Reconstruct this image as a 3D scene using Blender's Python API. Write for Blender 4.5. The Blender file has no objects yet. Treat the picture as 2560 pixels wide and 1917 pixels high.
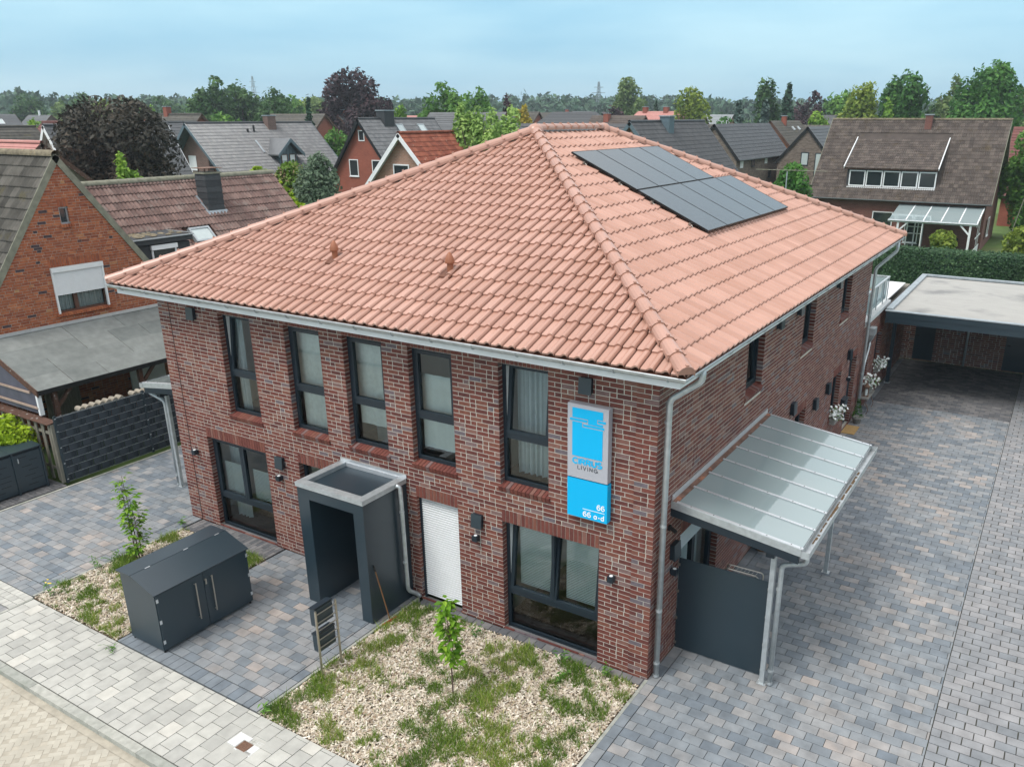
import bpy, math, random
import numpy as np
from mathutils import Vector, Matrix
SC = bpy.context.scene
C = SC.collection
rad = math.radians
# ------------------------------------------------------------------ camera, sky, sun, exposure
CAM = np.array([4.85701, -11.08835, 9.20826]); YAW, PITCH, FPX, CX, CY = -0.54193, 0.35059, 2068.826, 1394.03, 1049.55
cd = bpy.data.cameras.new('camera'); cam = bpy.data.objects.new('camera', cd); C.objects.link(cam)
cam.location = CAM; cam.rotation_euler = (math.pi/2-PITCH, 0, -YAW)
cd.sensor_width = 36; cd.lens = 36*FPX/2560; cd.shift_x = (1280-CX)/2560; cd.shift_y = (CY-958.5)/2560
cd.clip_start = .1; cd.clip_end = 6000
SC.camera = cam
SUN_EL, SUN_AZ = 58, 200          # degrees; azimuth measured from +Y towards +X
W = bpy.data.worlds.new('World'); SC.world = W; W.use_nodes = True
nt = W.node_tree; nt.nodes.clear()
wo = nt.nodes.new('ShaderNodeOutputWorld'); bg = nt.nodes.new('ShaderNodeBackground'); bg.inputs['Strength'].default_value = 0.15
sky = nt.nodes.new('ShaderNodeTexSky'); sky.sky_type = 'NISHITA'; sky.sun_disc = False
sky.sun_elevation = rad(SUN_EL); sky.sun_rotation = rad(SUN_AZ); sky.air_density = 1.0; sky.dust_density = 1.0; sky.ozone_density = 2.0
tc = nt.nodes.new('ShaderNodeTexCoord'); sp = nt.nodes.new('ShaderNodeSeparateXYZ'); nt.links.new(tc.outputs['Generated'], sp.inputs[0])
# thin high overcast: pale veil, brighter overhead as an overcast sky is, with soft cloud structure
veil = nt.nodes.new('ShaderNodeValToRGB'); e = veil.color_ramp.elements
e[0].position = 0.0; e[0].color = (1.35, 2.45, 3.2, 1); e[1].position = 1.0; e[1].color = (7.4, 7.2, 7.0, 1)
m1 = e = veil.color_ramp.elements.new(.11); m1.color = (1.6, 2.95, 3.7, 1)
m2 = veil.color_ramp.elements.new(.32); m2.color = (3.4, 4.2, 4.6, 1)
nt.links.new(sp.outputs['Z'], veil.inputs[0])
mp = nt.nodes.new('ShaderNodeMapping'); mp.inputs['Scale'].default_value = (1.3, 1.3, 7.0); nt.links.new(tc.outputs['Generated'], mp.inputs[0])
nz = nt.nodes.new('ShaderNodeTexNoise'); nz.inputs['Scale'].default_value = 1.6; nz.inputs['Detail'].default_value = 5; nz.inputs['Roughness'].default_value = .5
nt.links.new(mp.outputs[0], nz.inputs['Vector'])
cr = nt.nodes.new('ShaderNodeValToRGB'); cr.color_ramp.elements[0].position = .36; cr.color_ramp.elements[0].color = (.78, .87, .93, 1)
cr.color_ramp.elements[1].position = .66; cr.color_ramp.elements[1].color = (1.42, 1.20, 1.10, 1); nt.links.new(nz.outputs['Fac'], cr.inputs[0])
mul = nt.nodes.new('ShaderNodeMixRGB'); mul.blend_type = 'MULTIPLY'; mul.inputs[0].default_value = 1
nt.links.new(veil.outputs[0], mul.inputs[1]); nt.links.new(cr.outputs[0], mul.inputs[2])
mx = nt.nodes.new('ShaderNodeMixRGB'); mx.inputs[0].default_value = .90
nt.links.new(sky.outputs[0], mx.inputs[1]); nt.links.new(mul.outputs[0], mx.inputs[2])
nt.links.new(mx.outputs[0], bg.inputs[0]); nt.links.new(bg.outputs[0], wo.inputs[0])
sl = bpy.data.lights.new('sun', 'SUN'); sl.energy = 1.5; sl.angle = rad(22); sl.color = (1, .97, .92)
so = bpy.data.objects.new('sun', sl); C.objects.link(so)
az = rad(SUN_AZ); el = rad(SUN_EL)
sd = Vector((math.sin(az)*math.cos(el), math.cos(az)*math.cos(el), math.sin(el)))
so.rotation_euler = sd.to_track_quat('Z', 'Y').to_euler(); so.location = (0, -30, 60)
SC.view_settings.view_transform = 'Standard'; SC.view_settings.look = 'None'; SC.view_settings.exposure = 0.75; SC.view_settings.gamma = 1
SC.view_settings.use_curve_mapping = False
SC.cycles.max_bounces = 8; SC.cycles.diffuse_bounces = 3; SC.cycles.glossy_bounces = 4; SC.cycles.transmission_bounces = 6; SC.cycles.transparent_max_bounces = 12
SC.cycles.caustics_reflective = False; SC.cycles.caustics_refractive = False
SC.cycles.use_denoising = True
# ------------------------------------------------------------------ helpers
R = random.Random(11); RN = np.random.default_rng(5)
ORG = {}
_cp, _sp = math.cos(PITCH), math.sin(PITCH)
FWD = np.array([math.sin(YAW)*_cp, math.cos(YAW)*_cp, -_sp]); RGT = np.array([math.cos(YAW), -math.sin(YAW), 0]); UPV = np.cross(RGT, FWD)
OCC = []
def vis(P, S, N=None):
    """projected size of pieces at P (n,3) of size S, 0 where out of frame, turned away or behind a big box"""
    P = np.asarray(P, float); v = P-CAM; z = v@FWD; z = np.where(z < .1, .1, z)
    x = CX+FPX*(v@RGT)/z; y = CY-FPX*(v@UPV)/z
    pr = np.asarray(S, float)/z
    ok = (x > 0) & (x < 2560) & (y > 0) & (y < 1917) & (v@FWD > .2)
    if N is not None:
        f = -(v*np.asarray(N)).sum(1)/np.linalg.norm(v, axis=1); ok &= f > .02; pr = pr*np.sqrt(np.clip(f, 0, 1))
    for lo, hi in OCC:
        lo = np.array(lo); hi = np.array(hi)
        with np.errstate(divide='ignore', invalid='ignore'):
            a = (lo-CAM)/v; b = (hi-CAM)/v
        t0 = np.minimum(a, b).max(1); t1 = np.maximum(a, b).min(1)
        ok &= ~((t0 < t1) & (t0 < .985) & (t1 > 0))
    return np.where(ok, pr, 0)
def setk(o, **k):
    for a, b in k.items():
        if b is not None: o[a] = b
def thing(name, label, cat, loc=(0, 0, 0), group=None):
    o = bpy.data.objects.new(name, None); o.empty_display_size = .2; C.objects.link(o); o.location = loc
    setk(o, label=label, category=cat, group=group); ORG[o.name] = np.array(loc, float); return o
class MB:
    def __init__(s): s.v = []; s.f = []; s.t = []; s.m = []
    def add(s, vs, fs, tint=.5, mi=0):
        n = len(s.v); s.v += [tuple(map(float, p)) for p in vs]
        for f in fs: s.f.append(tuple(i+n for i in f)); s.t.append(tint); s.m.append(mi)
        return s
    def box(s, a, b, tint=.5, mi=0):
        x0, y0, z0 = [min(p, q) for p, q in zip(a, b)]; x1, y1, z1 = [max(p, q) for p, q in zip(a, b)]
        return s.add([(x0,y0,z0),(x1,y0,z0),(x1,y1,z0),(x0,y1,z0),(x0,y0,z1),(x1,y0,z1),(x1,y1,z1),(x0,y1,z1)],
              [(0,3,2,1),(4,5,6,7),(0,1,5,4),(1,2,6,5),(2,3,7,6),(3,0,4,7)], tint, mi)
    def hexa(s, p, tint=.5, mi=0):      # 4 bottom points then 4 top points, counter-clockwise
        return s.add(p, [(0,3,2,1),(4,5,6,7),(0,1,5,4),(1,2,6,5),(2,3,7,6),(3,0,4,7)], tint, mi)
    def quad(s, a, b, c, d, tint=.5, mi=0): return s.add([a,b,c,d], [(0,1,2,3)], tint, mi)
    def beam(s, a, b, w, h, tint=.5, mi=0, up=(0,0,1)):
        a = Vector(a); b = Vector(b); d = (b-a).normalized(); u = Vector(up)
        if abs(d.dot(u)) > .98: u = Vector((0,1,0))
        r = d.cross(u).normalized()*(w/2); u = r.cross(d).normalized()*(h/2)
        return s.hexa([a-r-u, a+r-u, b+r-u, b-r-u, a-r+u, a+r+u, b+r+u, b-r+u], tint, mi)
    def tube(s, pts, r, n=8, tint=.5, mi=0, caps=True):
        pts = [Vector(p) for p in pts]; rs = r if isinstance(r, (list, tuple)) else [r]*len(pts); rings = []; prev = None
        for i, p in enumerate(pts):
            d = (pts[min(i+1, len(pts)-1)]-pts[max(i-1, 0)]).normalized()
            if prev is None:
                u = Vector((0,0,1)) if abs(d.z) < .9 else Vector((1,0,0)); prev = d.cross(u).normalized()
            prev = (prev-d*prev.dot(d)).normalized(); q = d.cross(prev)
            rings.append([p+(prev*math.cos(6.28318*k/n)+q*math.sin(6.28318*k/n))*rs[i] for k in range(n)])
        vs = [v for g in rings for v in g]; fs = []
        for i in range(len(pts)-1):
            for k in range(n): fs.append((i*n+k, i*n+(k+1) % n, (i+1)*n+(k+1) % n, (i+1)*n+k))
        if caps: fs += [tuple(range(n-1, -1, -1)), tuple((len(pts)-1)*n+k for k in range(n))]
        return s.add(vs, fs, tint, mi)
    def lathe(s, prof, c, n=12, tint=.5, mi=0):
        vs = [(c[0]+r*math.cos(6.28318*k/n), c[1]+r*math.sin(6.28318*k/n), c[2]+z) for r, z in prof for k in range(n)]; fs = []
        for i in range(len(prof)-1):
            for k in range(n): fs.append((i*n+k, i*n+(k+1) % n, (i+1)*n+(k+1) % n, (i+1)*n+k))
        fs += [tuple(range(n-1, -1, -1)), tuple((len(prof)-1)*n+k for k in range(n))]
        return s.add(vs, fs, tint, mi)
    def prism(s, poly, d, tint=.5, mi=0):       # poly: 3-D points, extruded by vector d
        n = len(poly); d = Vector(d); a = [Vector(p) for p in poly]; b = [p+d for p in a]
        return s.add(a+b, [tuple(range(n-1, -1, -1)), tuple(range(n, 2*n))]+[(i, (i+1) % n, n+(i+1) % n, n+i) for i in range(n)], tint, mi)
def mkmesh(name, v, f, t=None, m=None, mats=(), smooth=False):
    me = bpy.data.meshes.new(name); me.from_pydata([tuple(p) for p in v], [], f)
    if t is not None:
        a = me.attributes.new('tint', 'FLOAT', 'FACE'); a.data.foreach_set('value', np.asarray(t, np.float32))
    for x in mats: me.materials.append(x)
    if m is not None and any(m): me.polygons.foreach_set('material_index', np.asarray(m, np.int32))
    if smooth: me.polygons.foreach_set('use_smooth', np.ones(len(me.polygons), bool))
    me.update(); return me
def fastmesh(name, V, F, t, mat):               # V (n,3) F (m,k) one face size, numpy
    me = bpy.data.meshes.new(name); n, m, k = len(V), len(F), F.shape[1]
    me.vertices.add(n); me.vertices.foreach_set('co', np.ascontiguousarray(V, np.float32).ravel())
    me.loops.add(m*k); me.loops.foreach_set('vertex_index', np.ascontiguousarray(F, np.int32).ravel())
    me.polygons.add(m); me.polygons.foreach_set('loop_start', np.arange(0, m*k, k, dtype=np.int32))
    a = me.attributes.new('tint', 'FLOAT', 'FACE'); a.data.foreach_set('value', np.asarray(t, np.float32))
    me.materials.append(mat); me.update(calc_edges=True); return me
def part(name, mb, mat, parent=None, kind=None, smooth=False, label=None):
    base = ORG[parent.name] if parent else np.zeros(3)
    V = np.array(mb.v)-base
    me = mkmesh(name, V, mb.f, mb.t, mb.m, mat if isinstance(mat, (list, tuple)) else [mat], smooth)
    o = bpy.data.objects.new(name, me); C.objects.link(o); o.parent = parent; ORG[o.name] = base
    setk(o, kind=kind, label=label); return o
def single(name, mb, mat, label, cat, group=None, smooth=False):
    V = np.array(mb.v); b = np.array([(V[:,0].min()+V[:,0].max())/2, (V[:,1].min()+V[:,1].max())/2, V[:,2].min()])
    me = mkmesh(name, V-b, mb.f, mb.t, mb.m, mat if isinstance(mat, (list, tuple)) else [mat], smooth)
    o = bpy.data.objects.new(name, me); C.objects.link(o); o.location = b; ORG[o.name] = b
    setk(o, label=label, category=cat, group=group); return o
def struct(name, mb, mat, kind='structure', smooth=False):
    me = mkmesh(name, mb.v, mb.f, mb.t, mb.m, mat if isinstance(mat, (list, tuple)) else [mat], smooth)
    o = bpy.data.objects.new(name, me); C.objects.link(o); o['kind'] = kind; ORG[o.name] = np.zeros(3); return o
def stuff(name, me, parent=None):
    o = bpy.data.objects.new(name, me); C.objects.link(o); o['kind'] = 'stuff'; o.parent = parent; return o
def dup(root, loc, label=None, rotz=0, group=None):
    r = root.copy(); C.objects.link(r); r.location = loc; r.rotation_euler = (0, 0, rotz)
    if label: r['label'] = label
    if group: r['group'] = group
    for ch in list(root.children):
        k = ch.copy(); C.objects.link(k); k.parent = r
        for g in list(ch.children):
            q = g.copy(); C.objects.link(q); q.parent = k
    return r
# a piece: dict(p=position, R=3x3 columns, v=local verts, f=faces, key, t=tint, n=normal, s=size)
_pm = {}
def pieces(name, parent, items, mat, limit=300):
    if not items: return
    base = ORG[parent.name]
    P = np.array([i['p'] for i in items]); S = np.array([i['s'] for i in items]); N = np.array([i['n'] for i in items])
    pr = vis(P, S, N); order = np.argsort(-pr); sel = [k for k in order[:limit] if pr[k] > 0]; ss = set(sel)
    for k in sel:
        it = items[k]; tq = round(it['t']*11)/11
        key = (it['key'], tq, mat.name) if it['key'] is not None else None
        me = _pm.get(key) if key else None
        if me is None:
            me = mkmesh(name, it['v'], it['f'], [tq]*len(it['f']), None, [mat])
            if key: _pm[key] = me
        o = bpy.data.objects.new(name, me); C.objects.link(o); o.parent = parent
        M = np.eye(4); M[:3,:3] = it['R']; M[:3,3] = it['p']-base; o.matrix_local = Matrix(M.tolist())
    V = []; F = []; T = []; n = 0
    for k, it in enumerate(items):
        if k in ss: continue
        v = np.asarray(it['v'])@np.asarray(it['R']).T+it['p']-base
        V.append(v); F += [tuple(a+n for a in f) for f in it['f']]; T += [it['t']]*len(it['f']); n += len(v)
    if V:
        me = mkmesh(name, np.concatenate(V), F, T, None, [mat]); stuff(name, me, parent)
_sh = {}
def boxshape(a, b, c, back=False):               # centred box, side lengths a b c; the face at -c left out
    k = (round(a, 3), round(b, 3), round(c, 3), back)
    if k not in _sh:
        x, y, z = a/2, b/2, c/2
        v = [(-x,-y,-z),(x,-y,-z),(x,y,-z),(-x,y,-z),(-x,-y,z),(x,-y,z),(x,y,z),(-x,y,z)]
        f = [(4,5,6,7),(0,1,5,4),(1,2,6,5),(2,3,7,6),(3,0,4,7)]+([(0,3,2,1)] if back else [])
        _sh[k] = (np.array(v), f, k)
    return _sh[k]
def slabitem(p, U, V, N, a, b, c, t):
    v, f, k = boxshape(a, b, c); return dict(p=np.asarray(p, float), R=np.array([U, V, N], float).T, v=v, f=f, key=k, t=t, n=np.asarray(N, float), s=math.sqrt(a*b))
# ------------------------------------------------------------------ materials
def pm(name, col, rough=.75, metal=0, var=.12, scale=6, bump=0, bscale=60, ramp=None, spec=.4, detail=4, stain=None, trans=0, coat=0, aniso=None):
    m = bpy.data.materials.new(name); m.use_nodes = True; n = m.node_tree.nodes; L = m.node_tree.links; b = n['Principled BSDF']
    b.inputs['Roughness'].default_value = rough; b.inputs['Metallic'].default_value = metal; b.inputs['Specular IOR Level'].default_value = spec
    if coat: b.inputs['Coat Weight'].default_value = coat; b.inputs['Coat Roughness'].default_value = .15
    g = n.new('ShaderNodeNewGeometry'); vec = g.outputs['Position']
    if aniso:
        mpn = n.new('ShaderNodeMapping'); mpn.inputs['Scale'].default_value = aniso; L.new(vec, mpn.inputs[0]); vec = mpn.outputs[0]
    if ramp:
        at = n.new('ShaderNodeAttribute'); at.attribute_name = 'tint'
        r = n.new('ShaderNodeValToRGB'); els = r.color_ramp.elements
        els[0].position = ramp[0][0]; els[0].color = (*ramp[0][1], 1); els[1].position = ramp[-1][0]; els[1].color = (*ramp[-1][1], 1)
        for p, cc in ramp[1:-1]: els.new(p).color = (*cc, 1)
        L.new(at.outputs['Fac'], r.inputs[0]); cs = r.outputs[0]
    else:
        r = n.new('ShaderNodeRGB'); r.outputs[0].default_value = (*col, 1); cs = r.outputs[0]
    if var:
        z = n.new('ShaderNodeTexNoise'); z.inputs['Scale'].default_value = scale; z.inputs['Detail'].default_value = detail; L.new(vec, z.inputs['Vector'])
        mr = n.new('ShaderNodeMapRange'); mr.inputs['From Min'].default_value = .25; mr.inputs['From Max'].default_value = .75
        mr.inputs['To Min'].default_value = 1-var; mr.inputs['To Max'].default_value = 1+var; L.new(z.outputs['Fac'], mr.inputs['Value'])
        mm = n.new('ShaderNodeMixRGB'); mm.blend_type = 'MULTIPLY'; mm.inputs[0].default_value = 1; L.new(cs, mm.inputs[1]); L.new(mr.outputs[0], mm.inputs[2]); cs = mm.outputs[0]
    if stain:                                    # (colour, noise scale, low, high, amount)
        sc_, s0, s1, amt = stain[1:]
        z = n.new('ShaderNodeTexNoise'); z.inputs['Scale'].default_value = sc_; z.inputs['Detail'].default_value = 6; L.new(g.outputs['Position'], z.inputs['Vector'])
        mr = n.new('ShaderNodeMapRange'); mr.inputs['From Min'].default_value = s0; mr.inputs['From Max'].default_value = s1; mr.inputs['To Max'].default_value = amt; L.new(z.outputs['Fac'], mr.inputs['Value'])
        mm = n.new('ShaderNodeMixRGB'); L.new(mr.outputs[0], mm.inputs[0]); L.new(cs, mm.inputs[1]); mm.inputs[2].default_value = (*stain[0], 1); cs = mm.outputs[0]
    L.new(cs, b.inputs['Base Color'])
    if bump:
        z = n.new('ShaderNodeTexNoise'); z.inputs['Scale'].default_value = bscale; z.inputs['Detail'].default_value = 5; L.new(vec, z.inputs['Vector'])
        bp = n.new('ShaderNodeBump'); bp.inputs['Strength'].default_value = bump; bp.inputs['Distance'].default_value = .01; L.new(z.outputs['Fac'], bp.inputs['Height']); L.new(bp.outputs[0], b.inputs['Normal'])
    if trans:
        t = n.new('ShaderNodeBsdfTranslucent'); L.new(cs, t.inputs['Color']); ms = n.new('ShaderNodeMixShader'); ms.inputs[0].default_value = trans
        L.new(b.outputs[0], ms.inputs[1]); L.new(t.outputs[0], ms.inputs[2]); L.new(ms.outputs[0], n['Material Output'].inputs['Surface'])
    return m
def glassmat(name, tint=(.75, .85, .85), base=.06, ior=1.7):
    m = bpy.data.materials.new(name); m.use_nodes = True; n = m.node_tree.nodes; L = m.node_tree.links; n.clear()
    o = n.new('ShaderNodeOutputMaterial'); t = n.new('ShaderNodeBsdfTransparent'); t.inputs[0].default_value = (*tint, 1)
    gl = n.new('ShaderNodeBsdfGlossy'); gl.inputs['Roughness'].default_value = .02; gl.inputs['Color'].default_value = (.95, 1, 1, 1)
    fr = n.new('ShaderNodeFresnel'); fr.inputs[0].default_value = ior; ad = n.new('ShaderNodeMath'); ad.inputs[1].default_value = base; L.new(fr.outputs[0], ad.inputs[0])
    ms = n.new('ShaderNodeMixShader'); L.new(ad.outputs[0], ms.inputs[0]); L.new(t.outputs[0], ms.inputs[1]); L.new(gl.outputs[0], ms.inputs[2]); L.new(ms.outputs[0], o.inputs[0])
    return m
def brickmat(name, c1, c2, mortar, scale, vert=False, cells=(0.25, 0.0833)):     # for walls too far to show single bricks
    m = bpy.data.materials.new(name); m.use_nodes = True; n = m.node_tree.nodes; L = m.node_tree.links; b = n['Principled BSDF']; b.inputs['Roughness'].default_value = .85
    g = n.new('ShaderNodeNewGeometry'); s = n.new('ShaderNodeSeparateXYZ'); L.new(g.outputs['Position'], s.inputs[0])
    a = n.new('ShaderNodeMath'); a.operation = 'ADD'; L.new(s.outputs['X'], a.inputs[0]); L.new(s.outputs['Y'], a.inputs[1])
    cb = n.new('ShaderNodeCombineXYZ'); L.new(a.outputs[0], cb.inputs['X']); L.new(s.outputs['Z'], cb.inputs['Y'])
    bt = n.new('ShaderNodeTexBrick'); bt.inputs['Color1'].default_value = (*c1, 1); bt.inputs['Color2'].default_value = (*c2, 1); bt.inputs['Mortar'].default_value = (*mortar, 1)
    bt.inputs['Scale'].default_value = 1; bt.inputs['Brick Width'].default_value = cells[0]; bt.inputs['Row Height'].default_value = cells[1]; bt.inputs['Mortar Size'].default_value = .006; bt.inputs['Mortar Smooth'].default_value = .2
    L.new(cb.outputs[0], bt.inputs['Vector'])
    z = n.new('ShaderNodeTexNoise'); z.inputs['Scale'].default_value = 1.3; z.inputs['Detail'].default_value = 5; L.new(g.outputs['Position'], z.inputs['Vector'])
    mr = n.new('ShaderNodeMapRange'); mr.inputs['To Min'].default_value = .75; mr.inputs['To Max'].default_value = 1.25; L.new(z.outputs['Fac'], mr.inputs['Value'])
    mm = n.new('ShaderNodeMixRGB'); mm.blend_type = 'MULTIPLY'; mm.inputs[0].default_value = 1; L.new(bt.outputs['Color'], mm.inputs[1]); L.new(mr.outputs[0], mm.inputs[2]); L.new(mm.outputs[0], b.inputs['Base Color'])
    bp = n.new('ShaderNodeBump'); bp.inputs['Strength'].default_value = .4; bp.inputs['Distance'].default_value = .006; L.new(bt.outputs['Fac'], bp.inputs['Height']); bp.invert = True; L.new(bp.outputs[0], b.inputs['Normal'])
    return m
M = {}
M['mortar'] = pm('mortar', (.52, .50, .44), .9, var=.15, scale=9, bump=.3)
M['brick'] = pm('clinker_brick', None, .68, var=.20, scale=14, bump=.35, bscale=110, spec=.35, ramp=[(0, (.105, .034, .030)), (.3, (.145, .043, .034)), (.55, (.175, .055, .041)), (.75, (.19, .072, .05)), (.86, (.22, .115, .095)), (.94, (.17, .115, .115)), (1, (.135, .11, .125))])
M['orange_brick'] = pm('old_orange_brick', None, .85, var=.25, scale=11, bump=.5, bscale=70, ramp=[(0, (.06, .04, .045)), (.06, (.22, .06, .03)), (.4, (.29, .085, .038)), (.7, (.34, .105, .045)), (.92, (.40, .14, .06)), (1, (.38, .21, .10))])
M['orange_mortar'] = pm('old_mortar', (.33, .28, .23), .95, var=.45, scale=7, bump=.4)
M['tile'] = pm('terracotta_tile', None, .33, var=.05, scale=3, bump=.06, bscale=90, spec=.55, ramp=[(0, (.38, .205, .152)), (.5, (.42, .235, .18)), (1, (.46, .265, .205))], stain=((.33, .16, .10), .9, .50, .78, .35))
M['tile_lap'] = pm('terracotta_dark', (.13, .05, .028), .6, var=.1)
M['anth'] = pm('anthracite_panel', (.016, .032, .044), .34, var=.05, scale=3, spec=.75, bump=.03, bscale=300)
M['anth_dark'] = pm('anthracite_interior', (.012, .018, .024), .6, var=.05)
M['frame'] = pm('anthracite_window_frame', (.012, .022, .032), .4, var=.04, spec=.45)
M['white'] = pm('white_plastic', (.72, .74, .74), .45, var=.04)
M['white_paint'] = pm('white_painted_board', (.74, .76, .77), .6, var=.06, scale=3)
M['galv'] = pm('galvanised_steel', (.50, .535, .55), .40, metal=.55, var=.16, scale=9, detail=6)
M['alu'] = pm('aluminium_strip', (.66, .68, .70), .35, metal=.6, var=.08)
M['steel'] = pm('stainless_steel', (.50, .47, .42), .3, metal=.9, var=.06)
M['zinc'] = pm('zinc_sheet', (.36, .40, .42), .45, metal=.5, var=.2, scale=6)
M['glass'] = glassmat('window_glass', (.93, .98, .97), .015, 1.55)
M['glass_dark'] = pm('far_window_glass', (.02, .028, .032), .08, spec=.9, var=0)
def frostmat(name, col, clear=.18):
    m = glassmat(name, col, .05, 1.6); n = m.node_tree.nodes; L = m.node_tree.links; ms = [x for x in n if x.type == 'MIX_SHADER'][0]; tr = [x for x in n if x.type == 'BSDF_TRANSPARENT'][0]
    d = n.new('ShaderNodeBsdfDiffuse'); d.inputs[0].default_value = (*col, 1); t = n.new('ShaderNodeBsdfTranslucent'); t.inputs[0].default_value = (*col, 1); a = n.new('ShaderNodeMixShader'); a.inputs[0].default_value = .45; L.new(d.outputs[0], a.inputs[1]); L.new(t.outputs[0], a.inputs[2])
    b = n.new('ShaderNodeMixShader'); b.inputs[0].default_value = clear; L.new(a.outputs[0], b.inputs[1]); L.new(tr.outputs[0], b.inputs[2]); L.new(b.outputs[0], ms.inputs[1]); return m
M['frost'] = frostmat('frosted_glass', (.55, .68, .70))
M['solar'] = pm('solar_glass', (.045, .055, .065), .22, spec=.6, var=.05, scale=2)
M['black'] = pm('black_frame', (.008, .009, .010), .5, var=0)
M['curtain'] = pm('curtain_fabric', (.72, .80, .82), .9, var=.08, trans=.3)
M['blind'] = pm('blind_slat', (.74, .82, .81), .6, var=.04)
M['sheer'] = pm('sheer_blind', (.72, .77, .75), .9, var=.10, scale=9)
M['room'] = pm('room_wall', (.62, .62, .58), .9, var=.03)
M['floor'] = pm('wood_floor', (.10, .065, .045), .5, var=.3, scale=5, aniso=(1, 8, 1))
M['furn'] = pm('grey_furniture', (.18, .20, .20), .6, var=.1)
M['shutter'] = pm('white_shutter', (.74, .76, .77), .5, var=.03)
M['blue'] = pm('cyan_sign', (.0, .44, .80), .4, var=0, spec=.3)
M['silver'] = pm('silver_sign', (.46, .47, .52), .4, metal=.25, var=.02)
M['ink'] = pm('dark_lettering', (.05, .06, .07), .6, var=0)
M['ltr'] = pm('white_lettering', (.85, .87, .88), .5, var=0)
PV = [(0, (.14, .165, .19)), (.25, (.19, .212, .23)), (.5, (.232, .242, .25)), (.72, (.272, .264, .258)), (.88, (.305, .28, .264)), (1, (.33, .295, .272))]
M['paver'] = pm('concrete_paver', None, .8, var=.26, scale=3.2, bump=.15, bscale=130, ramp=PV, stain=((.16, .19, .215), 2.6, .50, .72, .45))
M['paver_old'] = pm('worn_paver', None, .85, var=.2, scale=3, bump=.2, bscale=100, ramp=[(0, (.19, .205, .22)), (1, (.27, .268, .272))])
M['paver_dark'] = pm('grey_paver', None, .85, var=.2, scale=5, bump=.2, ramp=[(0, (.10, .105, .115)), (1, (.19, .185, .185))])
M['slab'] = pm('pavement_slab', None, .88, var=.14, scale=4, bump=.25, bscale=120, ramp=[(0, (.35, .35, .325)), (.6, (.42, .418, .385)), (.95, (.45, .448, .41)), (1, (.485, .475, .43))], stain=((.55, .55, .52), 2.3, .62, .8, .35))
M['joint'] = pm('joint_sand', (.06, .06, .052), .95, var=.3, scale=7, stain=((.05, .07, .025), 2, .55, .7, .6))
M['kerb'] = pm('kerb_concrete', None, .9, var=.2, scale=9, bump=.3, ramp=[(0, (.30, .31, .28)), (1, (.40, .40, .36))], stain=((.10, .13, .09), 3, .5, .75, .35))
M['road'] = pm('worn_road_block', None, .9, var=.16, scale=2.5, bump=.3, bscale=60, ramp=[(0, (.39, .365, .305)), (1, (.43, .405, .34))], stain=((.33, .30, .24), 1.2, .55, .75, .5))
M['road_joint'] = pm('road_sand', (.36, .33, .27), .95, var=.2)
M['soil'] = pm('bed_soil', (.12, .085, .055), .95, var=.35, scale=9)
M['chip'] = pm('wood_chip', None, .9, var=.2, scale=20, ramp=[(0, (.12, .07, .04)), (.18, (.33, .25, .17)), (.5, (.52, .44, .34)), (.8, (.66, .60, .50)), (1, (.78, .74, .65))])
GR = [(0, (.08, .16, .02)), (.45, (.16, .27, .03)), (.8, (.28, .37, .055)), (1, (.46, .44, .16))]
M['grass'] = pm('grass_blade', None, .7, var=.15, scale=4, ramp=GR, trans=.25)
M['lawn'] = pm('lawn', (.075, .13, .03), .95, var=.35, scale=.35, stain=((.16, .15, .06), .08, .5, .7, .6))
M['bark'] = pm('bark', (.085, .065, .05), .95, var=.3, scale=14, bump=.5, bscale=30)
M['twig'] = pm('twig', (.13, .085, .07), .9, var=.2)
def leafmat(name, a, b, c, tr=.3): return pm(name, None, .6, var=.12, scale=1.5, ramp=[(0, a), (.55, b), (1, c)], trans=tr, spec=.25)
M['lf_sap'] = leafmat('sapling_leaf', (.08, .19, .015), (.17, .34, .025), (.30, .48, .05), .35)
M['lf_oak'] = leafmat('oak_leaf', (0.026, 0.067, 0.024), (0.053, 0.124, 0.036), (0.106, 0.196, 0.053))
M['lf_walnut'] = leafmat('walnut_leaf', (0.053, 0.134, 0.026), (0.106, 0.240, 0.044), (0.196, 0.360, 0.067))
M['lf_willow'] = leafmat('willow_leaf', (0.133, 0.246, 0.056), (0.282, 0.434, 0.113), (0.471, 0.621, 0.189))
M['lf_bright'] = leafmat('bright_leaf', (0.079, 0.172, 0.020), (0.172, 0.317, 0.040), (0.317, 0.475, 0.066))
M['lf_ygreen'] = leafmat('yellowgreen_leaf', (0.088, 0.150, 0.025), (0.188, 0.263, 0.037), (0.300, 0.362, 0.062))
M['lf_copper'] = leafmat('copper_leaf', (.024,.024,.018), (.050,.046,.034), (.11,.085,.06), .15)
M['lf_copper_red'] = leafmat('copper_red_leaf', (0.025, 0.018, 0.018), (0.056, 0.034, 0.030), (0.125, 0.069, 0.056), .15)
M['lf_purple'] = leafmat('purple_leaf', (0.023, 0.016, 0.021), (0.049, 0.029, 0.036), (0.111, 0.058, 0.065), .15)
M['lf_fir'] = leafmat('fir_needle', (0.013, 0.038, 0.023), (0.030, 0.075, 0.044), (0.068, 0.135, 0.068), .1)
M['lf_bluefir'] = leafmat('blue_fir_needle', (0.028, 0.055, 0.046), (0.061, 0.105, 0.088), (0.121, 0.176, 0.154), .1)
M['lf_ivy'] = leafmat('yellow_climber_leaf', (.12, .21, .01), (.27, .40, .015), (.42, .55, .03))
M['lf_yellow'] = leafmat('yellow_leaf', (.22, .17, .015), (.42, .33, .03), (.55, .46, .06))
M['lf_olive'] = leafmat('olive_leaf', (0.062, 0.106, 0.069), (0.138, 0.200, 0.125), (0.250, 0.325, 0.225))
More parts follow.
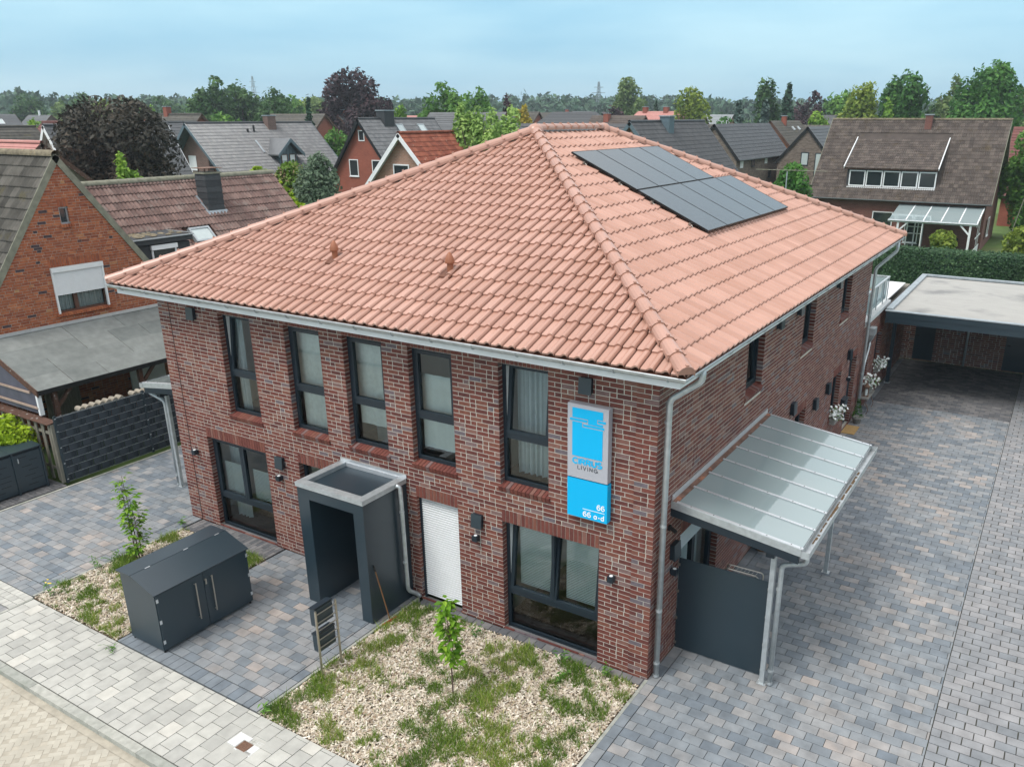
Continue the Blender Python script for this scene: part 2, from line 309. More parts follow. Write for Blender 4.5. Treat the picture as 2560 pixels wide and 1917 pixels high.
M['lf_sparse'] = leafmat('sparse_leaf', (0.075, 0.128, 0.045), (0.149, 0.224, 0.075), (0.254, 0.329, 0.120))
M['lf_hedge'] = leafmat('hedge_leaf', (0.027, 0.068, 0.030), (0.061, 0.128, 0.061), (0.121, 0.216, 0.095))
M['lf_silk'] = leafmat('silk_tree_leaf', (.07, .15, .02), (.14, .24, .03), (.42, .26, .20))
M['lf_horn'] = leafmat('hornbeam_leaf', (0.030, 0.098, 0.021), (0.060, 0.180, 0.033), (0.128, 0.285, 0.053))
M['lf_wood'] = leafmat('forest_leaf', (0.029, 0.072, 0.043), (0.050, 0.113, 0.060), (0.086, 0.158, 0.079), .1)
M['petal'] = pm('white_petal', (.82, .83, .80), .7, var=.05)
M['pot'] = pm('stone_pot', (.26, .25, .23), .9, var=.25, scale=20)
M['terra'] = pm('terracotta_pot', (.40, .19, .08), .8, var=.15)
M['mat'] = pm('coir_mat', (.42, .27, .11), .95, var=.2, scale=30, bump=.5, bscale=200)
M['wood_grey'] = pm('weathered_wood', None, .9, var=.3, scale=5, aniso=(6, 6, .7), ramp=[(0, (.17, .16, .13)), (1, (.27, .25, .20))])
M['wood_brown'] = pm('brown_stained_wood', (.085, .042, .028), .8, var=.3, scale=8, stain=((.45, .43, .40), 9, .62, .7, .8))
M['felt'] = pm('roofing_felt', None, .95, var=.16, scale=5, bump=.5, bscale=160, ramp=[(0, (.135, .15, .145)), (1, (.215, .23, .22))], stain=((.09, .10, .095), .9, .5, .7, .45))
M['poly'] = pm('corrugated_plastic', (.10, .105, .14), .3, spec=.6, var=.2, scale=3)
M['batten'] = pm('pale_batten', (.36, .27, .22), .85, var=.15)
M['moss_tile'] = pm('mossy_concrete_tile', None, .95, var=.30, scale=3, bump=.6, bscale=40, ramp=[(0, (.055, .052, .046)), (.6, (.085, .08, .07)), (1, (.12, .112, .098))], stain=((.10, .085, .03), 1.6, .60, .72, .6))
M['red_tile_old'] = pm('weathered_red_tile', None, .9, var=.32, scale=3.5, bump=.5, bscale=40, ramp=[(0, (.13, .085, .075)), (.5, (.165, .105, .092)), (1, (.205, .14, .122))], stain=((.235, .20, .18), 3, .55, .72, .6))
M['brown_tile'] = pm('brown_concrete_tile', None, .9, var=.25, scale=2.2, bump=.4, bscale=40, ramp=[(0, (.062, .05, .044)), (.5, (.085, .069, .06)), (1, (.115, .094, .08))], stain=((.075, .052, .022), 1.2, .60, .72, .55))
M['verge'] = pm('mossy_verge', (.21, .21, .16), .95, var=.25, scale=6, bump=.4)
M['ridge_moss'] = pm('mossy_ridge', (.17, .145, .10), .95, var=.5, scale=7, bump=.7, bscale=30, stain=((.36, .25, .12), 5, .62, .72, .6))
M['slate_clad'] = pm('slate_cladding', None, .7, var=.15, scale=8, ramp=[(0, (.030, .034, .038)), (1, (.052, .057, .062))])
M['lead'] = pm('lead_flashing', (.38, .42, .45), .5, metal=.4, var=.15)
M['grey_gloss'] = pm('glazed_grey_tile', None, .25, var=.12, scale=3, spec=.7, ramp=[(0, (.085, .09, .095)), (1, (.13, .138, .145))])
M['anth_tile'] = pm('anthracite_tile', None, .55, var=.12, scale=3, spec=.5, ramp=[(0, (.038, .042, .047)), (1, (.06, .065, .07))])
M['grey_tile'] = pm('grey_tile', None, .6, var=.15, scale=2, ramp=[(0, (.07, .075, .08)), (1, (.115, .12, .125))])
M['light_tile'] = pm('light_grey_tile', None, .5, var=.12, scale=2, ramp=[(0, (.17, .19, .20)), (1, (.25, .27, .28))])
M['oldred_tile'] = pm('lichen_red_tile', None, .9, var=.25, scale=5, bump=.4, ramp=[(0, (.15, .042, .026)), (.5, (.20, .058, .034)), (1, (.26, .088, .052))], stain=((.38, .30, .22), 6, .64, .72, .7))
M['red_tile'] = pm('red_tile', None, .7, var=.15, scale=2, ramp=[(0, (.28, .085, .05)), (1, (.38, .13, .085))])
M['rose_tile'] = pm('rose_tile', None, .6, var=.12, scale=3, ramp=[(0, (.38, .16, .14)), (1, (.48, .23, .20))])
M['maroon_tile'] = pm('maroon_tile', None, .8, var=.2, scale=2, ramp=[(0, (.12, .045, .04)), (1, (.17, .065, .055))])
M['b_brown'] = brickmat('brown_brick_wall', (.13, .075, .06), (.17, .10, .08), (.23, .20, .18), 1)
M['b_red'] = brickmat('red_brick_wall', (.25, .065, .04), (.28, .078, .05), (.22, .10, .07), 1)
M['b_tan'] = brickmat('tan_brick_wall', (.28, .15, .10), (.36, .20, .14), (.40, .35, .30), 1)
M['b_dark'] = brickmat('dark_clinker_wall', (.10, .075, .06), (.20, .155, .125), (.16, .15, .135), 1)
M['b_pale'] = brickmat('pale_brick_wall', (.27, .22, .19), (.34, .28, .25), (.36, .33, .30), 1)
M['b_house'] = brickmat('red_brown_brick_wall', (.14, .05, .04), (.18, .068, .052), (.20, .14, .12), 1)
M['b_orange'] = brickmat('orange_brick_wall', (.34, .13, .06), (.40, .17, .08), (.38, .28, .20), 1)
M['blue_wood'] = pm('blue_grey_boards', (.10, .145, .17), .7, var=.12, scale=6)
M['win_white'] = pm('white_window_frame', (.76, .78, .79), .5, var=.03)
M['win_brown'] = pm('brown_window_frame', (.10, .05, .035), .6, var=.1)
M['membrane'] = pm('white_roof_membrane', (.33, .325, .305), .7, var=.08, scale=2.5, stain=((.10, .105, .11), .55, .55, .68, .6), aniso=(.7, 2.2, 1))
M['terr'] = pm('terrace_floor', (.60, .62, .62), .7, var=.05)
M['fence_strip'] = pm('fence_strip', None, .5, var=.08, scale=6, ramp=[(0, (.026, .036, .047)), (1, (.042, .054, .068))])
M['wire'] = pm('grey_wire', (.045, .055, .065), .5, var=0)
M['rock'] = pm('gabion_log', (.30, .27, .22), .9, var=.2)
M['rust'] = pm('rusty_iron', (.16, .09, .06), .8, var=.3, scale=30)
M['wood_handle'] = pm('wooden_handle', (.20, .10, .045), .6, var=.2)
M['red_metal'] = pm('red_metal', (.40, .03, .04), .5, var=.1)
M['debris'] = pm('leaf_debris', (.13, .085, .045), .95, var=.4, scale=25)
M['copper_lead'] = pm('rusty_flashing', (.16, .085, .06), .6, var=.5, scale=9, stain=((.42, .17, .09), 5, .58, .66, .8))
M['yellow_flower'] = pm('yellow_petal', (.75, .55, .03), .7, var=.05)
M['orange_flower'] = pm('orange_petal', (.65, .20, .05), .7, var=.2)
M['mast'] = pm('grey_lattice_steel', (.22, .27, .29), .7, var=0)
M['cowl'] = pm('terracotta_cowl', (.30, .115, .06), .55, var=.08)
M['gutter_dark'] = pm('dark_gutter', (.04, .05, .05), .5, var=.1)
X_, Y_, Z_ = np.array([1., 0, 0]), np.array([0, 1., 0]), np.array([0, 0, 1.])
OCC += [((-6.95,-1.2,0),(-5.28,-.05,2.5)), ((-8.8,-3.8,0),(-7.9,-2,1.2)), ((.15,.75,2.88),(2.2,5.7,3.0)), ((.05,1.1,.05),(1.6,1.16,1.85)),
        ((-12.1,.35,0),(-.35,15.4,5.5))]
for k in range(7):
    z = 5.9+k*.42; i = (z+.42-5.78)/.4537+.1
    OCC.append(((-12.96+i, -.65+i, z), (.68-i, 16.35-i, z+.40)))
OCC.append(((.3,18.4,2.7),(9,25.9,3.0)))
# ------------------------------------------------------------------ brickwork
CH = 1/12
def brick_items(o, U, N, width, ncourse, openings=(), breaks=(), seed=1, z0=-.0417, jt=.014, bl=.24, proud=lambda u: .004, keep=None, ch=CH, half=.3, tints=None, span=None):
    r = random.Random(seed); out = []
    o = np.asarray(o, float)
    for i in range(ncourse):
        z = z0+i*ch; zc = z+ch/2; zlo = max(z, 0)
        cuts = sorted([(a, b) for a, b, c, d in openings if c < zc < d]); iv = []; x = 0.
        for a, b in cuts:
            if a > x: iv.append((x, a))
            x = max(x, b)
        if x < width: iv.append((x, width))
        if span: s0, s1 = span(zc); iv = [(max(a, s0), min(b, s1)) for a, b in iv if min(b, s1)-max(a, s0) > .03]
        iv2 = []
        for a, b in iv:
            for k in breaks:
                if a < k < b: iv2.append((a, k)); a = k
            iv2.append((a, b))
        for a, b in iv2:
            x = a; first = True
            while b-x > .02:
                L = (bl/2 if i % 2 else bl) if first else (bl if r.random() > half else bl/2-.005)
                first = False
                if b-x-jt-L < .09: L = b-x if b-x <= bl+.03 else (b-x)/2
                w = L-(0 if x+L >= b-.005 else jt) if x+L >= b-.005 else L
                h = ch-jt; zz = z+jt/2
                if zz < 0: h += zz; zz = 0
                if h > .02 and (keep is None or keep(x+w/2, zz+h/2)):
                    t = r.random() if tints is None else tints(r)
                    out.append(slabitem(o+U*(x+w/2)+Z_*(zz+h/2)+N*(proud(x+w/2)-.015), U, Z_, N, round(w, 2), h, .03, t))
                x += L+(0 if x+L >= b-.005 else jt)
    return out
def soldier_items(o, U, N, a, b, z0, h, seed, bw=.071, jt=.012, off=.009):
    r = random.Random(seed); n = round((b-a+jt)/(bw+jt)); st = (b-a+jt)/n
    return [slabitem(np.asarray(o)+U*(a+st*k+(st-jt)/2)+Z_*(z0+h/2)+N*(off-.015), U, Z_, N, st-jt, h, .03, .15+.7*r.random()) for k in range(n)]
def wall_sheet(mb, o, U, width, z0, z1, openings):
    us = sorted({0, width, *[q for op in openings for q in op[:2]]}); zs = sorted({z0, z1, *[q for op in openings for q in op[2:4] if z0 < q < z1]}); o = np.asarray(o, float)
    for a, b in zip(us, us[1:]):
        for c, d in zip(zs, zs[1:]):
            if any(p <= (a+b)/2 <= q and r <= (c+d)/2 <= s for p, q, r, s in openings): continue
            mb.quad(o+U*a+Z_*c, o+U*b+Z_*c, o+U*b+Z_*d, o+U*a+Z_*d)
def obox(mb, o, U, N, u0, u1, z0, z1, n0, n1, tilt=0, zt=0, mi=0, tint=.5):
    """box in a wall's own frame: along U, up, out along N; tilt leans it inwards above zt"""
    def q(u, z, n): return o+U*u+Z_*z+N*(n-(z-zt)*tilt)
    mb.hexa([q(u0,z0,n1), q(u1,z0,n1), q(u1,z0,n0), q(u0,z0,n0), q(u0,z1,n1), q(u1,z1,n1), q(u1,z1,n0), q(u0,z1,n0)], tint, mi)
def ring(mb, o, U, N, u0, u1, z0, z1, w, n0, n1, tilt=0, zt=0, mi=0):
    obox(mb, o, U, N, u0, u0+w, z0, z1, n0, n1, tilt, zt, mi); obox(mb, o, U, N, u1-w, u1, z0, z1, n0, n1, tilt, zt, mi)
    obox(mb, o, U, N, u0+w, u1-w, z0, z0+w, n0, n1, tilt, zt, mi); obox(mb, o, U, N, u0+w, u1-w, z1-w, z1, n0, n1, tilt, zt, mi)
def reveal_items(o, U, N, u0, u1, z0, z1, depth, seed, zb=-.0417, ch=CH, jt=.012):
    r = random.Random(seed); out = []; o = np.asarray(o)
    i = math.ceil((z0-zb)/ch-1e-6)
    while zb+(i+1)*ch <= z1+.01:
        z = zb+i*ch+jt/2; h = ch-jt
        for u, s in ((u0, 1), (u1, -1)):
            out.append(slabitem(o+U*(u-s*.012)+Z_*(z+h/2)-N*(depth/2), -N*s, Z_, U*s, depth, h, .03, r.random()))
        i += 1
    return out
def reveal_sheet(mb, o, U, N, u0, u1, z0, z1, depth):
    o = np.asarray(o); q = lambda u, z, n: o+U*u+Z_*z-N*n
    mb.quad(q(u0,z0,0), q(u0,z0,depth), q(u0,z1,depth), q(u0,z1,0)); mb.quad(q(u1,z0,depth), q(u1,z0,0), q(u1,z1,0), q(u1,z1,depth))
    mb.quad(q(u0,z1,0), q(u0,z1,depth), q(u1,z1,depth), q(u1,z1,0)); mb.quad(q(u0,z0,depth), q(u0,z0,0), q(u1,z0,0), q(u1,z0,depth))
# ------------------------------------------------------------------ THE MAIN HOUSE
HW, HD, HE = 12.307, 15.68, 5.585
house = thing('brick_house', 'large red brick house with terracotta hip roof, solar panels and cyan sign on its corner', 'house', (-6.15, 7.8, 0))
FO = np.array([-HW, 0, 0]); FN = -Y_            # front wall frame: u = x + HW
RO = np.array([0., 0, 0]); RNn = X_             # right wall frame: u = y
fx = lambda x: x+HW
UP = [(-10.275,-9.275), (-8.27,-7.27), (-6.65,-5.65), (-5.02,-4.01), (-3.01,-2.0)]
upF = [(fx(a), fx(b), 2.875, 5.2917) for a, b in UP]
gF = [(fx(-11.27), fx(-9.29), 0, 2.2917), (fx(-8.27), fx(-5.6), 0, 2.2917), (fx(-5.02), fx(-4.01), 0, 2.2917), (fx(-3.0), fx(-.99), 0, 2.2917)]
opF = upF+gF
solF = [(a-.0, b+.0, 2.2917, 2.5417) for a, b, c, d in gF]+[(a, b, 5.2917, 5.5417) for a, b, c, d in upF]
upR = [(4.19, 5.21, 3.833, 5.2917), (8.18, 9.20, 3.833, 5.2917), (12.02, 13.03, 3.833, 5.2917)]
gR = [(1.17, 3.14, 0, 2.2917), (8.22, 9.22, .875, 2.2917), (12.05, 13.05, .875, 2.2917), (14.08, 15.05, 0, 2.2917)]
gE = [(16.02, 17.02, .875, 2.2917), (18.05, 19.05, .875, 2.2917)]
opR = upR+gR; solR = [(a, b, 2.2917, 2.5417) for a, b, c, d in gR]+[(a, b, 5.2917, 5.5417) for a, b, c, d in upR]
mb = MB(); wall_sheet(mb, FO, X_, HW, 0, HE, opF); wall_sheet(mb, RO, Y_, HD, 0, HE, opR)
wall_sheet(mb, np.array([0, HD+.02, 0]), Y_, 8.3, 0, 3.02, [(a-HD-.02, b-HD-.02, c, d) for a, b, c, d in gE])
mb.box((-.372,-.013,0), (.0,-.0005,HE)); mb.quad((-HW,HD,0), (-HW,0,0), (-HW,0,HE), (-HW,HD,HE)); mb.quad((0,HD,0), (-HW,HD,0), (-HW,HD,HE), (0,HD,HE))
mb.quad((-HW,24,0), (-HW,HD,0), (-HW,HD,3.02), (-HW,24,3.02)); mb.quad((0,24,0), (-HW,24,0), (-HW,24,3.02), (0,24,3.02))
D = .125
for a, b, c, d in upF+[gF[0], gF[2], gF[3]]: reveal_sheet(mb, FO, X_, FN, a, b, c, d, D)
for a, b, c, d in opR+gE: reveal_sheet(mb, RO, Y_, RNn, a, b, c, d, D)
reveal_sheet(mb, FO, X_, FN, *gF[1], D)
wall = part('wall', mb, M['mortar'], house)
it = brick_items(FO, X_, FN, HW+.007, 67, opF+solF, [fx(-11.925), fx(-.37)], 3, proud=lambda u: .019 if u > fx(-.37) else .004)
it += brick_items(RO, Y_, RNn, HD, 67, opR+solR, [], 4)
it += brick_items(np.array([0, HD+.02, 0]), Y_, RNn, 8.3, 36, [(a-HD-.02, b-HD-.02, c, d) for a, b, c, d in gE+[(p, q, 2.2917, 2.5417) for p, q, _, _ in gE]], [], 5)
for k, (a, b, c, d) in enumerate(upF+gF): it += reveal_items(FO, X_, FN, a, b, c+(.125 if c > 1 else 0), d, D, 50+k)
for k, (a, b, c, d) in enumerate(opR+gE): it += reveal_items(RO, Y_, RNn, a, b, c+(.125 if c > .1 else 0), d, D, 80+k)
pieces('brick', house, it, M['brick'], 300)
it = []
for k, (a, b, c, d) in enumerate(solF): it += soldier_items(FO, X_, FN, a+.006, b-.006, c+.006, d-c-.012, 120+k)
for k, (a, b, c, d) in enumerate(solR+[(p, q, 2.2917, 2.5417) for p, q, _, _ in gE]): it += soldier_items(RO, Y_, RNn, a+.006, b-.006, c+.006, d-c-.012, 140+k)
pieces('lintel_brick', house, it, M['brick'], 300)
def sill_items(o, U, N, a, b, zb, seed):         # rowlock sill: sloping brick tops running out 35 mm proud
    r = random.Random(seed); n = round((b-a+.06+.012)/.083); st = (b-a+.06+.012)/n; out = []; th = .115; tl = .05/.16
    ca = math.cos(math.atan(tl)); sa = math.sin(math.atan(tl)); S = -N*ca+Z_*sa; T = N*sa+Z_*ca
    for k in range(n):
        u = a-.03+st*k+(st-.012)/2
        v, f, key = boxshape(st-.012, .20, th, True)
        out.append(dict(p=np.asarray(o)+U*u+N*.045+Z_*(zb+.125)+S*.10-T*th/2, R=np.array([U, S, T]).T, v=v, f=f, key=key, t=.2+.75*r.random(), n=T, s=.1))
    return out
it = []
for k, (a, b, c, d) in enumerate(upF): it += sill_items(FO, X_, FN, a, b, c, 160+k)
for k, (a, b, c, d) in enumerate(upR+gR[1:3]+gE): it += sill_items(RO, Y_, RNn, a, b, c, 170+k)
pieces('sill_brick', house, it, M['brick'], 300)
mb = MB()
for a, b, c, d in upF: obox(mb, FO, X_, FN, a-.02, b+.02, c+.02, c+.1, -.1, -.012)
for a, b, c, d in upR+gR[1:3]+gE: obox(mb, RO, Y_, RNn, a-.02, b+.02, c+.02, c+.1, -.1, -.012)
part('sill_bed', mb, M['mortar'], house)
mb = MB(); mb.box((-11.932,-.0095,0), (-11.919,.0,5.4)); part('expansion_joint', mb, M['black'], house)
# ---- windows
def slats(mb, o, U, N, u0, u1, z0, z1, n, pitch, t=.006, ang=.85):
    k = int((z1-z0)/pitch); w = pitch*1.02
    for i in range(k):
        z = z1-(i+.5)*pitch
        q = lambda u, s: o+U*u+Z_*(z+s*w/2*math.sin(ang+.4))+N*(n+s*w/2*math.cos(ang+.4))
        mb.quad(q(u0,-1), q(u1,-1), q(u1,1), q(u0,1))
def pleat(mb, o, U, N, u0, u1, z0, z1, n, amp=.035, wl=.13):
    k = max(4, int((u1-u0)/.018)); pts = [u0+(u1-u0)*i/k for i in range(k+1)]
    f = lambda u: n+amp*math.sin(u*6.283/wl)+amp*.4*math.sin(u*6.283/wl*2.3+1)
    for a, b in zip(pts, pts[1:]): mb.quad(o+U*a+Z_*z0+N*f(a), o+U*b+Z_*z0+N*f(b), o+U*b+Z_*z1+N*f(b), o+U*a+Z_*z1+N*f(a))
def pane(w, o, U, N, u0, u1, z0, z1, n, tilt=0, zt=0):
    mb = MB(); q = lambda u, z: o+U*u+Z_*z+N*(n-(z-zt)*tilt); mb.quad(q(u0,z0), q(u1,z0), q(u1,z1), q(u0,z1)); return part('pane', mb, M['glass'], w)
def room(w, o, U, N, u0, u1, z0, z1, dep, side=.25):
    mb = MB(); q = lambda u, z, n: o+U*u+Z_*z-N*n; a, b = u0-side, u1+side; n0 = .2; lo, hi = z0-.03, max(z1+.1, z0+2.4) if z0 < .3 else z1+.08
    mb.quad(q(a,lo,dep), q(b,lo,dep), q(b,hi,dep), q(a,hi,dep)); mb.quad(q(a,lo,n0), q(a,lo,dep), q(a,hi,dep), q(a,hi,n0)); mb.quad(q(b,lo,dep), q(b,lo,n0), q(b,hi,n0), q(b,hi,dep))
    mb.quad(q(a,hi,n0), q(a,hi,dep), q(b,hi,dep), q(b,hi,n0)); mb.quad(q(a,lo,dep), q(a,lo,n0), q(b,lo,n0), q(b,lo,dep), .5, 1)
    for p, r, s, t in ((a, u0, lo, hi), (u1, b, lo, hi)): mb.quad(q(p,s,n0), q(r,s,n0), q(r,t,n0), q(p,t,n0))
    return part('room_lining', mb, [M['room'], M['floor']], w)
def window(o, U, N, u0, u1, z0, z1, zt, deco, tilted=(), cols=1, rail=True, dep=2.4, sm='frame'):
    n1 = -D; n0 = -D-.075; mb = MB(); fw = .065
    ring(mb, o, U, N, u0, u1, z0, z1, fw, n0, n1)
    if zt: obox(mb, o, U, N, u0+fw, u1-fw, zt-.05, zt+.04, n0, n1-.004)
    obox(mb, o, U, N, u0+fw, u1-fw, z0+fw, z0+fw+.02, n1-.02, n1+.018)
    w = part('window', mb, M[sm], house); cw = (u1-u0-2*fw)/cols
    if zt:
        pane(w, o, U, N, u0+fw, u1-fw, z0+fw, zt-.05, n1-.045)
    zb = zt+.04 if zt else z0+fw
    for k in range(cols):
        a = u0+fw+k*cw; b = a+cw
        tl = .105 if k in tilted else 0
        mb = MB(); ring(mb, o, U, N, a+.004, b-.004, zb+.004, z1-fw-.004, .068, n0-.005, n1-.012+.02, tl, zb)
        if tl:
            ring(mb, o, U, N, a+.006, b-.006, zb+.006, z1-fw-.006, .05, n0-.03, n0-.006, tl, zb, 1)
            obox(mb, o, U, N, a-.0, a+.004, zb, z1-fw, n0-.04, n1-.03, 0, 0, 1)
        part('sash', mb, [M['frame'], M['white']], w)
        pane(w, o, U, N, a+.07, b-.07, zb+.07, z1-fw-.07, n1-.035, tl, zb)
    if cols > 1 and zt:
        mb = MB(); obox(mb, o, U, N, (u0+u1)/2-.03, (u0+u1)/2+.03, zb, z1-fw, n0, n1-.002); part('mullion', mb, M['frame'], w)
    if rail:
        mb = MB(); obox(mb, o, U, N, u0+.02, u1-.005, z1-.028, z1-.004, n1, n1+.05); part('shutter_rail', mb, M['white'], w)
    room(w, o, U, N, u0, u1, z0, z1, dep)
    deco(w); return w
nb = -D-.16
def d1(w):
    mb = MB(); pleat(mb, FO, X_, FN, upF[0][0]+.02, upF[0][0]+.3, 3.0, 5.25, nb-.06); part('curtain', mb, M['curtain'], w)
    mb = MB(); mb.lathe([(.10,0),(.13,.18),(.12,.24)], (-9.62,.55,4.0), 10); part('vase', mb, M['pot'], w)
def d2(w):
    mb = MB(); pleat(mb, FO, X_, FN, upF[1][0]+.03, upF[1][1]-.03, 3.02, 5.25, nb-.05, .012, .4); part('sheer_blind', mb, M['sheer'], w)
def d3(w):
    mb = MB(); pleat(mb, FO, X_, FN, upF[2][0]+.03, upF[2][1]-.03, 3.42, 5.25, nb-.05, .012, .5); part('sheer_blind', mb, M['sheer'], w)
    mb = MB(); mb.box((-6.4,.5,3.0), (-5.7,1.0,3.32)); part('cabinet', mb, M['furn'], w)
def d4(w):
    mb = MB(); pleat(mb, FO, X_, FN, upF[3][0]+.03, upF[3][1]-.03, 3.25, 4.72, nb-.03, .006, .3); part('pleated_blind', mb, M['blind'], w)
    mb = MB(); mb.box((-4.9,.9,3.0), (-4.0,1.6,3.3)); part('bench', mb, M['blind'], w)
def d5(w):
    mb = MB(); pleat(mb, FO, X_, FN, upF[4][0]+.1, upF[4][1]+.1, 3.12, 5.3, nb-.2, .04, .125); part('curtain', mb, M['curtain'], w)
for k, (dd, tl) in enumerate(((d1, (0,)), (d2, ()), (d3, ()), (d4, ()), (d5, (0,)))):
    a, b, c, d = upF[k]; window(FO, X_, FN, a, b, 3.06, d, 3.94, dd, tl, rail=k != 2)
def dg1(w):
    a, b, c, d = gF[0]; mb = MB()
    slats(mb, FO, X_, FN, a+.12, (a+b)/2-.1, .84, 1.62, nb, .034); slats(mb, FO, X_, FN, (a+b)/2+.1, b-.1, .84, 1.62, nb, .034); part('blind', mb, M['blind'], w)
    mb = MB(); pleat(mb, FO, X_, FN, a+.05, a+.5, .1, 2.2, nb-.25, .03, .12); part('curtain', mb, M['curtain'], w)
def dg2(w):
    a, b, c, d = gF[3]; mb = MB()
    slats(mb, FO, X_, FN, a+.16, (a+b)/2-.12, .86, 2.2, nb-.06, .034); slats(mb, FO, X_, FN, (a+b)/2+.16, b-.05, .86, 2.2, nb-.06, .034); part('blind', mb, M['blind'], w)
window(FO, X_, FN, *gF[0], .79, dg1, (), 2, False, 3.0); window(FO, X_, FN, *gF[3], .79, dg2, (0, 1), 2, False, 3.0)
none = lambda w: None
# door and side light behind the porch
mb = MB(); o = FO; a, b, c, d = gF[1]; ring(mb, o, X_, FN, a, b, c, d, .07, -D-.07, -D); obox(mb, o, X_, FN, a+.8, a+.87, .0, d, -D-.07, -D)
w = part('window', mb, M['frame'], house); pane(w, o, X_, FN, a+.07, a+.8, .07, d-.07, -D-.04); room(w, o, X_, FN, a, a+.8, 0, d, 1.2, .02)
mb = MB(); obox(mb, o, X_, FN, a+.87, b-.07, .02, d-.07, -D-.06, -D-.02); dr = part('door', mb, M['anth'], house)
mb = MB(); mb.tube([(-6.9,.08,.9),(-6.9,.02,.9),(-6.9,.02,1.6),(-6.9,.08,1.6)], .015, 6); part('handle', mb, M['steel'], dr)
# rolled-down shutter in the narrow ground-floor window
def roller(o, U, N, a, b, z0, z1, n, pitch, name='roller_shutter'):
    mb = MB(); obox(mb, o, U, N, a, a+.045, z0, z1, n-.03, n+.03); obox(mb, o, U, N, b-.045, b, z0, z1, n-.03, n+.03); w = part(name, mb, M['frame'], house)
    k = int((z1-z0)/pitch)
    for i in range(k):
        zb = z1-(i+1)*pitch; mb = MB(); q = lambda u, z, m: o+U*u+Z_*z+N*(n+m)
        pr = [(zb+.005, -.010), (zb+.008, .004), (zb+pitch*.5, .014), (zb+pitch-.008, .004), (zb+pitch-.005, -.010)]
        for (p, s), (r, t) in zip(pr, pr[1:]): mb.quad(q(a+.047,p,s), q(b-.047,p,s), q(b-.047,r,t), q(a+.047,r,t))
        part('slat', mb, M['shutter'], w)
    return w
a, b, c, d = gF[2]; roller(FO, X_, FN, a, b, .02, d, -D+.02, .0505)
# right wall windows
def dr_up(k):
    def f(w):
        if k == 0: return
        a, b, c, d = upR[k]; mb = MB(); pleat(mb, RO, Y_, RNn, a+.05, b-.05, 4.1, 5.2, nb-.1); part('curtain', mb, M['curtain'], w)
    return f
for k in range(3): a, b, c, d = upR[k]; window(RO, Y_, RNn, a, b, 4.0, d, 0, dr_up(k), (0,) if k == 0 else (), 1, False, 1.5)
for a, b, c, d in gR[1:3]+gE: window(RO, Y_, RNn, a, b, 1.06, d, 0, none, (), 1, False, 1.0)
a, b, c, d = gR[0]
def dgr(w): mb = MB(); pleat(mb, RO, Y_, RNn, a+.6, b-.1, .1, 2.2, nb-.12, .02, .2); part('curtain', mb, M['curtain'], w)
window(RO, Y_, RNn, a, b, c, d, 0, dgr, (), 2, False, .7)
roller(RO, Y_, RNn, a+.01, b-.01, 1.80, d, -D+.03, .0505)
a, b, c, d = gR[3]; mb = MB(); ring(mb, RO, Y_, RNn, a, b, c, d, .07, -D-.06, -D); obox(mb, RO, Y_, RNn, a+.07, b-.07, .02, d-.07, -D-.06, -D-.015); dr = part('door', mb, M['anth'], house)
mb = MB(); obox(mb, RO, Y_, RNn, a+.12, a+.15, .9, 1.5, -D, -D+.05); part('handle', mb, M['steel'], dr)
# ---- roof tiles
def tile_items(P0, U, S, N, L, width, smax, pitch, gauge, prof, seed, lift=.040, holes=(), key='t', tint=None, smin=None):
    r = random.Random(seed); P0 = np.asarray(P0, float); nr = math.ceil(L/gauge-1e-6); nc = int(round(width/pitch)); pitch = width/nc; out = []; n = len(prof)
    Rm = np.array([U, S, N]).T
    def build(uo, so, cl):
        v = []
        for s_, dz in ((0, lift-.038), (0, lift-.006), (.02, lift), (gauge+.015, .004)):
            for fu, h in prof:
                s = min(s_, cl(fu*pitch)) if cl else s_
                z = h+(dz if s_ < .1 else lift+(dz-lift)*(s/(gauge+.015)))
                v.append((fu*pitch-pitch/2, s-gauge/2, z))
        f = [(k*n+i, k*n+i+1, (k+1)*n+i+1, (k+1)*n+i) for k in range(3) for i in range(n-1)]
        return np.array(v), f
    full = build(0, 0, None)
    for i in range(nr):
        s0 = i*gauge
        for j in range(nc):
            u0 = j*pitch; uc = u0+pitch/2; sc_ = s0+gauge/2
            if any(a < uc < b and c < sc_ < d for a, b, c, d in holes): continue
            m = [smax(u0+fu*pitch)-s0 for fu, _ in prof]
            if max(m) <= .02: continue
            t = r.random() if tint is None else tint(r, i, j)
            p = P0+U*uc+S*sc_
            if min(m) >= gauge+.015: v, f, k = full[0], full[1], (key, round(pitch, 3), round(gauge, 3))
            else:
                cl = lambda q: max(0., smax(u0+q)-s0); v, f = build(u0, s0, cl); k = None
            out.append(dict(p=p, R=Rm, v=v, f=f, key=k, t=t, n=N, s=math.sqrt(pitch*gauge)))
    return out
PROF_M = [(.02,-.014), (.045,.001), (.42,.002), (.53,.018), (.65,.040), (.765,.047), (.87,.039), (.93,.014), (.952,-.014)]
PROF_F = [(0,-.006), (.10,.022), (.23,.042), (.36,.022), (.48,-.006), (.60,.022), (.73,.042), (.87,.022), (1,-.006)]
PROF_S = [(0,0), (.48,.003), (.5,.012), (1,.012)]
TA = math.atan(.4537); ct, st_ = math.cos(TA), math.sin(TA)
ex0, ex1, ey0, ey1, EZ = -12.96, .68, -.655, 16.35, 5.775; RUN = (ex1-ex0)/2; SL = RUN/ct; PZ = EZ+RUN*.4537; XM = (ex0+ex1)/2
itF = tile_items((ex0, ey0, EZ), X_, np.array([0, ct, st_]), np.array([0, -st_, ct]), SL, ex1-ex0, lambda u: min(u, ex1-ex0-u)/ct-.05, .2393, SL/18, PROF_M, 21)
wd = ey1-ey0
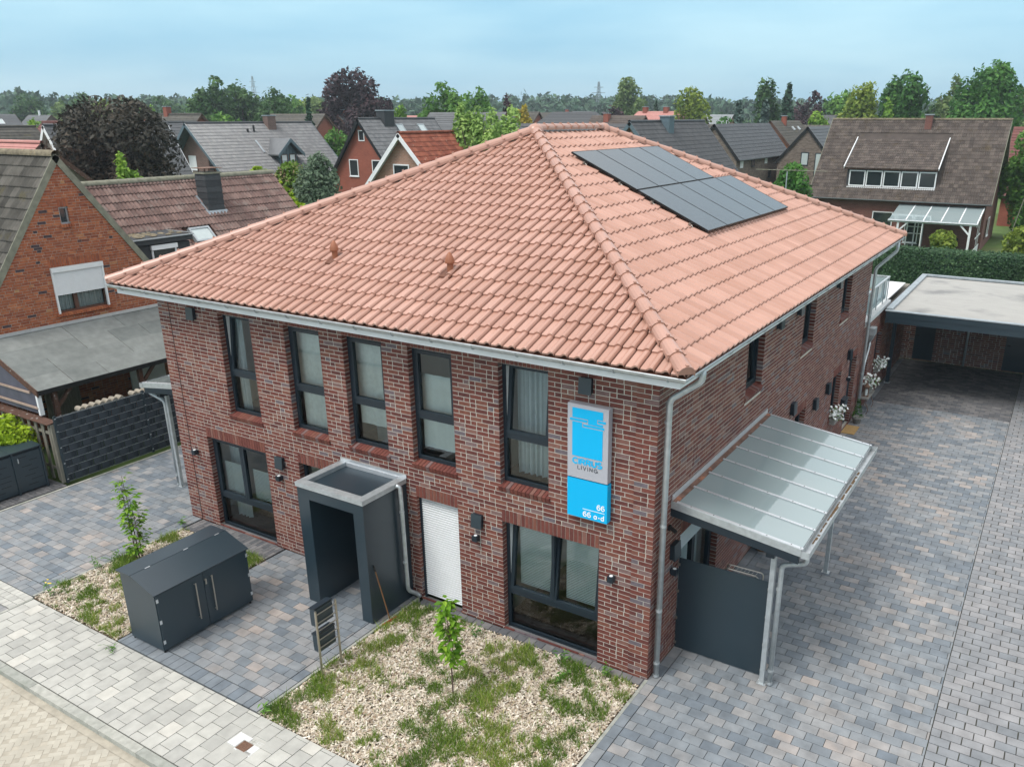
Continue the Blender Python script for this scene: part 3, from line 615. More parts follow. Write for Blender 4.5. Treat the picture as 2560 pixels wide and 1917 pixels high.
itR = tile_items((ex1, ey0, EZ), Y_, np.array([-ct, 0, st_]), np.array([st_, 0, ct]), SL, wd, lambda u: min(u, wd-u, RUN)/ct-.05, .2393, SL/18, PROF_M, 22, key='t2')
pieces('roof_tile', house, itF+itR, M['tile'], 300)
pk0 = (XM, ey0+RUN, PZ); pk1 = (XM, ey1-RUN, PZ); c00, c10, c11, c01 = (ex0,ey0,EZ), (ex1,ey0,EZ), (ex1,ey1,EZ), (ex0,ey1,EZ); dz = lambda p, h=-.03: (p[0], p[1], p[2]+h)
mb = MB(); mb.add([dz(c00), dz(c10), dz(pk0)], [(0,1,2)]); mb.quad(dz(c10), dz(c11), dz(pk1), dz(pk0)); part('roof_underlay', mb, M['tile_lap'], house)
mb = MB(); mb.quad(c01, c00, pk0, pk1); mb.add([c11, c01, pk1], [(0,1,2)]); part('rear_roof', mb, M['tile'], house)
def cap_row(a, b, spacing, r0, r1, name, parent, mat, first=0, studs=True, n=9, arc=1.75, endcap=False):
    a = Vector(a); b = Vector(b); d = (b-a).normalized(); L = (b-a).length; k = max(1, round(L/spacing)); sp_ = L/k; up = (Vector((0,0,1))-d*d.z).normalized(); q = d.cross(up)
    for i in range(k):
        mb = MB(); p = a+d*(sp_*i); e = p+d*(sp_+.05)
        for rr, rb, off in ((r0, r1, 0), (r0-.016, r1-.016, 0)):
            A = [p+(up*math.cos(t)+q*math.sin(t))*rr for t in [(-arc+2*arc*j/n) for j in range(n+1)]]; B = [e+(up*math.cos(t)+q*math.sin(t))*rb for t in [(-arc+2*arc*j/n) for j in range(n+1)]]
            m = n+1; mb.add(A+B, [(j, j+1, m+j+1, m+j) for j in range(n)], .3+.4*R.random())
        m = n+1; mb.f += [(j+1, j, 2*m+j, 2*m+j+1) for j in range(n)]; mb.t += [.1]*n; mb.m += [0]*n
        if studs:
            for t in (0, -1.15, 1.15):
                c_ = p+d*.03+(up*math.cos(t)+q*math.sin(t))*(r0+.008); s = .016 if t else .022
                mb.beam(c_-q*s, c_+q*s, .04, .022, .2, up=tuple(up))
        if endcap and i == 0:
            pts = [p+d*.004+(up*math.cos(t)+q*math.sin(t))*(r0-.012) for t in [(-1.57+3.14*j/10) for j in range(11)]]; mb.add(pts, [tuple(range(11))], 0)
        part(name, mb, mat, parent)
hz = .045
cap_row(dz(c00, hz), dz(pk0, hz), .405, .135, .115, 'hip_tile', house, M['tile'], endcap=True); cap_row(dz(c10, hz), dz(pk0, hz), .405, .135, .115, 'hip_tile', house, M['tile'], endcap=True)
cap_row(dz(c11, hz), dz(pk1, hz), .405, .135, .115, 'hip_tile', house, M['tile'], endcap=True); cap_row(dz(c01, hz), dz(pk1, hz), .405, .135, .115, 'hip_tile', house, M['tile'])
cap_row(dz(pk0, hz+.03), dz(pk1, hz+.03), .36, .125, .11, 'ridge_tile', house, M['tile'])
for p in (pk0, pk1):
    mb = MB(); mb.lathe([(.19,-.09), (.20,0), (.17,.09), (.10,.15), (0.01,.17)], dz(p, .03), 14); part('peak_tile', mb, M['tile'], house, smooth=True)
for x, y in ((-7.62, .97), (-4.70, .97)):        # vent cowls
    z = EZ+(y-ey0)*.4537+.02; mb = MB(); mb.tube([(x,y,z-.05), (x,y-.02,z+.2)], .058, 10); v = part('vent_pipe', mb, M['cowl'], house, smooth=False)
    mb = MB(); mb.lathe([(.05,.0), (.088,.01), (.092,.03), (.075,.11), (.035,.19), (.004,.22)], (x,y-.02,z+.15), 12); part('cowl', mb, M['cowl'], v, smooth=True)
    mb = MB(); mb.hexa([(x-.12,y-.2,z-.085),(x+.12,y-.2,z-.085),(x+.12,y+.16,z+.08),(x-.12,y+.16,z+.08),(x-.12,y-.2,z-.06),(x+.12,y-.2,z-.06),(x+.12,y+.16,z+.105),(x-.12,y+.16,z+.105)]); part('vent_flashing', mb, M['tile_lap'], v)
# ---- eaves
def ringbox(i0, i1, z0, z1):
    mb = MB(); A = [(-HW-i1,-i1), (i1,-i1), (i1,HD+i1), (-HW-i1,HD+i1)]; B = [(-HW-i0,-i0), (i0,-i0), (i0,HD+i0), (-HW-i0,HD+i0)]
    for k in range(4):
        a, b, c, d = A[k], A[(k+1) % 4], B[(k+1) % 4], B[k]
        mb.hexa([(*a,z0), (*b,z0), (*c,z0), (*d,z0), (*a,z1), (*b,z1), (*c,z1), (*d,z1)])
    return mb
part('fascia', ringbox(.525, .55, 5.555, 5.70), M['white_paint'], house); part('soffit', ringbox(-.01, .523, 5.575, 5.59), M['white_paint'], house)
part('eave_gap_shade', ringbox(.50, .60, 5.705, 5.765), M['black'], house)  # black strip stands in for the shaded gap below the tile edges
mb = MB(); prof = [(.62+.075*math.cos(t), 5.748+.075*math.sin(t)) for t in [math.pi*(1+k/8) for k in range(9)]]
cor = lambda i: [(-HW-i,-i), (i,-i), (i,HD+i), (-HW-i,HD+i)]
for (i0, z0), (i1, z1) in zip(prof, prof[1:]):
    A, B = cor(i0), cor(i1)
    for k in range(4): mb.quad((*A[k],z0), (*A[(k+1) % 4],z0), (*B[(k+1) % 4],z1), (*B[k],z1))
A = cor(.695)
for k in range(4): mb.tube([(*A[k],5.752), (*A[(k+1) % 4],5.752)], .012, 6)
part('gutter', mb, M['galv'], house)
gb = [(x, -1) for x in np.arange(-12.5, .4, .86)]
for k, x in enumerate(np.arange(-12.5, .5, .86)):
    mb = MB(); ps = [(x, -.62-.079*math.cos(t), 5.748+.079*math.sin(t)) for t in [math.pi*(1+j/6) for j in range(7)]]
    for p, q in zip(ps, ps[1:]): mb.beam(p, q, .03, .006, up=(1,0,0))
    part('gutter_bracket', mb, M['galv'], house)
for y in np.arange(1.2, 16.3, .86):
    mb = MB(); ps = [(.62+.079*math.cos(t), y, 5.748+.079*math.sin(t)) for t in [math.pi*(1+j/6) for j in range(7)]]
    for p, q in zip(ps, ps[1:]): mb.beam(p, q, .03, .006, up=(0,1,0))
    part('gutter_bracket', mb, M['galv'], house)
def soft(pts, r=.09, k=4):                      # round the corners of a path
    out = [Vector(pts[0])]
    for a, b, c in zip(pts, pts[1:], pts[2:]):
        a, b, c = Vector(a), Vector(b), Vector(c); p = b+(a-b).normalized()*min(r, (a-b).length*.45); q = b+(c-b).normalized()*min(r, (c-b).length*.45)
        for j in range(k+1): t = j/k; out.append(p*(1-t)**2+b*2*t*(1-t)+q*t*t)
    return out+[Vector(pts[-1])]
def downpipe(pts, r, parent, collars=(), name='downpipe', mat='galv'):
    mb = MB(); mb.tube(soft(pts), r, 10); o = part(name, mb, M[mat], parent, smooth=True)
    for p in collars: mb = MB(); mb.tube([(p[0],p[1],p[2]-.02), (p[0],p[1],p[2]+.02)], r+.008, 10); part('collar', mb, M['galv'], o)
downpipe([(.62,.15,5.69), (.62,.15,5.50), (.11,.15,5.12), (.10,.15,.02)], .05, house, [(.10,.15,z) for z in (4.75, 2.95, 1.35, .30, .04)])
downpipe([(.62,15.95,5.69), (.62,15.95,5.40), (.11,15.72,4.85), (.10,15.70,.02)], .05, house, [(.10,15.7,z) for z in (3.4, 1.5)])
# ---- roof terrace over the rear wing
mb = MB(); mb.box((-HW,HD+.03,3.025), (-.16,23.9,3.07)); part('terrace_floor', mb, M['terr'], house)
mb = MB(); mb.box((-.28,HD+.03,3.03), (.05,19.7,3.16)); mb.box((-HW,19.42,3.03), (-.281,19.7,3.16)); part('terrace_kerb', mb, M['terr'], house)
rail = MB(); rail.box((-.12,HD+.05,3.97), (-.06,19.58,4.01)); rail.box((-6,19.52,3.97), (-.121,19.58,4.01))
rl = part('railing', rail, M['galv'], house)
for y in (16.6, 17.7, 18.8, 19.55): mb = MB(); mb.box((-.10,y-.018,3.16), (-.07,y+.018,3.97)); part('post', mb, M['zinc'], rl)
for a, b in ((15.75,16.57), (16.63,17.67), (17.73,18.77), (18.83,19.5)): mb = MB(); mb.box((-.12,a,3.24), (-.112,b,3.96)); part('panel', mb, M['frost'], rl)
for a, b in ((-1.3,-.15), (-2.5,-1.35), (-3.7,-2.55)): mb = MB(); mb.box((a,19.51,3.24), (b,19.518,3.96)); part('panel', mb, M['frost'], rl)
mb = MB(); mb.hexa([(.02,16.5,2.36),(.10,16.5,2.36),(.10,16.7,2.36),(.02,16.7,2.36),(.01,16.4,2.6),(.2,16.4,2.6),(.2,16.8,2.6),(.01,16.8,2.6)]); mb.hexa([(.01,16.4,2.6),(.2,16.4,2.6),(.2,16.8,2.6),(.01,16.8,2.6),(.01,16.4,2.82),(.2,16.4,2.82),(.2,16.8,2.82),(.01,16.8,2.82)])
hop = part('rain_hopper', mb, M['galv'], house); downpipe([(.06,16.6,2.37), (.06,16.55,2.1), (.09,15.95,1.75), (.10,15.84,1.5), (.1,15.84,.05)], .04, house)
# ---- little things fixed to the walls, and the signs
def wall_vent(x, y, z, n, w=.21, h=.25, name='wall_vent', grp='square vent covers on the walls', label='', dep=.085):
    t = thing(name, label, 'vent cover', (x, y, z), grp); U = np.array([-n[1], n[0], 0.]) if n[1] >= 0 else np.array([1., 0, 0]); nn = np.array([n[0], n[1], 0.])
    if n[0]: U = Y_
    o = np.array([x, y, z]); mb = MB(); obox(mb, o, U, nn, -w/2, w/2, -h/2, h/2, .01, dep-.012); part('housing', mb, M['frame'], t)
    mb = MB(); q = lambda u, zz, m: o+U*u+Z_*zz+nn*m; e = .012
    mb.hexa([q(-w/2-e,-h/2-e,dep+.022), q(w/2+e,-h/2-e,dep+.022), q(w/2+e,-h/2-e,dep-.01), q(-w/2-e,-h/2-e,dep-.01), q(-w/2-e,h/2+e,dep), q(w/2+e,h/2+e,dep), q(w/2+e,h/2+e,dep-.011), q(-w/2-e,h/2+e,dep-.011)]); part('cover', mb, M['anth'], t); return t
wall_vent(-11.10, 0, 5.20, (0,-1), label='anthracite vent cover high under the eave at the left end of the front wall')
wall_vent(-1.26, 0, 5.18, (0,-1), label='anthracite vent cover high under the eave above the cyan sign')
wall_vent(-8.81, 0, 2.19, (0,-1), label='anthracite vent cover between the ground-floor window and the porch')
wall_vent(-3.53, 0, 2.18, (0,-1), label='anthracite vent cover beside the closed white shutter')
for y, z, l in ((.83, 2.17, 'anthracite vent cover on the side wall beside the galvanised downpipe'), (7.83, 2.67, 'anthracite vent cover on the side wall just past the glass canopy'), (10.05, 2.13, 'anthracite vent cover on the side wall left of the first flower box'),
                (11.35, 2.2, 'anthracite vent cover right beside the ground-floor window with the flower box'), (13.7, 2.6, 'anthracite vent cover on the side wall above the house door'), (6.05, 5.15, 'anthracite vent cover under the side eave after the tilted window'),
                (7.57, 5.15, 'anthracite vent cover under the side eave before the second upper window'), (11.25, 5.15, 'anthracite vent cover under the side eave before the last upper window')): wall_vent(0, y, z, (1,0), .24, .28, label=l, dep=.1)
def wall_lamp(x, y, z, n, label):
    t = thing('wall_lamp', label, 'wall lamp', (x, y, z), 'small cube lamps on the walls'); U = X_ if n[1] else Y_; nn = np.array([n[0], n[1], 0.]); o = np.array([x, y, z]); mb = MB()
    obox(mb, o, U, nn, -.055, .055, -.055, .055, .03, .13); obox(mb, o, U, nn, -.04, .04, -.04, .04, .006, .03); part('housing', mb, M['frame'], t)
    mb = MB(); c = o+nn*.08; mb.lathe([(.032,.056), (.032,.062)], tuple(c), 12); part('lens', mb, M['ltr'], t)
wall_lamp(-11.71, 0, 1.83, (0,-1), 'small cube wall lamp near the left corner of the front wall'); wall_lamp(-8.86, 0, 1.82, (0,-1), 'small cube wall lamp left of the porch under a vent cover')
wall_lamp(-3.56, 0, 1.82, (0,-1), 'small cube wall lamp right of the closed white shutter'); wall_lamp(-.71, 0, 1.83, (0,-1), 'small cube wall lamp on the right front pier below the cyan sign')
wall_lamp(0, .80, 1.77, (1,0), 'small cube wall lamp on the side wall at the dark screen'); wall_lamp(0, 13.86, 1.8, (1,0), 'small cube wall lamp beside the side house door')
t = thing('security_camera', 'small black camera on the side wall behind the downpipe', 'camera', (0,.6,2.7)); mb = MB(); mb.box((.01,.56,2.66), (.05,.64,2.74)); part('bracket', mb, M['black'], t); mb = MB(); mb.tube([(.05,.6,2.7), (.16,.56,2.67)], .035, 8); part('barrel', mb, M['black'], t)
def arc(cx, cy, rx, ry, a, b, n=10): return [(cx+rx*math.cos(rad(a+(b-a)*k/n)), cy+ry*math.sin(rad(a+(b-a)*k/n))) for k in range(n+1)]
SS_ = arc(.34,.745,.30,.215,35,270,9)[:-1]+arc(.34,.265,.32,.235,90,-145,9)
GLY = {'C': (.74, [arc(.42,.5,.38,.46,48,312,14)]), 'I': (.16, [[(.08,.0),(.08,1.)]]), 'L': (.55, [[(.08,1.),(.08,.06),(.55,.06)]]), 'V': (.72, [[(.03,1.),(.36,.02),(.69,1.)]]), 'N': (.76, [[(.08,.0),(.08,1.)],[(.08,.98),(.68,.02)],[(.68,0),(.68,1.)]]),
 'R': (.72, [[(.08,.0),(.08,1.)],[(.08,.94),(.40,.94)]+arc(.42,.72,.22,.22,90,-90,8)+[(.08,.50)],[(.36,.50),(.66,0)]]), 'U': (.72, [[(.08,1.),(.08,.34)]+arc(.36,.34,.28,.28,180,360,8)+[(.64,1.)]]), 'S': (.68, [SS_]),
 'G': (.80, [arc(.42,.5,.38,.46,48,340,14),[(.45,.46),(.79,.46),(.79,.08)]]), '6': (.62, [arc(.33,.32,.26,.27,0,360,14),[(.07,.34)]+arc(.36,.55,.29,.40,178,50,8)]), 'a': (.58, [arc(.27,.33,.22,.28,30,330,12),[(.50,.62),(.50,.02)]]), 'd': (.60, [arc(.27,.33,.22,.28,30,330,12),[(.50,1.),(.50,.02)]]), '-': (.40, [[(.06,.36),(.34,.36)]]), ' ': (.28, [])}
def text_part(s, x0, x1, z0, h, y, t, mat, parent, gap=.14, name='lettering'):
    ws = [GLY[c][0]+gap for c in s]; k = (x1-x0)/(sum(ws)-gap); mb = MB(); x = x0; lay = 0
    for c, w_ in zip(s, ws):
        for pl in GLY[c][1]:
            P = [np.array([x+px*k, z0+pz*h]) for px, pz in pl]; lay += 1; A = []; hw_ = t/2
            for i, p in enumerate(P):
                d = P[min(i+1, len(P)-1)]-P[max(i-1, 0)]; d = d/np.linalg.norm(d); n = np.array([-d[1], d[0]])
                if 0 < i < len(P)-1:
                    d0 = (p-P[i-1])/np.linalg.norm(p-P[i-1]); m = 1/max(.5, abs(d0@d)); 
                else: m = 1
                A.append((p+n*hw_*m, p-n*hw_*m))
            yy = y-.0004*lay; f = lambda q, e: (q[0], yy-e, q[1])
            for (a, b), (c_, d_) in zip(A, A[1:]): mb.hexa([f(a,0), f(b,0), f(d_,0), f(c_,0), f(a,.003), f(b,.003), f(d_,.003), f(c_,.003)])
        x += w_*k
    return part(name, mb, mat, parent)
sg = thing('house_sign', 'tall silver and cyan sign with emblem, lettering and house numbers 66', 'sign', (-1.155, -.02, 2.885))
mb = MB(); mb.box((-1.53,-.16,3.60), (-.78,-.03,4.885)); part('upper_panel', mb, M['silver'], sg); mb = MB(); mb.box((-1.53,-.16,2.885), (-.775,-.03,3.578)); part('lower_panel', mb, M['blue'], sg)
mb = MB(); mb.box((-1.4,-.03,3.0), (-.9,0,4.8)); part('mount', mb, M['black'], sg)
def plate(poly): return MB().prism([(x, -.1605, z) for x, z in poly], (0,-.006,0))
em = MB()
for poly in ([(-1.44,4.655),(-1.15,4.655),(-1.15,4.575),(-.88,4.575),(-.88,4.61),(-.985,4.61),(-.985,4.685),(-.88,4.685),(-.88,4.82),(-1.44,4.82)], [(-1.485,4.60),(-1.165,4.60),(-1.165,4.637),(-1.485,4.637)], [(-.968,4.632),(-.83,4.632),(-.83,4.668),(-.968,4.668)],
             [(-1.24,4.525),(-.855,4.525),(-.855,4.562),(-1.24,4.562)], [(-1.44,3.99),(-.88,3.99),(-.88,4.507),(-1.258,4.507),(-1.258,4.582),(-1.44,4.582)]):
    p = plate(poly); em.add(p.v, p.f)
part('emblem', em, M['blue'], sg)
text_part('CIRRUS', -1.43, -.885, 3.853, .10, -.1615, .026, M['blue'], sg, .10); text_part('LIVING', -1.34, -.965, 3.76, .066, -.1615, .0085, M['ink'], sg, .30)
text_part('66', -.965, -.82, 3.10, .095, -.1615, .017, M['ltr'], sg, .12); text_part('66 a-d', -1.225, -.82, 2.925, .095, -.1615, .017, M['ltr'], sg, .12)
mb = MB(); mb.box((-1.23,-.166,3.055), (-.82,-.1605,3.063)); part('divider_line', mb, M['ltr'], sg)
# ---- solar panels on the right slope
NR = np.array([st_, 0, ct]); SR = np.array([-ct, 0, st_])
def onR(y, x, h): return np.array([x, y, EZ+(ex1-x)*.4537+h])
k = 0
for row, (xa, xb, n) in enumerate(((-4.965,-3.31,4), (-3.285,-1.615,5))):
    for i in range(n):
        y0 = 5.765+i*1.152; y1 = y0+1.14; q = lambda x, y, h: onR(y, x, .05)+NR*h
        lab = 'solar panel, %s of the %s row on the terracotta roof' % (['first', 'second', 'third', 'fourth', 'last'][i] if not (row == 0 and i == 3) else 'last', 'upper' if row == 0 else 'lower')
        t = thing('solar_panel', lab, 'solar panel', tuple(q((xa+xb)/2, (y0+y1)/2, .06)), 'solar panels on the side slope'); mb = MB()
        for a, b, c, d in ((xa,xb,y0,y0+.012), (xa,xb,y1-.012,y1), (xa,xa+.012,y0+.012,y1-.012), (xb-.012,xb,y0+.012,y1-.012)):
            mb.hexa([q(a,c,.065), q(b,c,.065), q(b,d,.065), q(a,d,.065), q(a,c,.105), q(b,c,.105), q(b,d,.105), q(a,d,.105)])
        part('frame', mb, M['black'], t)
        mb = MB(); a, b, c, d = xa+.012, xb-.012, y0+.012, y1-.012; mb.hexa([q(a,c,.07), q(b,c,.07), q(b,d,.07), q(a,d,.07), q(a,c,.1025), q(b,c,.1025), q(b,d,.1025), q(a,d,.1025)]); part('cell_glass', mb, M['solar'], t)
rk = thing('panel_rack', 'steel rails and hooks carrying the solar panels above the tiles', 'mounting rail', tuple(onR(8, -3.3, .03)))
for x, ya, yb in ((-4.6,5.70,10.5), (-3.7,5.70,10.5), (-2.9,5.68,11.6), (-2.0,5.68,11.6)):
    q = lambda xx, y, h: onR(y, xx, .05)+NR*h
    mb = MB(); mb.hexa([q(x-.02,ya,.02), q(x+.02,ya,.02), q(x+.02,yb,.02), q(x-.02,yb,.02), q(x-.02,ya,.062), q(x+.02,ya,.062), q(x+.02,yb,.062), q(x-.02,yb,.062)]); part('rail', mb, M['steel'], rk)
    mb = MB(); y = ya+.05; mb.tube([q(x+.05,y,-.03), q(x+.10,y,-.02), q(x+.06,y,.02), q(x+.02,y,.03)], .012, 6); part('hook', mb, M['steel'], rk)
# ------------------------------------------------------------------ GROUND
mb = MB(); mb.quad((-1000,-300,-.16), (500,-300,-.16), (500,1000,-.16), (-1000,1000,-.16)); struct('ground', mb, M['lawn'])
def paving(name, x0, x1, y0, y1, along, a, b, mat, jm, seed, holes=(), z=0., jt=.010, rnd=.35, tj=0, limit=300, piece='paver', tints=None, shift=.5):
    """courses of stones a long, b deep; along='x' or 'y' is the way the courses run"""
    r = random.Random(seed); mb = MB(); mb.quad((x0,y0,z-.018), (x1,y0,z-.018), (x1,y1,z-.018), (x0,y1,z-.018)); s = struct(name, mb, jm); its = []
    A0, A1, B0, B1 = (x0, x1, y0, y1) if along == 'x' else (y0, y1, x0, x1); nb = max(1, round((B1-B0)/b)); b = (B1-B0)/nb
    for i in range(nb):
        c0 = B0+i*b; u = A0-(a*(shift*(i % 2)) if shift else r.random()*a)
        while u < A1-.01:
            p, q = max(u, A0), min(u+a, A1); u += a
            if q-p < .03: continue
            j = [(r.random()-.5)*tj for _ in range(4)]
            cx, cy = ((p+q)/2, c0+b/2) if along == 'x' else (c0+b/2, (p+q)/2)
            if any(h0 < cx < h1 and h2 < cy < h3 for h0, h1, h2, h3 in holes): continue
            lx, ly = (q-p-jt, b-jt) if along == 'x' else (b-jt, q-p-jt); zz = z+(r.random()-.5)*.003
            t = r.random() if tints is None else tints(r, cx, cy)
            if tj:
                hx, hy = lx/2, ly/2; c_ = lambda sx, sy, k: (sx*hx-sx*abs(j[k]), sy*hy-sy*abs(j[(k+1) % 4]))
                pts = [c_(-1,-1,0), c_(1,-1,1), c_(1,1,2), c_(-1,1,3)]; v = np.array([(*p_, -.06) for p_ in pts]+[(*p_, 0) for p_ in pts]); f = [(4,5,6,7),(0,1,5,4),(1,2,6,5),(2,3,7,6),(3,0,4,7)]
                its.append(dict(p=np.array([cx, cy, zz]), R=np.eye(3), v=v, f=f, key=None, t=t, n=Z_, s=math.sqrt(lx*ly)))
            else:
                v, f, k = boxshape(round(lx, 3), round(ly, 3), .06); its.append(dict(p=np.array([cx, cy, zz-.03]), R=np.eye(3), v=v, f=f, key=k, t=t, n=Z_, s=math.sqrt(lx*ly)))
    pieces(piece, s, its, mat, limit); return s
_cx = [(R.uniform(-1.2,1.2), R.uniform(-1.2,1.2), R.uniform(0,6.28)) for _ in range(9)]
def pt(r, x, y):                                # colour-mixed pavers, warm ones in loose drifts
    w = sum(math.cos(a*x*1.7+b*y*1.7+c) for a, b, c in _cx)/9
    return min(1, max(0, .36+w*.5+r.gauss(0, .24)))
paving('entrance_path', -9.0, -5.36, -3.78, -.02, 'x', .30, .20, M['paver'], M['joint'], 31, tints=pt)
paving('path_border', -5.35, -5.16, -4.08, -.02, 'y', .30, .19, M['paver'], M['joint'], 32, tints=pt); paving('path_border', -9.0, -5.36, -4.08, -3.79, 'x', .20, .29, M['paver'], M['joint'], 33, tints=lambda r, x, y: min(1, max(0, .12+r.gauss(0,.16))), shift=0)
paving('driveway', .20, 4.44, -5.5, 17.8, 'x', .30, .20, M['paver'], M['joint'], 34, tints=pt)
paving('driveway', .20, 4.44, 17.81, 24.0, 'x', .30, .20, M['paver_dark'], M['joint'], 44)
paving('driveway_border', .005, .195, -5.5, 24.0, 'y', .30, .19, M['paver'], M['joint'], 35, tints=pt)
paving('old_driveway', 4.442, 9.5, -5.5, 24, 'x', .30, .20, M['paver_old'], M['joint'], 36, tj=.014, jt=.010)
paving('side_driveway', -16.55, -12.31, -3.7, 15, 'x', .30, .20, M['paver'], M['joint'], 37, tints=pt)
paving('side_driveway', -12.30, -11.96, -3.7, -.01, 'x', .30, .20, M['paver'], M['joint'], 38, tints=pt)
paving('bin_standing', -18.9, -16.72, -6, -.6, 'x', .20, .10, M['paver_dark'], M['joint'], 39)
paving('crossing', -18.9, -11.96, -4.06, -3.71, 'y', .35, .20, M['paver'], M['joint'], 40, tints=lambda r, x, y: r.uniform(.2,.7), shift=0); paving('crossing', -18.9, -11.85, -4.55, -4.07, 'x', .16, .16, M['slab'], M['joint'], 41); paving('crossing', -18.9, -11.85, -5.52, -4.56, 'x', .2, .16, M['paver'], M['joint'], 42)
paving('pavement', -11.80, 6, -5.52, -4.10, 'y', .30, .283, M['slab'], M['joint'], 43, jt=.009, tj=.006, piece='slab', holes=[(-5.0,-4.43,-4.82,-4.53)])
paving('wall_strip', -5.0, -.02, -.20, -.015, 'x', .20, .185, M['paver_dark'], M['joint'], 45, shift=0, jt=.012); paving('wall_strip', -11.9, -9.05, -.55, -.015, 'y', .20, .10, M['paver_dark'], M['joint'], 46)
for xx, (a, b) in ((0, (-3.0, -.99)), (1, (-5.02,-4.01)), (2, (-11.27,-9.29))):   # paving running into the window reveals
    mb = MB(); mb.box((a+.005,-.012,-.05), (b-.005,.12,.004)); struct('threshold', mb, M['paver_dark'])
def kerbrow(name, pts, L, w, h, mat, z, piece, seed):
    (x0, y0), (x1, y1) = pts; d = math.hypot(x1-x0, y1-y0); U = np.array([(x1-x0)/d, (y1-y0)/d, 0]); V = np.array([-U[1], U[0], 0]); n = max(1, round(d/L)); st = d/n; r = random.Random(seed)
    mb = MB(); a = np.array([x0, y0, 0]); q = lambda u, v, zz: a+U*u+V*v+Z_*zz; mb.hexa([q(0,-w/2+.004,z-.25), q(d,-w/2+.004,z-.25), q(d,w/2-.004,z-.25), q(0,w/2-.004,z-.25), q(0,-w/2+.004,z-.01), q(d,-w/2+.004,z-.01), q(d,w/2-.004,z-.01), q(0,w/2-.004,z-.01)])
    s = struct(name, mb, M['joint']); pieces(piece, s, [slabitem(a+U*(st*(k+.5))+Z_*(z-h/2), U, V, Z_, st-.008, w, h, r.random()) for k in range(n)], mat)
kerbrow('kerb', ((-19,-5.61), (6,-5.61)), 1.0, .15, .20, M['kerb'], .0, 'kerb_stone', 1)
kerbrow('bed_edging', ((0,-4.09), (0,-.01)), 1.0, .055, .2, M['kerb'], .006, 'edging_stone', 2); kerbrow('bed_edging', ((-5.11,-4.09), (-5.11,-.02)), 1.0, .055, .2, M['kerb'], .006, 'edging_stone', 3)
kerbrow('bed_edging', ((-11.925,-4.05), (-11.925,-.56)), 1.0, .055, .2, M['kerb'], .006, 'edging_stone', 4); kerbrow('drive_edging', ((-16.60,-6), (-16.60,12)), 1.0, .07, .2, M['kerb'], .008, 'edging_stone', 5)
kerbrow('bed_edging', ((-11.84,-5.52), (-11.84,-4.10)), .5, .06, .2, M['kerb'], .004, 'edging_stone', 6)
# road: herringbone of old blocks, sandy joints
mb = MB(); mb.quad((-60,-12,-.118), (60,-12,-.118), (60,-5.69,-.118), (-60,-5.69,-.118)); road = struct('road', mb, M['road_joint']); its = []; r = random.Random(9); s2 = math.sqrt(.5)
for i in range(-70, 70):
    for j in range(-40, 40):
        for o_, dx, dy in ((0, .2, .1), (1, .1, .2)):
            u = i*.1+j*.2 if True else 0
            px, py = (i*.1+j*.2, i*.1-j*.2) if o_ == 0 else (i*.1+j*.2+.2, i*.1-j*.2)
            px += dx/2; py += dy/2
            wx, wy = (px-py)*s2-7.5, (px+py)*s2-7.8
            if -11.5 < wx < -2.5 and -9.6 < wy < -5.80:
                U = np.array([s2, s2, 0]); V = np.array([-s2, s2, 0]); its.append(slabitem((wx, wy, -.115-.03+(r.random()-.5)*.003), U, V, Z_, dx-.007, dy-.007, .06, r.random()))
pieces('paving_block', road, its, M['road'], 300)
mb = MB(); mb.quad((-19,-5.80,-.105), (6,-5.80,-.105), (6,-5.685,-.098), (-19,-5.685,-.098)); struct('gutter_line', mb, M['road_joint'])
mb = MB(); mb.box((-60,-14.5,-.3), (60,-12.01,0)); struct('opposite_pavement', mb, pm('pavement_concrete', (.36,.37,.35), .9, var=.15)); mb = MB(); mb.box((-60,-50,-.3), (60,-14.51,.0)); struct('added_reflection_ground', mb, pm('added_ground_paving', (.24,.245,.245), .9, var=.25, scale=1.5))  # forecourt is unseen, stretched back so the windows reflect grey instead of lawn
mb = MB(); mb.box((-5.25,-5.1,-.06), (-4.2,-4.25,-.008)); struct('pavement_patch', mb, M['slab'])
# utility covers in the pavement
t = thing('utility_cover', 'small rusty square utility cover beside a white concrete slab in the pavement', 'manhole cover', (-4.68,-4.7,0)); mb = MB(); mb.box((-4.78,-4.81,-.05), (-4.58,-4.63,.004)); part('frame', mb, M['rust'], t)
mb = MB(); [mb.box((-4.765+k*.035,-4.795,.0041), (-4.745+k*.035,-4.645,.009)) for k in range(5)]; part('lid', mb, M['rust'], t)
mb = MB(); mb.box((-4.99,-4.80,-.05), (-4.80,-4.53,.003)); mb.box((-4.799,-4.62,-.05), (-4.70,-4.53,.002)); mb.box((-4.57,-4.81,-.05), (-4.44,-4.53,.001)); mb.box((-4.79,-4.84,-.05), (-4.44,-4.815,.0)); part('concrete_surround', mb, M['ltr'] if False else pm('white_concrete', (.58,.59,.58), .9, var=.1), t)
mb = MB(); [mb.box((-4.69+i*.066,-4.62+j*.045,-.05), (-4.632+i*.066,-4.58+j*.045,.002)) for i in range(4) for j in range(2)]; part('sett', mb, M['slab'], t)
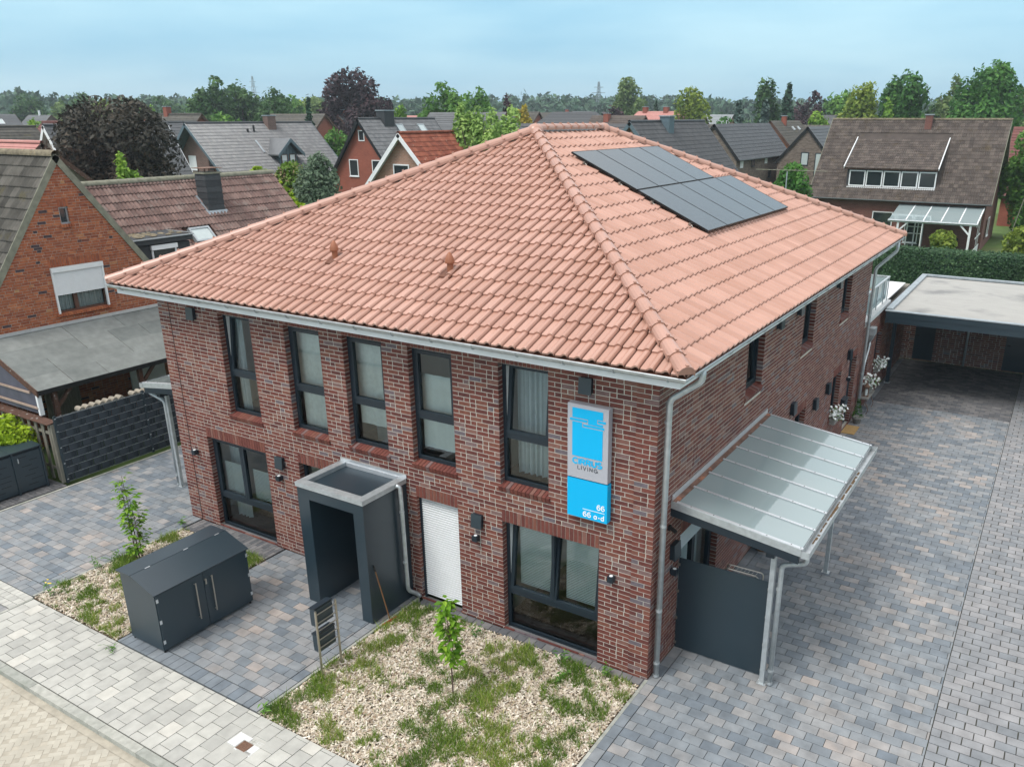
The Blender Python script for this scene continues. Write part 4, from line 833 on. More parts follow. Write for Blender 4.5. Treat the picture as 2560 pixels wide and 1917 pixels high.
# planting beds: soil, wood chips, tufts of grass
BEDS = [(-5.07,-.04,-4.09,-.21), (-11.88,-9.02,-4.07,-.57)]; SHELTER = (-8.95,-7.8,-3.95,-1.8)
_w = [(RN.normal(0, 1.8), RN.normal(0, 1.8), RN.uniform(0, 6.28), .7) for _ in range(8)]+[(RN.normal(0, 6), RN.normal(0, 6), RN.uniform(0, 6.28), .8) for _ in range(14)]+[(RN.normal(0, 14), RN.normal(0, 14), RN.uniform(0, 6.28), .7) for _ in range(14)]
def fld(x, y): return sum(a*np.cos(p*x+q*y+f) for p, q, f, a in _w)/4.6
for k, (x0, x1, y0, y1) in enumerate(BEDS):
    n = 24; xs = np.linspace(x0, x1, n); ys = np.linspace(y0, y1, n); mb = MB(); V = [(x, y, -.03+.012*math.sin(x*5)*math.cos(y*4)) for y in ys for x in xs]
    mb.add(V, [(j*n+i, j*n+i+1, (j+1)*n+i+1, (j+1)*n+i) for j in range(n-1) for i in range(n-1)]); struct('planting_bed', mb, M['soil'])
    m = int((x1-x0)*(y1-y0)*2300); px = RN.uniform(x0+.02, x1-.02, m); py = RN.uniform(y0+.01, y1-.02, m); pz = RN.uniform(-.022, .014, m)
    a = RN.uniform(0, 6.28, m); L = RN.gamma(4, .0058, m)+.006; wd_ = RN.uniform(.005, .017, m); tx = RN.normal(0, .32, m); ty = RN.normal(0, .32, m)
    ux, uy = np.cos(a), np.sin(a); V = np.zeros((m, 4, 3))
    for c_, (sa, sb) in enumerate(((-1,-.6), (1,-1), (.8,1), (-1,.7))):
        V[:,c_,0] = px+ux*L*sa-uy*wd_*sb; V[:,c_,1] = py+uy*L*sa+ux*wd_*sb; V[:,c_,2] = pz+L*sa*tx+wd_*sb*ty+.006
    stuff('wood_chips', fastmesh('wood_chips', V.reshape(-1, 3), np.arange(m*4).reshape(m, 4), np.clip(RN.beta(2.2, 1.6, m), 0, 1), M['chip']))
    m = int((x1-x0)*(y1-y0)*7500); px = RN.uniform(x0+.01, x1-.01, m); py = RN.uniform(y0+.01, y1-.01, m); f = fld(px, py)
    edge = np.exp(-np.minimum(px-x0, py-y0)*3)*.12
    ok = RN.uniform(0, 1, m) < np.clip((f+edge+.02)*.95, .02, .50); px, py, f = px[ok], py[ok], f[ok]; m = len(px)
    h = RN.uniform(.025, .095, m)*(1+np.clip(f, 0, 1.2)*.9); a = RN.uniform(0, 6.28, m); w_ = RN.uniform(.004, .010, m); ln = RN.normal(0, .45, (m, 2)); V = np.zeros((m, 3, 3))
    V[:,0] = np.stack([px-np.cos(a)*w_, py-np.sin(a)*w_, np.full(m, -.015)], 1); V[:,1] = np.stack([px+np.cos(a)*w_, py+np.sin(a)*w_, np.full(m, -.015)], 1); V[:,2] = np.stack([px+ln[:,0]*h, py+ln[:,1]*h, h], 1)
    stuff('grass', fastmesh('grass', V.reshape(-1, 3), np.arange(m*3).reshape(m, 3), np.clip(RN.normal(.45+.25*np.cos(px*2.1+py*1.3), .25, m), 0, 1), M['grass']))
def leafshape(L, w):                            # one folded leaf, 4 faces
    return np.array([(0,0,0), (-w/2,L*.45,.12*w), (0,L*.45,-.05*w), (w/2,L*.45,.12*w), (0,L,-.12*L)]), [(0,2,1), (0,3,2), (1,2,4), (2,3,4)]
def leafitems(pts, dirs, L, w, seed, droop=.5):
    r = random.Random(seed); out = []
    for p, d in zip(pts, dirs):
        k = r.choice((.75, 1, 1.2)); v, f = leafshape(L*k, w*k); d = Vector(d)+Vector((r.gauss(0,.3), r.gauss(0,.3), -droop*r.random()+.1)); d.normalize(); n = Vector((r.gauss(0,.3), r.gauss(0,.3), 1)); n = (n-d*n.dot(d)).normalized(); q = d.cross(n)
        out.append(dict(p=np.array(p), R=np.array([q, d, n]).T, v=v, f=f, key=('leaf', L, k), t=min(1, max(0, r.gauss(.5,.25))), n=np.array(n), s=L*k))
    for o in out: o['n'] = -(o['p']-CAM)/np.linalg.norm(o['p']-CAM)
    return out
def sapling(x, y, h, label, seed, bare, wid, n, lean=(0,0), stems=1):
    r = random.Random(seed); t = thing('sapling', label, 'young tree', (x, y, 0)); P = []; Dr = []
    for s in range(stems):
        ox, oy = r.uniform(-.08,.08)*(stems > 1), r.uniform(-.08,.08)*(stems > 1); hh = h*(1-.12*s)
        path = [(x+ox+lean[0]*k*k, y+oy+lean[1]*k*k, hh*k*.97) for k in [i/8 for i in range(9)]]; mb = MB(); mb.tube(path, [.016*(1-.75*i/8) for i in range(9)], 6); part('trunk', mb, M['twig'], t)
        mb = MB()
        for i in range(int(n/stems/4)):
            k = bare+(1-bare)*((i+.5)/(n/stems/4)); a = r.uniform(0,6.28); j = min(7, int(k*8)); b = Vector(path[j])*(1-(k*8-j))+Vector(path[j+1])*(k*8-j); w_ = wid*math.sin(min(1, .25+1.4*(1-k))*1.57)*r.uniform(.5,1)
            e = b+Vector((math.cos(a)*w_, math.sin(a)*w_, w_*.9)); mb.tube([b, e], [.005, .002], 4)
            for m in (.35,.6,.85,1): P.append(b+(e-b)*m+Vector((r.gauss(0,.02), r.gauss(0,.02), r.gauss(0,.02)))); Dr.append((math.cos(a+r.gauss(0,.9)), math.sin(a+r.gauss(0,.9)), 0))
        part('twig', mb, M['twig'], t)
    pieces('leaf', t, leafitems(P, Dr, .135, .075, seed+1), M['lf_sap']); return t
sapling(-2.66, -2.05, 1.86, 'young tree with a thin bare stem and drooping fresh leaves in the front bed', 71, .30, .20, 250, (-.06,0))
sapling(-11.40, -2.0, 2.02, 'bushy young tree leafy from the ground beside the side driveway', 72, .06, .24, 330, (-.12,.02), 3)
def weed(x, y, h, label, seed, n=22, flower=None):
    r = random.Random(seed); t = thing('weed', label, 'weed', (x, y, 0)); P = []; Dr = []; mb = MB()
    for s in range(4):
        e = (x+r.gauss(0,.10), y+r.gauss(0,.10), h*r.uniform(.6,1)); mb.tube([(x+r.gauss(0,.03), y+r.gauss(0,.03), -.01), e], [.006,.003], 4)
        for i in range(n//4): k = r.uniform(.2,1); P.append((x+(e[0]-x)*k, y+(e[1]-y)*k, e[2]*k)); a = r.uniform(0,6.28); Dr.append((math.cos(a), math.sin(a), .2))
    part('stem', mb, M['lf_walnut'], t); pieces('leaf', t, leafitems(P, Dr, .10, .032, seed), M['lf_walnut'])
    if flower: mb = MB(); [mb.lathe([(.004,0),(.022,.012),(.004,.02)], (x+r.gauss(0,.09), y+r.gauss(0,.09), h*r.uniform(.8,1)), 7) for _ in range(4)]; part('flower', mb, M[flower], t)
weed(-11.62, -3.86, .38, 'tall weed with a yellow flower at the front tip of the left bed', 1, 30, 'yellow_flower'); weed(-11.86, -2.72, .36, 'tall upright weed on the edging of the side driveway', 2, 26)
weed(-11.93, -2.3, .2, 'low spreading weed halfway along the edging of the side driveway', 3); weed(-5.02, -3.98, .26, 'dark bushy weed at the front corner of the entrance path', 4, 36)
weed(-1.55, -.34, .30, 'thin weed in front of the big window on the wall strip', 5); weed(-.62, -.27, .26, 'thin weed at the foot of the right front pier', 6); weed(-3.3, -.5, .25, 'weed by the pier right of the closed shutter', 7); weed(-1.3, -.85, .16, 'broad-leaved weed in the chips near the big window', 8, 30)
weed(-12.1, -.45, .2, 'grassy weed at the left house corner', 9, 30); weed(-8.9, -4.3, .10, 'tiny weed in a joint of the pavement', 10, 14)
# ------------------------------------------------------------------ PORCH
po = thing('entrance_porch', 'dark grey box porch with galvanised rim over the house entrance', 'porch', (-6.1,-.6,0))
for x0, x1 in ((-6.965,-6.66), (-5.51,-5.255)): mb = MB(); mb.box((x0,-1.215,.012), (x1,-.012,2.515)); part('side_wall', mb, M['anth'], po)
mb = MB(); mb.box((-6.658,-1.2145,2.31), (-5.512,-.95,2.515)); part('lintel', mb, M['anth'], po); mb = MB(); mb.box((-6.658,-.949,2.34), (-5.512,-.012,2.5)); part('roof_slab', mb, M['anth'], po)
mb = MB(); mb.box((-6.94,-1.19,2.517), (-5.27,-.012,2.545)); part('roof_membrane', mb, M['anth'], po)
rm = MB(); A = [(-6.985,-1.235), (-5.235,-1.235)]
rm.box((-6.985,-1.235,2.535), (-5.235,-1.065,2.63)); rm.box((-6.985,-1.064,2.535), (-6.815,-.02,2.63)); rm.box((-5.405,-1.064,2.535), (-5.235,-.02,2.63)); part('rim', rm, M['galv'], po)
mb = MB(); mb.box((-6.985,-.0195,2.631), (-5.235,-.010,2.70)); mb.box((-6.81,-.045,2.547), (-5.41,-.010,2.63)); part('flashing', mb, M['alu'], po)
downpipe([(-5.22,-.34,2.60), (-5.16,-.30,2.58), (-5.15,-.30,2.5), (-5.15,-.28,.30), (-5.12,-.06,.12), (-5.06,-.02,.05)], .042, po, [(-5.15,-.30,z) for z in (2.05,.95)])
# ------------------------------------------------------------------ BIN SHELTERS
bs = thing('bin_shelter', 'anthracite bin cabinet with sloping lid and two bar handles by the path', 'bin cabinet', (-8.35,-2.9,0))
mb = MB(); pf = [(-7.86,.05), (-8.86,.05), (-8.88,1.47), (-8.47,1.47), (-7.86,1.24)]
mb.prism([(x,-3.86,z) for x, z in [(-7.87,.05),(-8.83,.05),(-8.83,1.42),(-8.46,1.42),(-7.87,1.20)]], (0,-.0,0)) if False else None
for y in (-3.87, -1.90): mb = MB(); mb.prism([(x, y, z) for x, z in [(-7.88,.05),(-8.83,.05),(-8.83,1.43),(-8.47,1.43),(-7.88,1.21)]], (0,.03,0)); part('side_panel', mb, M['anth'], bs)
mb = MB(); mb.box((-8.83,-3.835,.05), (-8.80,-1.905,1.42)); mb.box((-8.80,-3.835,.05), (-7.90,-1.905,.07)); part('carcass', mb, M['anth_dark'], bs)
mb = MB(); mb.box((-8.90,-3.90,1.432), (-8.48,-1.845,1.455)); part('fixed_top', mb, M['anth'], bs)
mb = MB(); mb.hexa([(-8.468,-3.90,1.432),(-7.845,-3.90,1.205),(-7.845,-1.845,1.205),(-8.468,-1.845,1.432),(-8.465,-3.90,1.456),(-7.838,-3.90,1.228),(-7.838,-1.845,1.228),(-8.465,-1.845,1.456)]); ld = part('lid', mb, M['anth'], bs)
for y in (-3.55,-2.75,-2.05): mb = MB(); mb.box((-8.478,y-.05,1.456), (-8.458,y+.05,1.460)); part('lid_hinge', mb, M['alu'], ld)
for y0, y1, hy in ((-3.855,-2.895,-3.09), (-2.885,-1.895,-2.74)):
    mb = MB(); mb.box((-7.877,y0,.07), (-7.85,y1,1.195)); dr = part('door', mb, M['anth'], bs); mb = MB(); mb.tube([(-7.85,hy,.36),(-7.80,hy,.36)], .010, 6); mb.tube([(-7.85,hy,1.06),(-7.80,hy,1.06)], .010, 6); mb.tube([(-7.80,hy,.33),(-7.80,hy,1.09)], .013, 8); part('handle', mb, M['steel'], dr)
    ye = y0+.01 if y0 < -3 else y1-.01
    for z in (.2,.62,1.06): mb = MB(); mb.box((-7.85,ye-.02,z), (-7.84,ye+.02,z+.07)); part('hinge', mb, M['alu'], dr)
mb = MB(); mb.tube([(-7.85,-2.86,1.04),(-7.825,-2.86,1.04)], .022, 10); mb.box((-7.83,-2.875,.95), (-7.82,-2.845,1.05)); part('lock', mb, M['steel'], bs)
for x, y in ((-7.9,-3.84), (-8.8,-3.84), (-7.9,-1.93), (-8.8,-1.93)): mb = MB(); mb.tube([(x,y,.005),(x,y,.05)], .02, 8); part('foot', mb, M['black'], bs)
b2 = thing('slotted_bin_shelter', 'low anthracite bin cabinet with slotted doors beside the wooden fence', 'bin cabinet', (-17.5,-1.9,0))
mb = MB(); mb.box((-17.95,-3.05,.03), (-17.14,-.86,1.13)); part('carcass', mb, M['anth_dark'], b2)
for y0, y1 in ((-3.05,-2.345), (-2.335,-1.625), (-1.615,-.84)): mb = MB(); mb.hexa([(-18.0,y0,1.20),(-17.09,y0,1.15),(-17.09,y1,1.15),(-18.0,y1,1.20),(-18.0,y0,1.225),(-17.085,y0,1.175),(-17.085,y1,1.175),(-18.0,y1,1.225)]); part('lid', mb, M['anth'], b2)
for y0, y1 in ((-2.30,-1.60), (-1.55,-.88), (-3.04,-2.34)):
    mb = MB(); mb.box((-17.139,y0,.06), (-17.11,y1,1.08)); dr = part('door', mb, M['anth'], b2); r = random.Random(int(y0*100))
    for z in np.arange(.2, 1.0, .13):
        w_ = r.uniform(.18,.3); c_ = r.uniform(y0+.2, y1-.2); mb = MB(); mb.box((-17.1095,max(y0+.03,c_-w_/2),z), (-17.107,min(y1-.03,c_+w_/2),z+.014)); part('slot', mb, M['black'], dr)
    mb = MB(); mb.box((-17.108,y0+.08,.86), (-17.085,y0+.10,.98)); part('handle', mb, M['alu'], dr)
for y in (-3.03,-2.32,-1.58,-.87): mb = MB(); mb.box((-17.12,y-.02,.01), (-17.08,y+.02,1.14)); part('post', mb, M['anth'], b2)
# ------------------------------------------------------------------ LETTER BOXES, RAKE
ml = thing('letterbox_stand', 'stainless steel stand with two dark letterboxes at the edge of the path', 'letterbox', (-4.95,-2.6,0))
for y in (-2.84,-2.38): mb = MB(); mb.tube([(-4.93,y,-.05),(-4.93,y,1.30)], .021, 10); part('post', mb, M['steel'], ml)
for z in (1.22,1.05,.90,.72,.56): mb = MB(); mb.tube([(-4.93,-2.84,z),(-4.93,-2.38,z)], .011, 8); part('rung', mb, M['steel'], ml)
for z in (.97,.46):
    mb = MB(); mb.box((-5.085,-2.82,z), (-4.955,-2.43,z+.33)); bx = part('letterbox', mb, M['anth'], ml); mb = MB(); mb.hexa([(-5.11,-2.83,z+.325),(-4.95,-2.83,z+.345),(-4.95,-2.42,z+.345),(-5.11,-2.42,z+.325),(-5.11,-2.83,z+.34),(-4.95,-2.83,z+.375),(-4.95,-2.42,z+.375),(-5.11,-2.42,z+.34)]); part('flap', mb, M['frame'], bx)
    mb = MB(); mb.box((-5.115,-2.8,z+.05), (-5.086,-2.45,z+.29)); part('door', mb, M['frame'], bx)
rk = thing('rake', 'red-headed garden rake leaning against the porch side', 'rake', (-5.1,-.95,0)); mb = MB(); mb.tube([(-5.235,-1.08,1.22),(-5.08,-.93,.03)], .013, 8); part('handle', mb, M['wood_handle'], rk)
mb = MB(); mb.tube([(-5.236,-1.082,1.23),(-5.222,-1.066,1.10)], .016, 8); part('grip', mb, M['black'], rk); mb = MB(); mb.beam((-5.06,-1.17,.03),(-5.02,-.80,.03), .02, .02); [mb.beam((-5.06+.04*k/9,-1.17+.37*k/9,.03),(-5.0+.04*k/9,-1.19+.37*k/9,.0), .008, .008) for k in range(10)]; part('head', mb, M['red_metal'], rk)
# ------------------------------------------------------------------ GLASS CANOPIES
def canopy(name, label, sx, x0, seen=True):
    """sx=+1 on the right side wall, -1 on the left; x0 = wall plane"""
    y0, y1, w_ = .70, 5.76, 2.24; q = lambda d, y, z: (x0+sx*d, y, z); zt = lambda d: 3.165-(d/w_)*.295
    t = thing(name, label, 'glass canopy', q(w_/2, (y0+y1)/2, 0)); n = 7
    def slab(a, b, c, d, h0, h1, mat, nm, parent=t):
        m_ = MB(); m_.hexa([q(a,c,zt(a)+h0), q(b,c,zt(b)+h0), q(b,d,zt(b)+h0), q(a,d,zt(a)+h0), q(a,c,zt(a)+h1), q(b,c,zt(b)+h1), q(b,d,zt(b)+h1), q(a,d,zt(a)+h1)]); return part(nm, m_, M[mat], parent)
    st = (y1-y0)/n
    for k in range(n): slab(.12, w_-.02, y0+st*k+.012, y0+st*(k+1)-.012, -.016, -.004, 'frost', 'glass_pane')
    for k in range(n+1):
        y = y0+st*k; b = slab(.10, w_, y-.03, y+.03, .000, .012, 'alu', 'glazing_bar')
        for d in (.35,.75,1.2,1.65,2.05,2.2): m_ = MB(); c_ = q(d, y, zt(d)+.012); m_.lathe([(.010,0),(.008,.006)], c_, 6); part('screw', m_, M['black'], b)
        slab(.02, w_-.04, y-.028+(.03 if k == 0 else 0), y+.028-(.03 if k == n else 0), -.13, -.018, 'frame', 'rafter')
    slab(-.0+.012, .118, y0-.03, y1+.03, -.03, .006, 'copper_lead', 'wall_flashing'); m_ = MB(); m_.box(q(.009,y0-.02,3.17), q(.03,y1+.02,3.27)); part('wall_strip', m_, M['alu'], t)
    for y in (y0-.045, y1+.025): slab(.01, w_-.02, y, y+.02, -.125, .004, 'galv', 'edge_plate')
    slab(.01, w_-.05, y0-.04, y0+.03, -.27, -.131, 'frame', 'edge_beam')
    m_ = MB(); m_.box(q(1.66,y0+.02,2.56), q(1.80,y1-.02,2.78)); part('purlin', m_, M['frame'], t)
    for y in (.95, 5.29): m_ = MB(); m_.box(q(1.70,y-.04,.0), q(1.78,y+.04,2.559)); p_ = part('post', m_, M['galv'], t); m_ = MB(); m_.box(q(1.66,y-.07,.001), q(1.82,y+.07,.012)); part('foot_plate', m_, M['galv'], p_)
    zg = 2.83; m_ = MB(); a, b = w_-.015, w_+.115
    m_.box(q(a,y0-.05,zg-.10), q(b,y1+.05,zg-.092)); m_.box(q(a,y0-.05,zg-.0915), q(a+.006,y1+.05,zg+.02)); m_.box(q(b-.006,y0-.05,zg-.0915), q(b,y1+.05,zg+.02)); m_.box(q(a+.0065,y0-.05,zg-.0915), q(b-.0065,y0-.044,zg+.02)); m_.box(q(a+.0065,y1+.044,zg-.0915), q(b-.0065,y1+.05,zg+.02)); g = part('box_gutter', m_, M['galv'], t)
    if seen:
        m_ = MB(); [m_.box(q(a+.03, yy, zg-.0905), q(a+.03+R.uniform(.02,.05), yy+R.uniform(.04,.2), zg-.084)) for yy in np.arange(y0+.5, y1-1.3, .16)]; part('leaf_debris', m_, M['debris'], g)
        m_ = MB(); m_.lathe([(.04,0),(.04,.004)], q(w_+.05, y0+.10, zg-.0915), 12); part('drain_hole', m_, M['black'], g)
    downpipe([q(w_+.05,y0+.10,zg-.10), q(w_+.05,y0+.12,zg-.26), q(1.88,.95,2.36), q(1.87,.96,.02)], .042, t, [q(1.87,.96,z) for z in (1.9,.30,.04)])
    return t
canopy('glass_canopy', 'frosted glass canopy with seven panes on the right side wall', 1, .0); canopy('glass_canopy', 'frosted glass canopy mostly hidden behind the left house corner', -1, -HW, False)
ps = thing('privacy_screen', 'flat dark screen panel between the side wall and the canopy post', 'screen', (.83,1.13,0)); mb = MB(); mb.box((.03,1.12,.02), (1.655,1.132,1.88)); part('panel', mb, M['anth'], ps)
for x in (.0, 1.635):
    for z in (.10,.62,1.18,1.72): mb = MB(); mb.box((x+.008,1.105,z), (x+.055,1.147,z+.05)); part('clamp', mb, M['steel'], ps)
t = thing('drying_rack', 'chrome wire rack standing behind the dark screen', 'rack', (1.05,1.55,0)); mb = MB(); mb.tube(soft([(.72,1.5,.02),(.72,1.5,1.62),(.78,1.5,1.70),(1.32,1.5,1.70),(1.38,1.5,1.62),(1.38,1.5,.02)], .05), .012, 6); part('front_rail', mb, M['steel'], t)
mb = MB(); mb.tube(soft([(.72,1.72,.02),(.72,1.72,1.66),(1.38,1.72,1.66),(1.38,1.72,.02)], .06), .012, 6); part('rear_rail', mb, M['steel'], t); [part('cross_wire', MB().tube([(x,1.5,1.69),(x,1.72,1.66)], .005, 5), M['steel'], t) for x in np.arange(.8,1.35,.07)]
t = thing('flower_pot', 'brown clay pot on the paving under the glass canopy', 'plant pot', (.25,5.6,0)); part('pot', MB().lathe([(.16,0),(.24,.25),(.26,.30),(.23,.30),(.20,.26)], (.25,5.6,0), 16), M['terra'], t, smooth=True)
# ------------------------------------------------------------------ THINGS ALONG THE SIDE WALL
def flowers(parent, c, ex, ey, ez, n, seed, petal='petal', leaf='lf_walnut', pr=.035):
    r = random.Random(seed); P = []; Dr = []; mb = MB()
    for _ in range(n):
        u, v, w_ = [r.gauss(0,.5) for _ in range(3)]; q = Vector((c[0]+max(-1,min(1,u))*ex, c[1]+max(-1,min(1,v))*ey, c[2]+max(-1,min(1,w_))*ez)); d = Vector((r.gauss(.5,.6), r.gauss(-.3,.6), r.gauss(.6,.4))).normalized(); a = d.orthogonal().normalized(); b = d.cross(a); k = r.uniform(.7,1.2)*pr
        mb.add([q+(a*math.cos(t_)+b*math.sin(t_))*k*(1 if j % 2 else .75)+d*.004 for j, t_ in enumerate([6.283*i/10 for i in range(10)])], [tuple(range(10))], r.random())
        P.append(q-d*.03); Dr.append((r.gauss(0,1), r.gauss(0,1), -.2)); P.append(q-d*.05); Dr.append((r.gauss(0,1), r.gauss(0,1), .3))
    part('blossom', mb, M[petal], parent); m2 = MB()
    for i in leafitems(P, Dr, .07, .04, seed): m2.add(np.asarray(i['v'])@i['R'].T+i['p'], i['f'], i['t'])
    part('foliage', m2, M[leaf], parent)
def flowerbox(x, y, z, label, seed):
    t = thing('flower_box', label, 'flower box', (x, y, z), 'window boxes of white flowers'); part('box', MB().box((x-.08,y-.42,z), (x+.08,y+.42,z+.17)), M['pot'], t); flowers(t, (x+.05,y,z+.24), .22, .52, .22, 90, seed, pr=.045); return t
flowerbox(.10, 12.5, .90, 'box of white flowers on the sill before the side door', 5); flowerbox(.10, 18.55, .90, 'box of white flowers on the last sill before the carport', 6)
t = thing('doormat', 'tan coir doormat on the pavers at the side door', 'doormat', (.20,14.43,0)); part('mat', MB().box((.0,14.03,.004), (.40,14.83,.022)), M['mat'], t)
t = thing('letterbox', 'anthracite letterbox on the side wall beside the house door', 'letterbox', (.06,13.62,.95)); part('body', MB().box((.008,13.42,.98), (.13,13.82,1.24)), M['anth'], t); part('lid', MB().hexa([(.006,13.40,1.24),(.15,13.40,1.235),(.15,13.84,1.235),(.006,13.84,1.24),(.006,13.40,1.275),(.15,13.40,1.25),(.15,13.84,1.25),(.006,13.84,1.275)]), M['frame'], t)
t = thing('potted_conifer', 'small clipped conifer in a stone pot beside the doormat', 'potted plant', (.22,15.2,0)); part('pot', MB().lathe([(.11,0),(.15,.16),(.165,.17),(.165,.21),(.13,.21)], (.22,15.2,0), 14), M['pot'], t, smooth=True)
m2 = MB(); r = random.Random(4); P = []; Dr = []
for _ in range(420): zz = r.random()**1.4; a = r.uniform(0,6.28); rr = .15*(1-zz)*r.uniform(.7,1.05)+.01; P.append((.22+math.cos(a)*rr, 15.2+math.sin(a)*rr, .20+zz*.58)); Dr.append((math.cos(a), math.sin(a), .9))
for i in leafitems(P, Dr, .05, .025, 3, .1): m2.add(np.asarray(i['v'])@i['R'].T+i['p'], i['f'], i['t'])
part('foliage', m2, M['lf_horn'], t)
bn = thing('wall_bench', 'old iron bench with a stone top against the rear wing', 'bench', (.2,16.6,0)); part('top', MB().box((.03,16.12,.52), (.33,17.15,.57)), M['pot'], bn)
for y in (16.2,17.05): part('leg', MB().tube(soft([(.30,y,.52),(.24,y,.38),(.36,y,.15),(.30,y,.0)], .08), .012, 6), M['rust'], bn); part('leg', MB().tube(soft([(.06,y,.52),(.10,y,.3),(.05,y,.0)], .08), .012, 6), M['rust'], bn)
t = thing('lantern', 'metal lantern with a pale candle on the old bench', 'lantern', (.2,16.35,.57)); part('frame', MB().box((.12,16.27,.572), (.28,16.43,.60)).box((.12,16.27,.88), (.28,16.43,.90)).box((.13,16.28,.6),(.145,16.295,.88)).box((.255,16.28,.6),(.27,16.295,.88)).box((.13,16.405,.6),(.145,16.42,.88)).box((.255,16.405,.6),(.27,16.42,.88)), M['rust'], t)
part('roof', MB().lathe([(.11,0),(.04,.08),(.03,.12),(.002,.13)], (.2,16.35,.90), 8), M['rust'], t); part('candle', MB().lathe([(.045,0),(.045,.2)], (.2,16.35,.601), 12), M['sheer'], t)
t = thing('flower_basket', 'pot of white flowers standing on the old bench', 'flower pot', (.2,16.8,.57)); part('pot', MB().lathe([(.09,0),(.13,.2),(.11,.2)], (.2,16.8,.571), 12), M['pot'], t); flowers(t, (.2,16.8,.98), .26, .30, .24, 90, 8, pr=.045)
t = thing('terrace_flowers', 'pot of orange flowers on the roof terrace behind the railing', 'flower pot', (-.35,17.4,3.07)); part('pot', MB().lathe([(.12,0),(.17,.3),(.14,.3)], (-.35,17.4,3.07), 12), M['pot'], t); flowers(t, (-.35,17.4,3.75), .2, .3, .3, 60, 9, 'orange_flower')
# ------------------------------------------------------------------ CARPORT
cp = thing('carport', 'flat-roofed carport with white roof sheet and dark fascia boards', 'carport', (4.5,21.5,0)); X1 = 10.5
part('roof_membrane', MB().box((.32,18.45,2.98), (X1,25.8,3.045)), M['membrane'], cp)
rm = MB(); rm.box((.14,18.20,3.055), (X1,18.40,3.085)); rm.box((.14,25.85,3.055), (X1,26.05,3.13)); rm.box((.14,18.401,3.055), (.34,25.849,3.13)); part('roof_edge', rm, M['zinc'], cp)
part('fascia_board', MB().box((.17,18.225,2.87), (X1,18.255,3.054)), M['anth'], cp); part('fascia_board', MB().box((.17,18.24,2.66), (X1,18.27,2.868)), M['anth'], cp)
mb = MB(); mb.box((.17,18.28,2.62), (.20,26.0,3.054)); mb.box((.21,25.98,2.62),(X1,26.0,3.054)); part('side_fascia', mb, M['anth'], cp); part('ceiling', MB().box((.21,18.28,2.80), (X1,25.97,2.83)), M['anth_dark'], cp)
for x in (.22, 6.2): p_ = part('post', MB().box((x-.06,20.16,.0), (x+.06,20.30,2.799)), M['anth'], cp); part('post_foot', MB().box((x-.1,20.12,.001), (x+.1,20.34,.03)), M['galv'], p_)
part('beam', MB().box((.15,20.14,2.60), (X1,20.32,2.798)), M['anth'], cp)
opC = [(.45,1.20,0,2.1), (3.70,4.70,0,2.1)]; mb = MB(); wall_sheet(mb, np.array([0,24.02,0]), X_, X1, 0, 2.795, opC); part('rear_wall', mb, M['mortar'], cp)
pieces('brick', cp, brick_items(np.array([0,24.02,0]), X_, -Y_, X1, 34, opC, [], 91), M['brick'], 300)
for a, b, c, d in opC: dr = part('door', MB().box((a,24.05,.01), (b,24.09,d)), M['anth'], cp); part('handle', MB().box((a+.06,24.0,1.0), (a+.18,24.05,1.03)), M['black'], dr)
part('downpipe', MB().tube([(2.36,23.95,0.02),(2.36,23.95,2.79)], .045, 10), M['galv'], cp, smooth=True); part('tap', MB().tube([(1.85,24.0,.55),(1.85,23.93,.55),(1.85,23.92,.48)], .015, 6), M['steel'], cp)
# ------------------------------------------------------------------ ORANGE BRICK NEIGHBOUR
OCC2 = list(OCC)
nb = thing('gabled_house', 'old orange brick gabled house with mossy roof and half-closed white shutter', 'house', (-23,4,0))
GX = -20.0; AY, AZ, TS = 2.60, 8.10, 1.43; yl, yr = AY-(AZ-3.0)/TS, AY+(AZ-3.0)/TS
inside = lambda y, z: z < AZ-.10-abs(y-AY)*TS
go = np.array([GX, yl, 0]); gy = lambda y: y-yl
winG = [(gy(1.82), gy(3.38), 3.66, 5.12), (gy(2.41), gy(2.69), 6.22, 6.78)]; solG = [(gy(1.80), gy(3.40), 5.12, 5.36), (gy(2.41), gy(2.71), 6.78, 6.99)]
mb = MB(); cells = MB(); 
us = sorted({0, yr-yl, *[q for w in winG for q in w[:2]]}); 
ztop = lambda u: AZ-abs(u+yl-AY)*TS
uu = sorted(set(list(np.linspace(0, yr-yl, 40))+[q for w in winG for q in w[:2]]))
for a, b in zip(uu, uu[1:]):
    m = (a+b)/2; segs = [(0, None)]; ops = sorted([(w[2], w[3]) for w in winG if w[0] <= m <= w[1]]); lo = 0
    for c, d in ops+[(None, None)]:
        p, q = go+Y_*a, go+Y_*b
        if c is None: mb.quad(p+Z_*lo, q+Z_*lo, q+Z_*max(lo, ztop(b)), p+Z_*max(lo, ztop(a)))
        else: mb.quad(p+Z_*lo, q+Z_*lo, q+Z_*c, p+Z_*c); lo = d
for a, b, c, d in winG: reveal_sheet(mb, go, Y_, X_, a, b, c, d, .12)
mb.quad((-33,yl,0), (GX,yl,0), (GX,yl,3.0), (-33,yl,3.0)); part('wall', mb, M['orange_mortar'], nb)
it = brick_items(go, Y_, X_, yr-yl, 106, winG+solG, [], 201, z0=0, jt=.011, bl=.232, ch=.0765, span=lambda z: (AY-(AZ-.14-z)/TS-yl, AY+(AZ-.14-z)/TS-yl), half=.45, tints=lambda r: r.betavariate(2.2, 2) if r.random() > .03 else 0)
rr_ = random.Random(77)
for i in it: i['p'] = i['p']+X_*rr_.uniform(-.004, .004)
for k, (a, b, c, d) in enumerate(winG): it += reveal_items(go, Y_, X_, a, b, c+.1, d, .12, 210+k, zb=0, ch=.0765)
pieces('brick', nb, it, M['orange_brick'], 300)
it = []
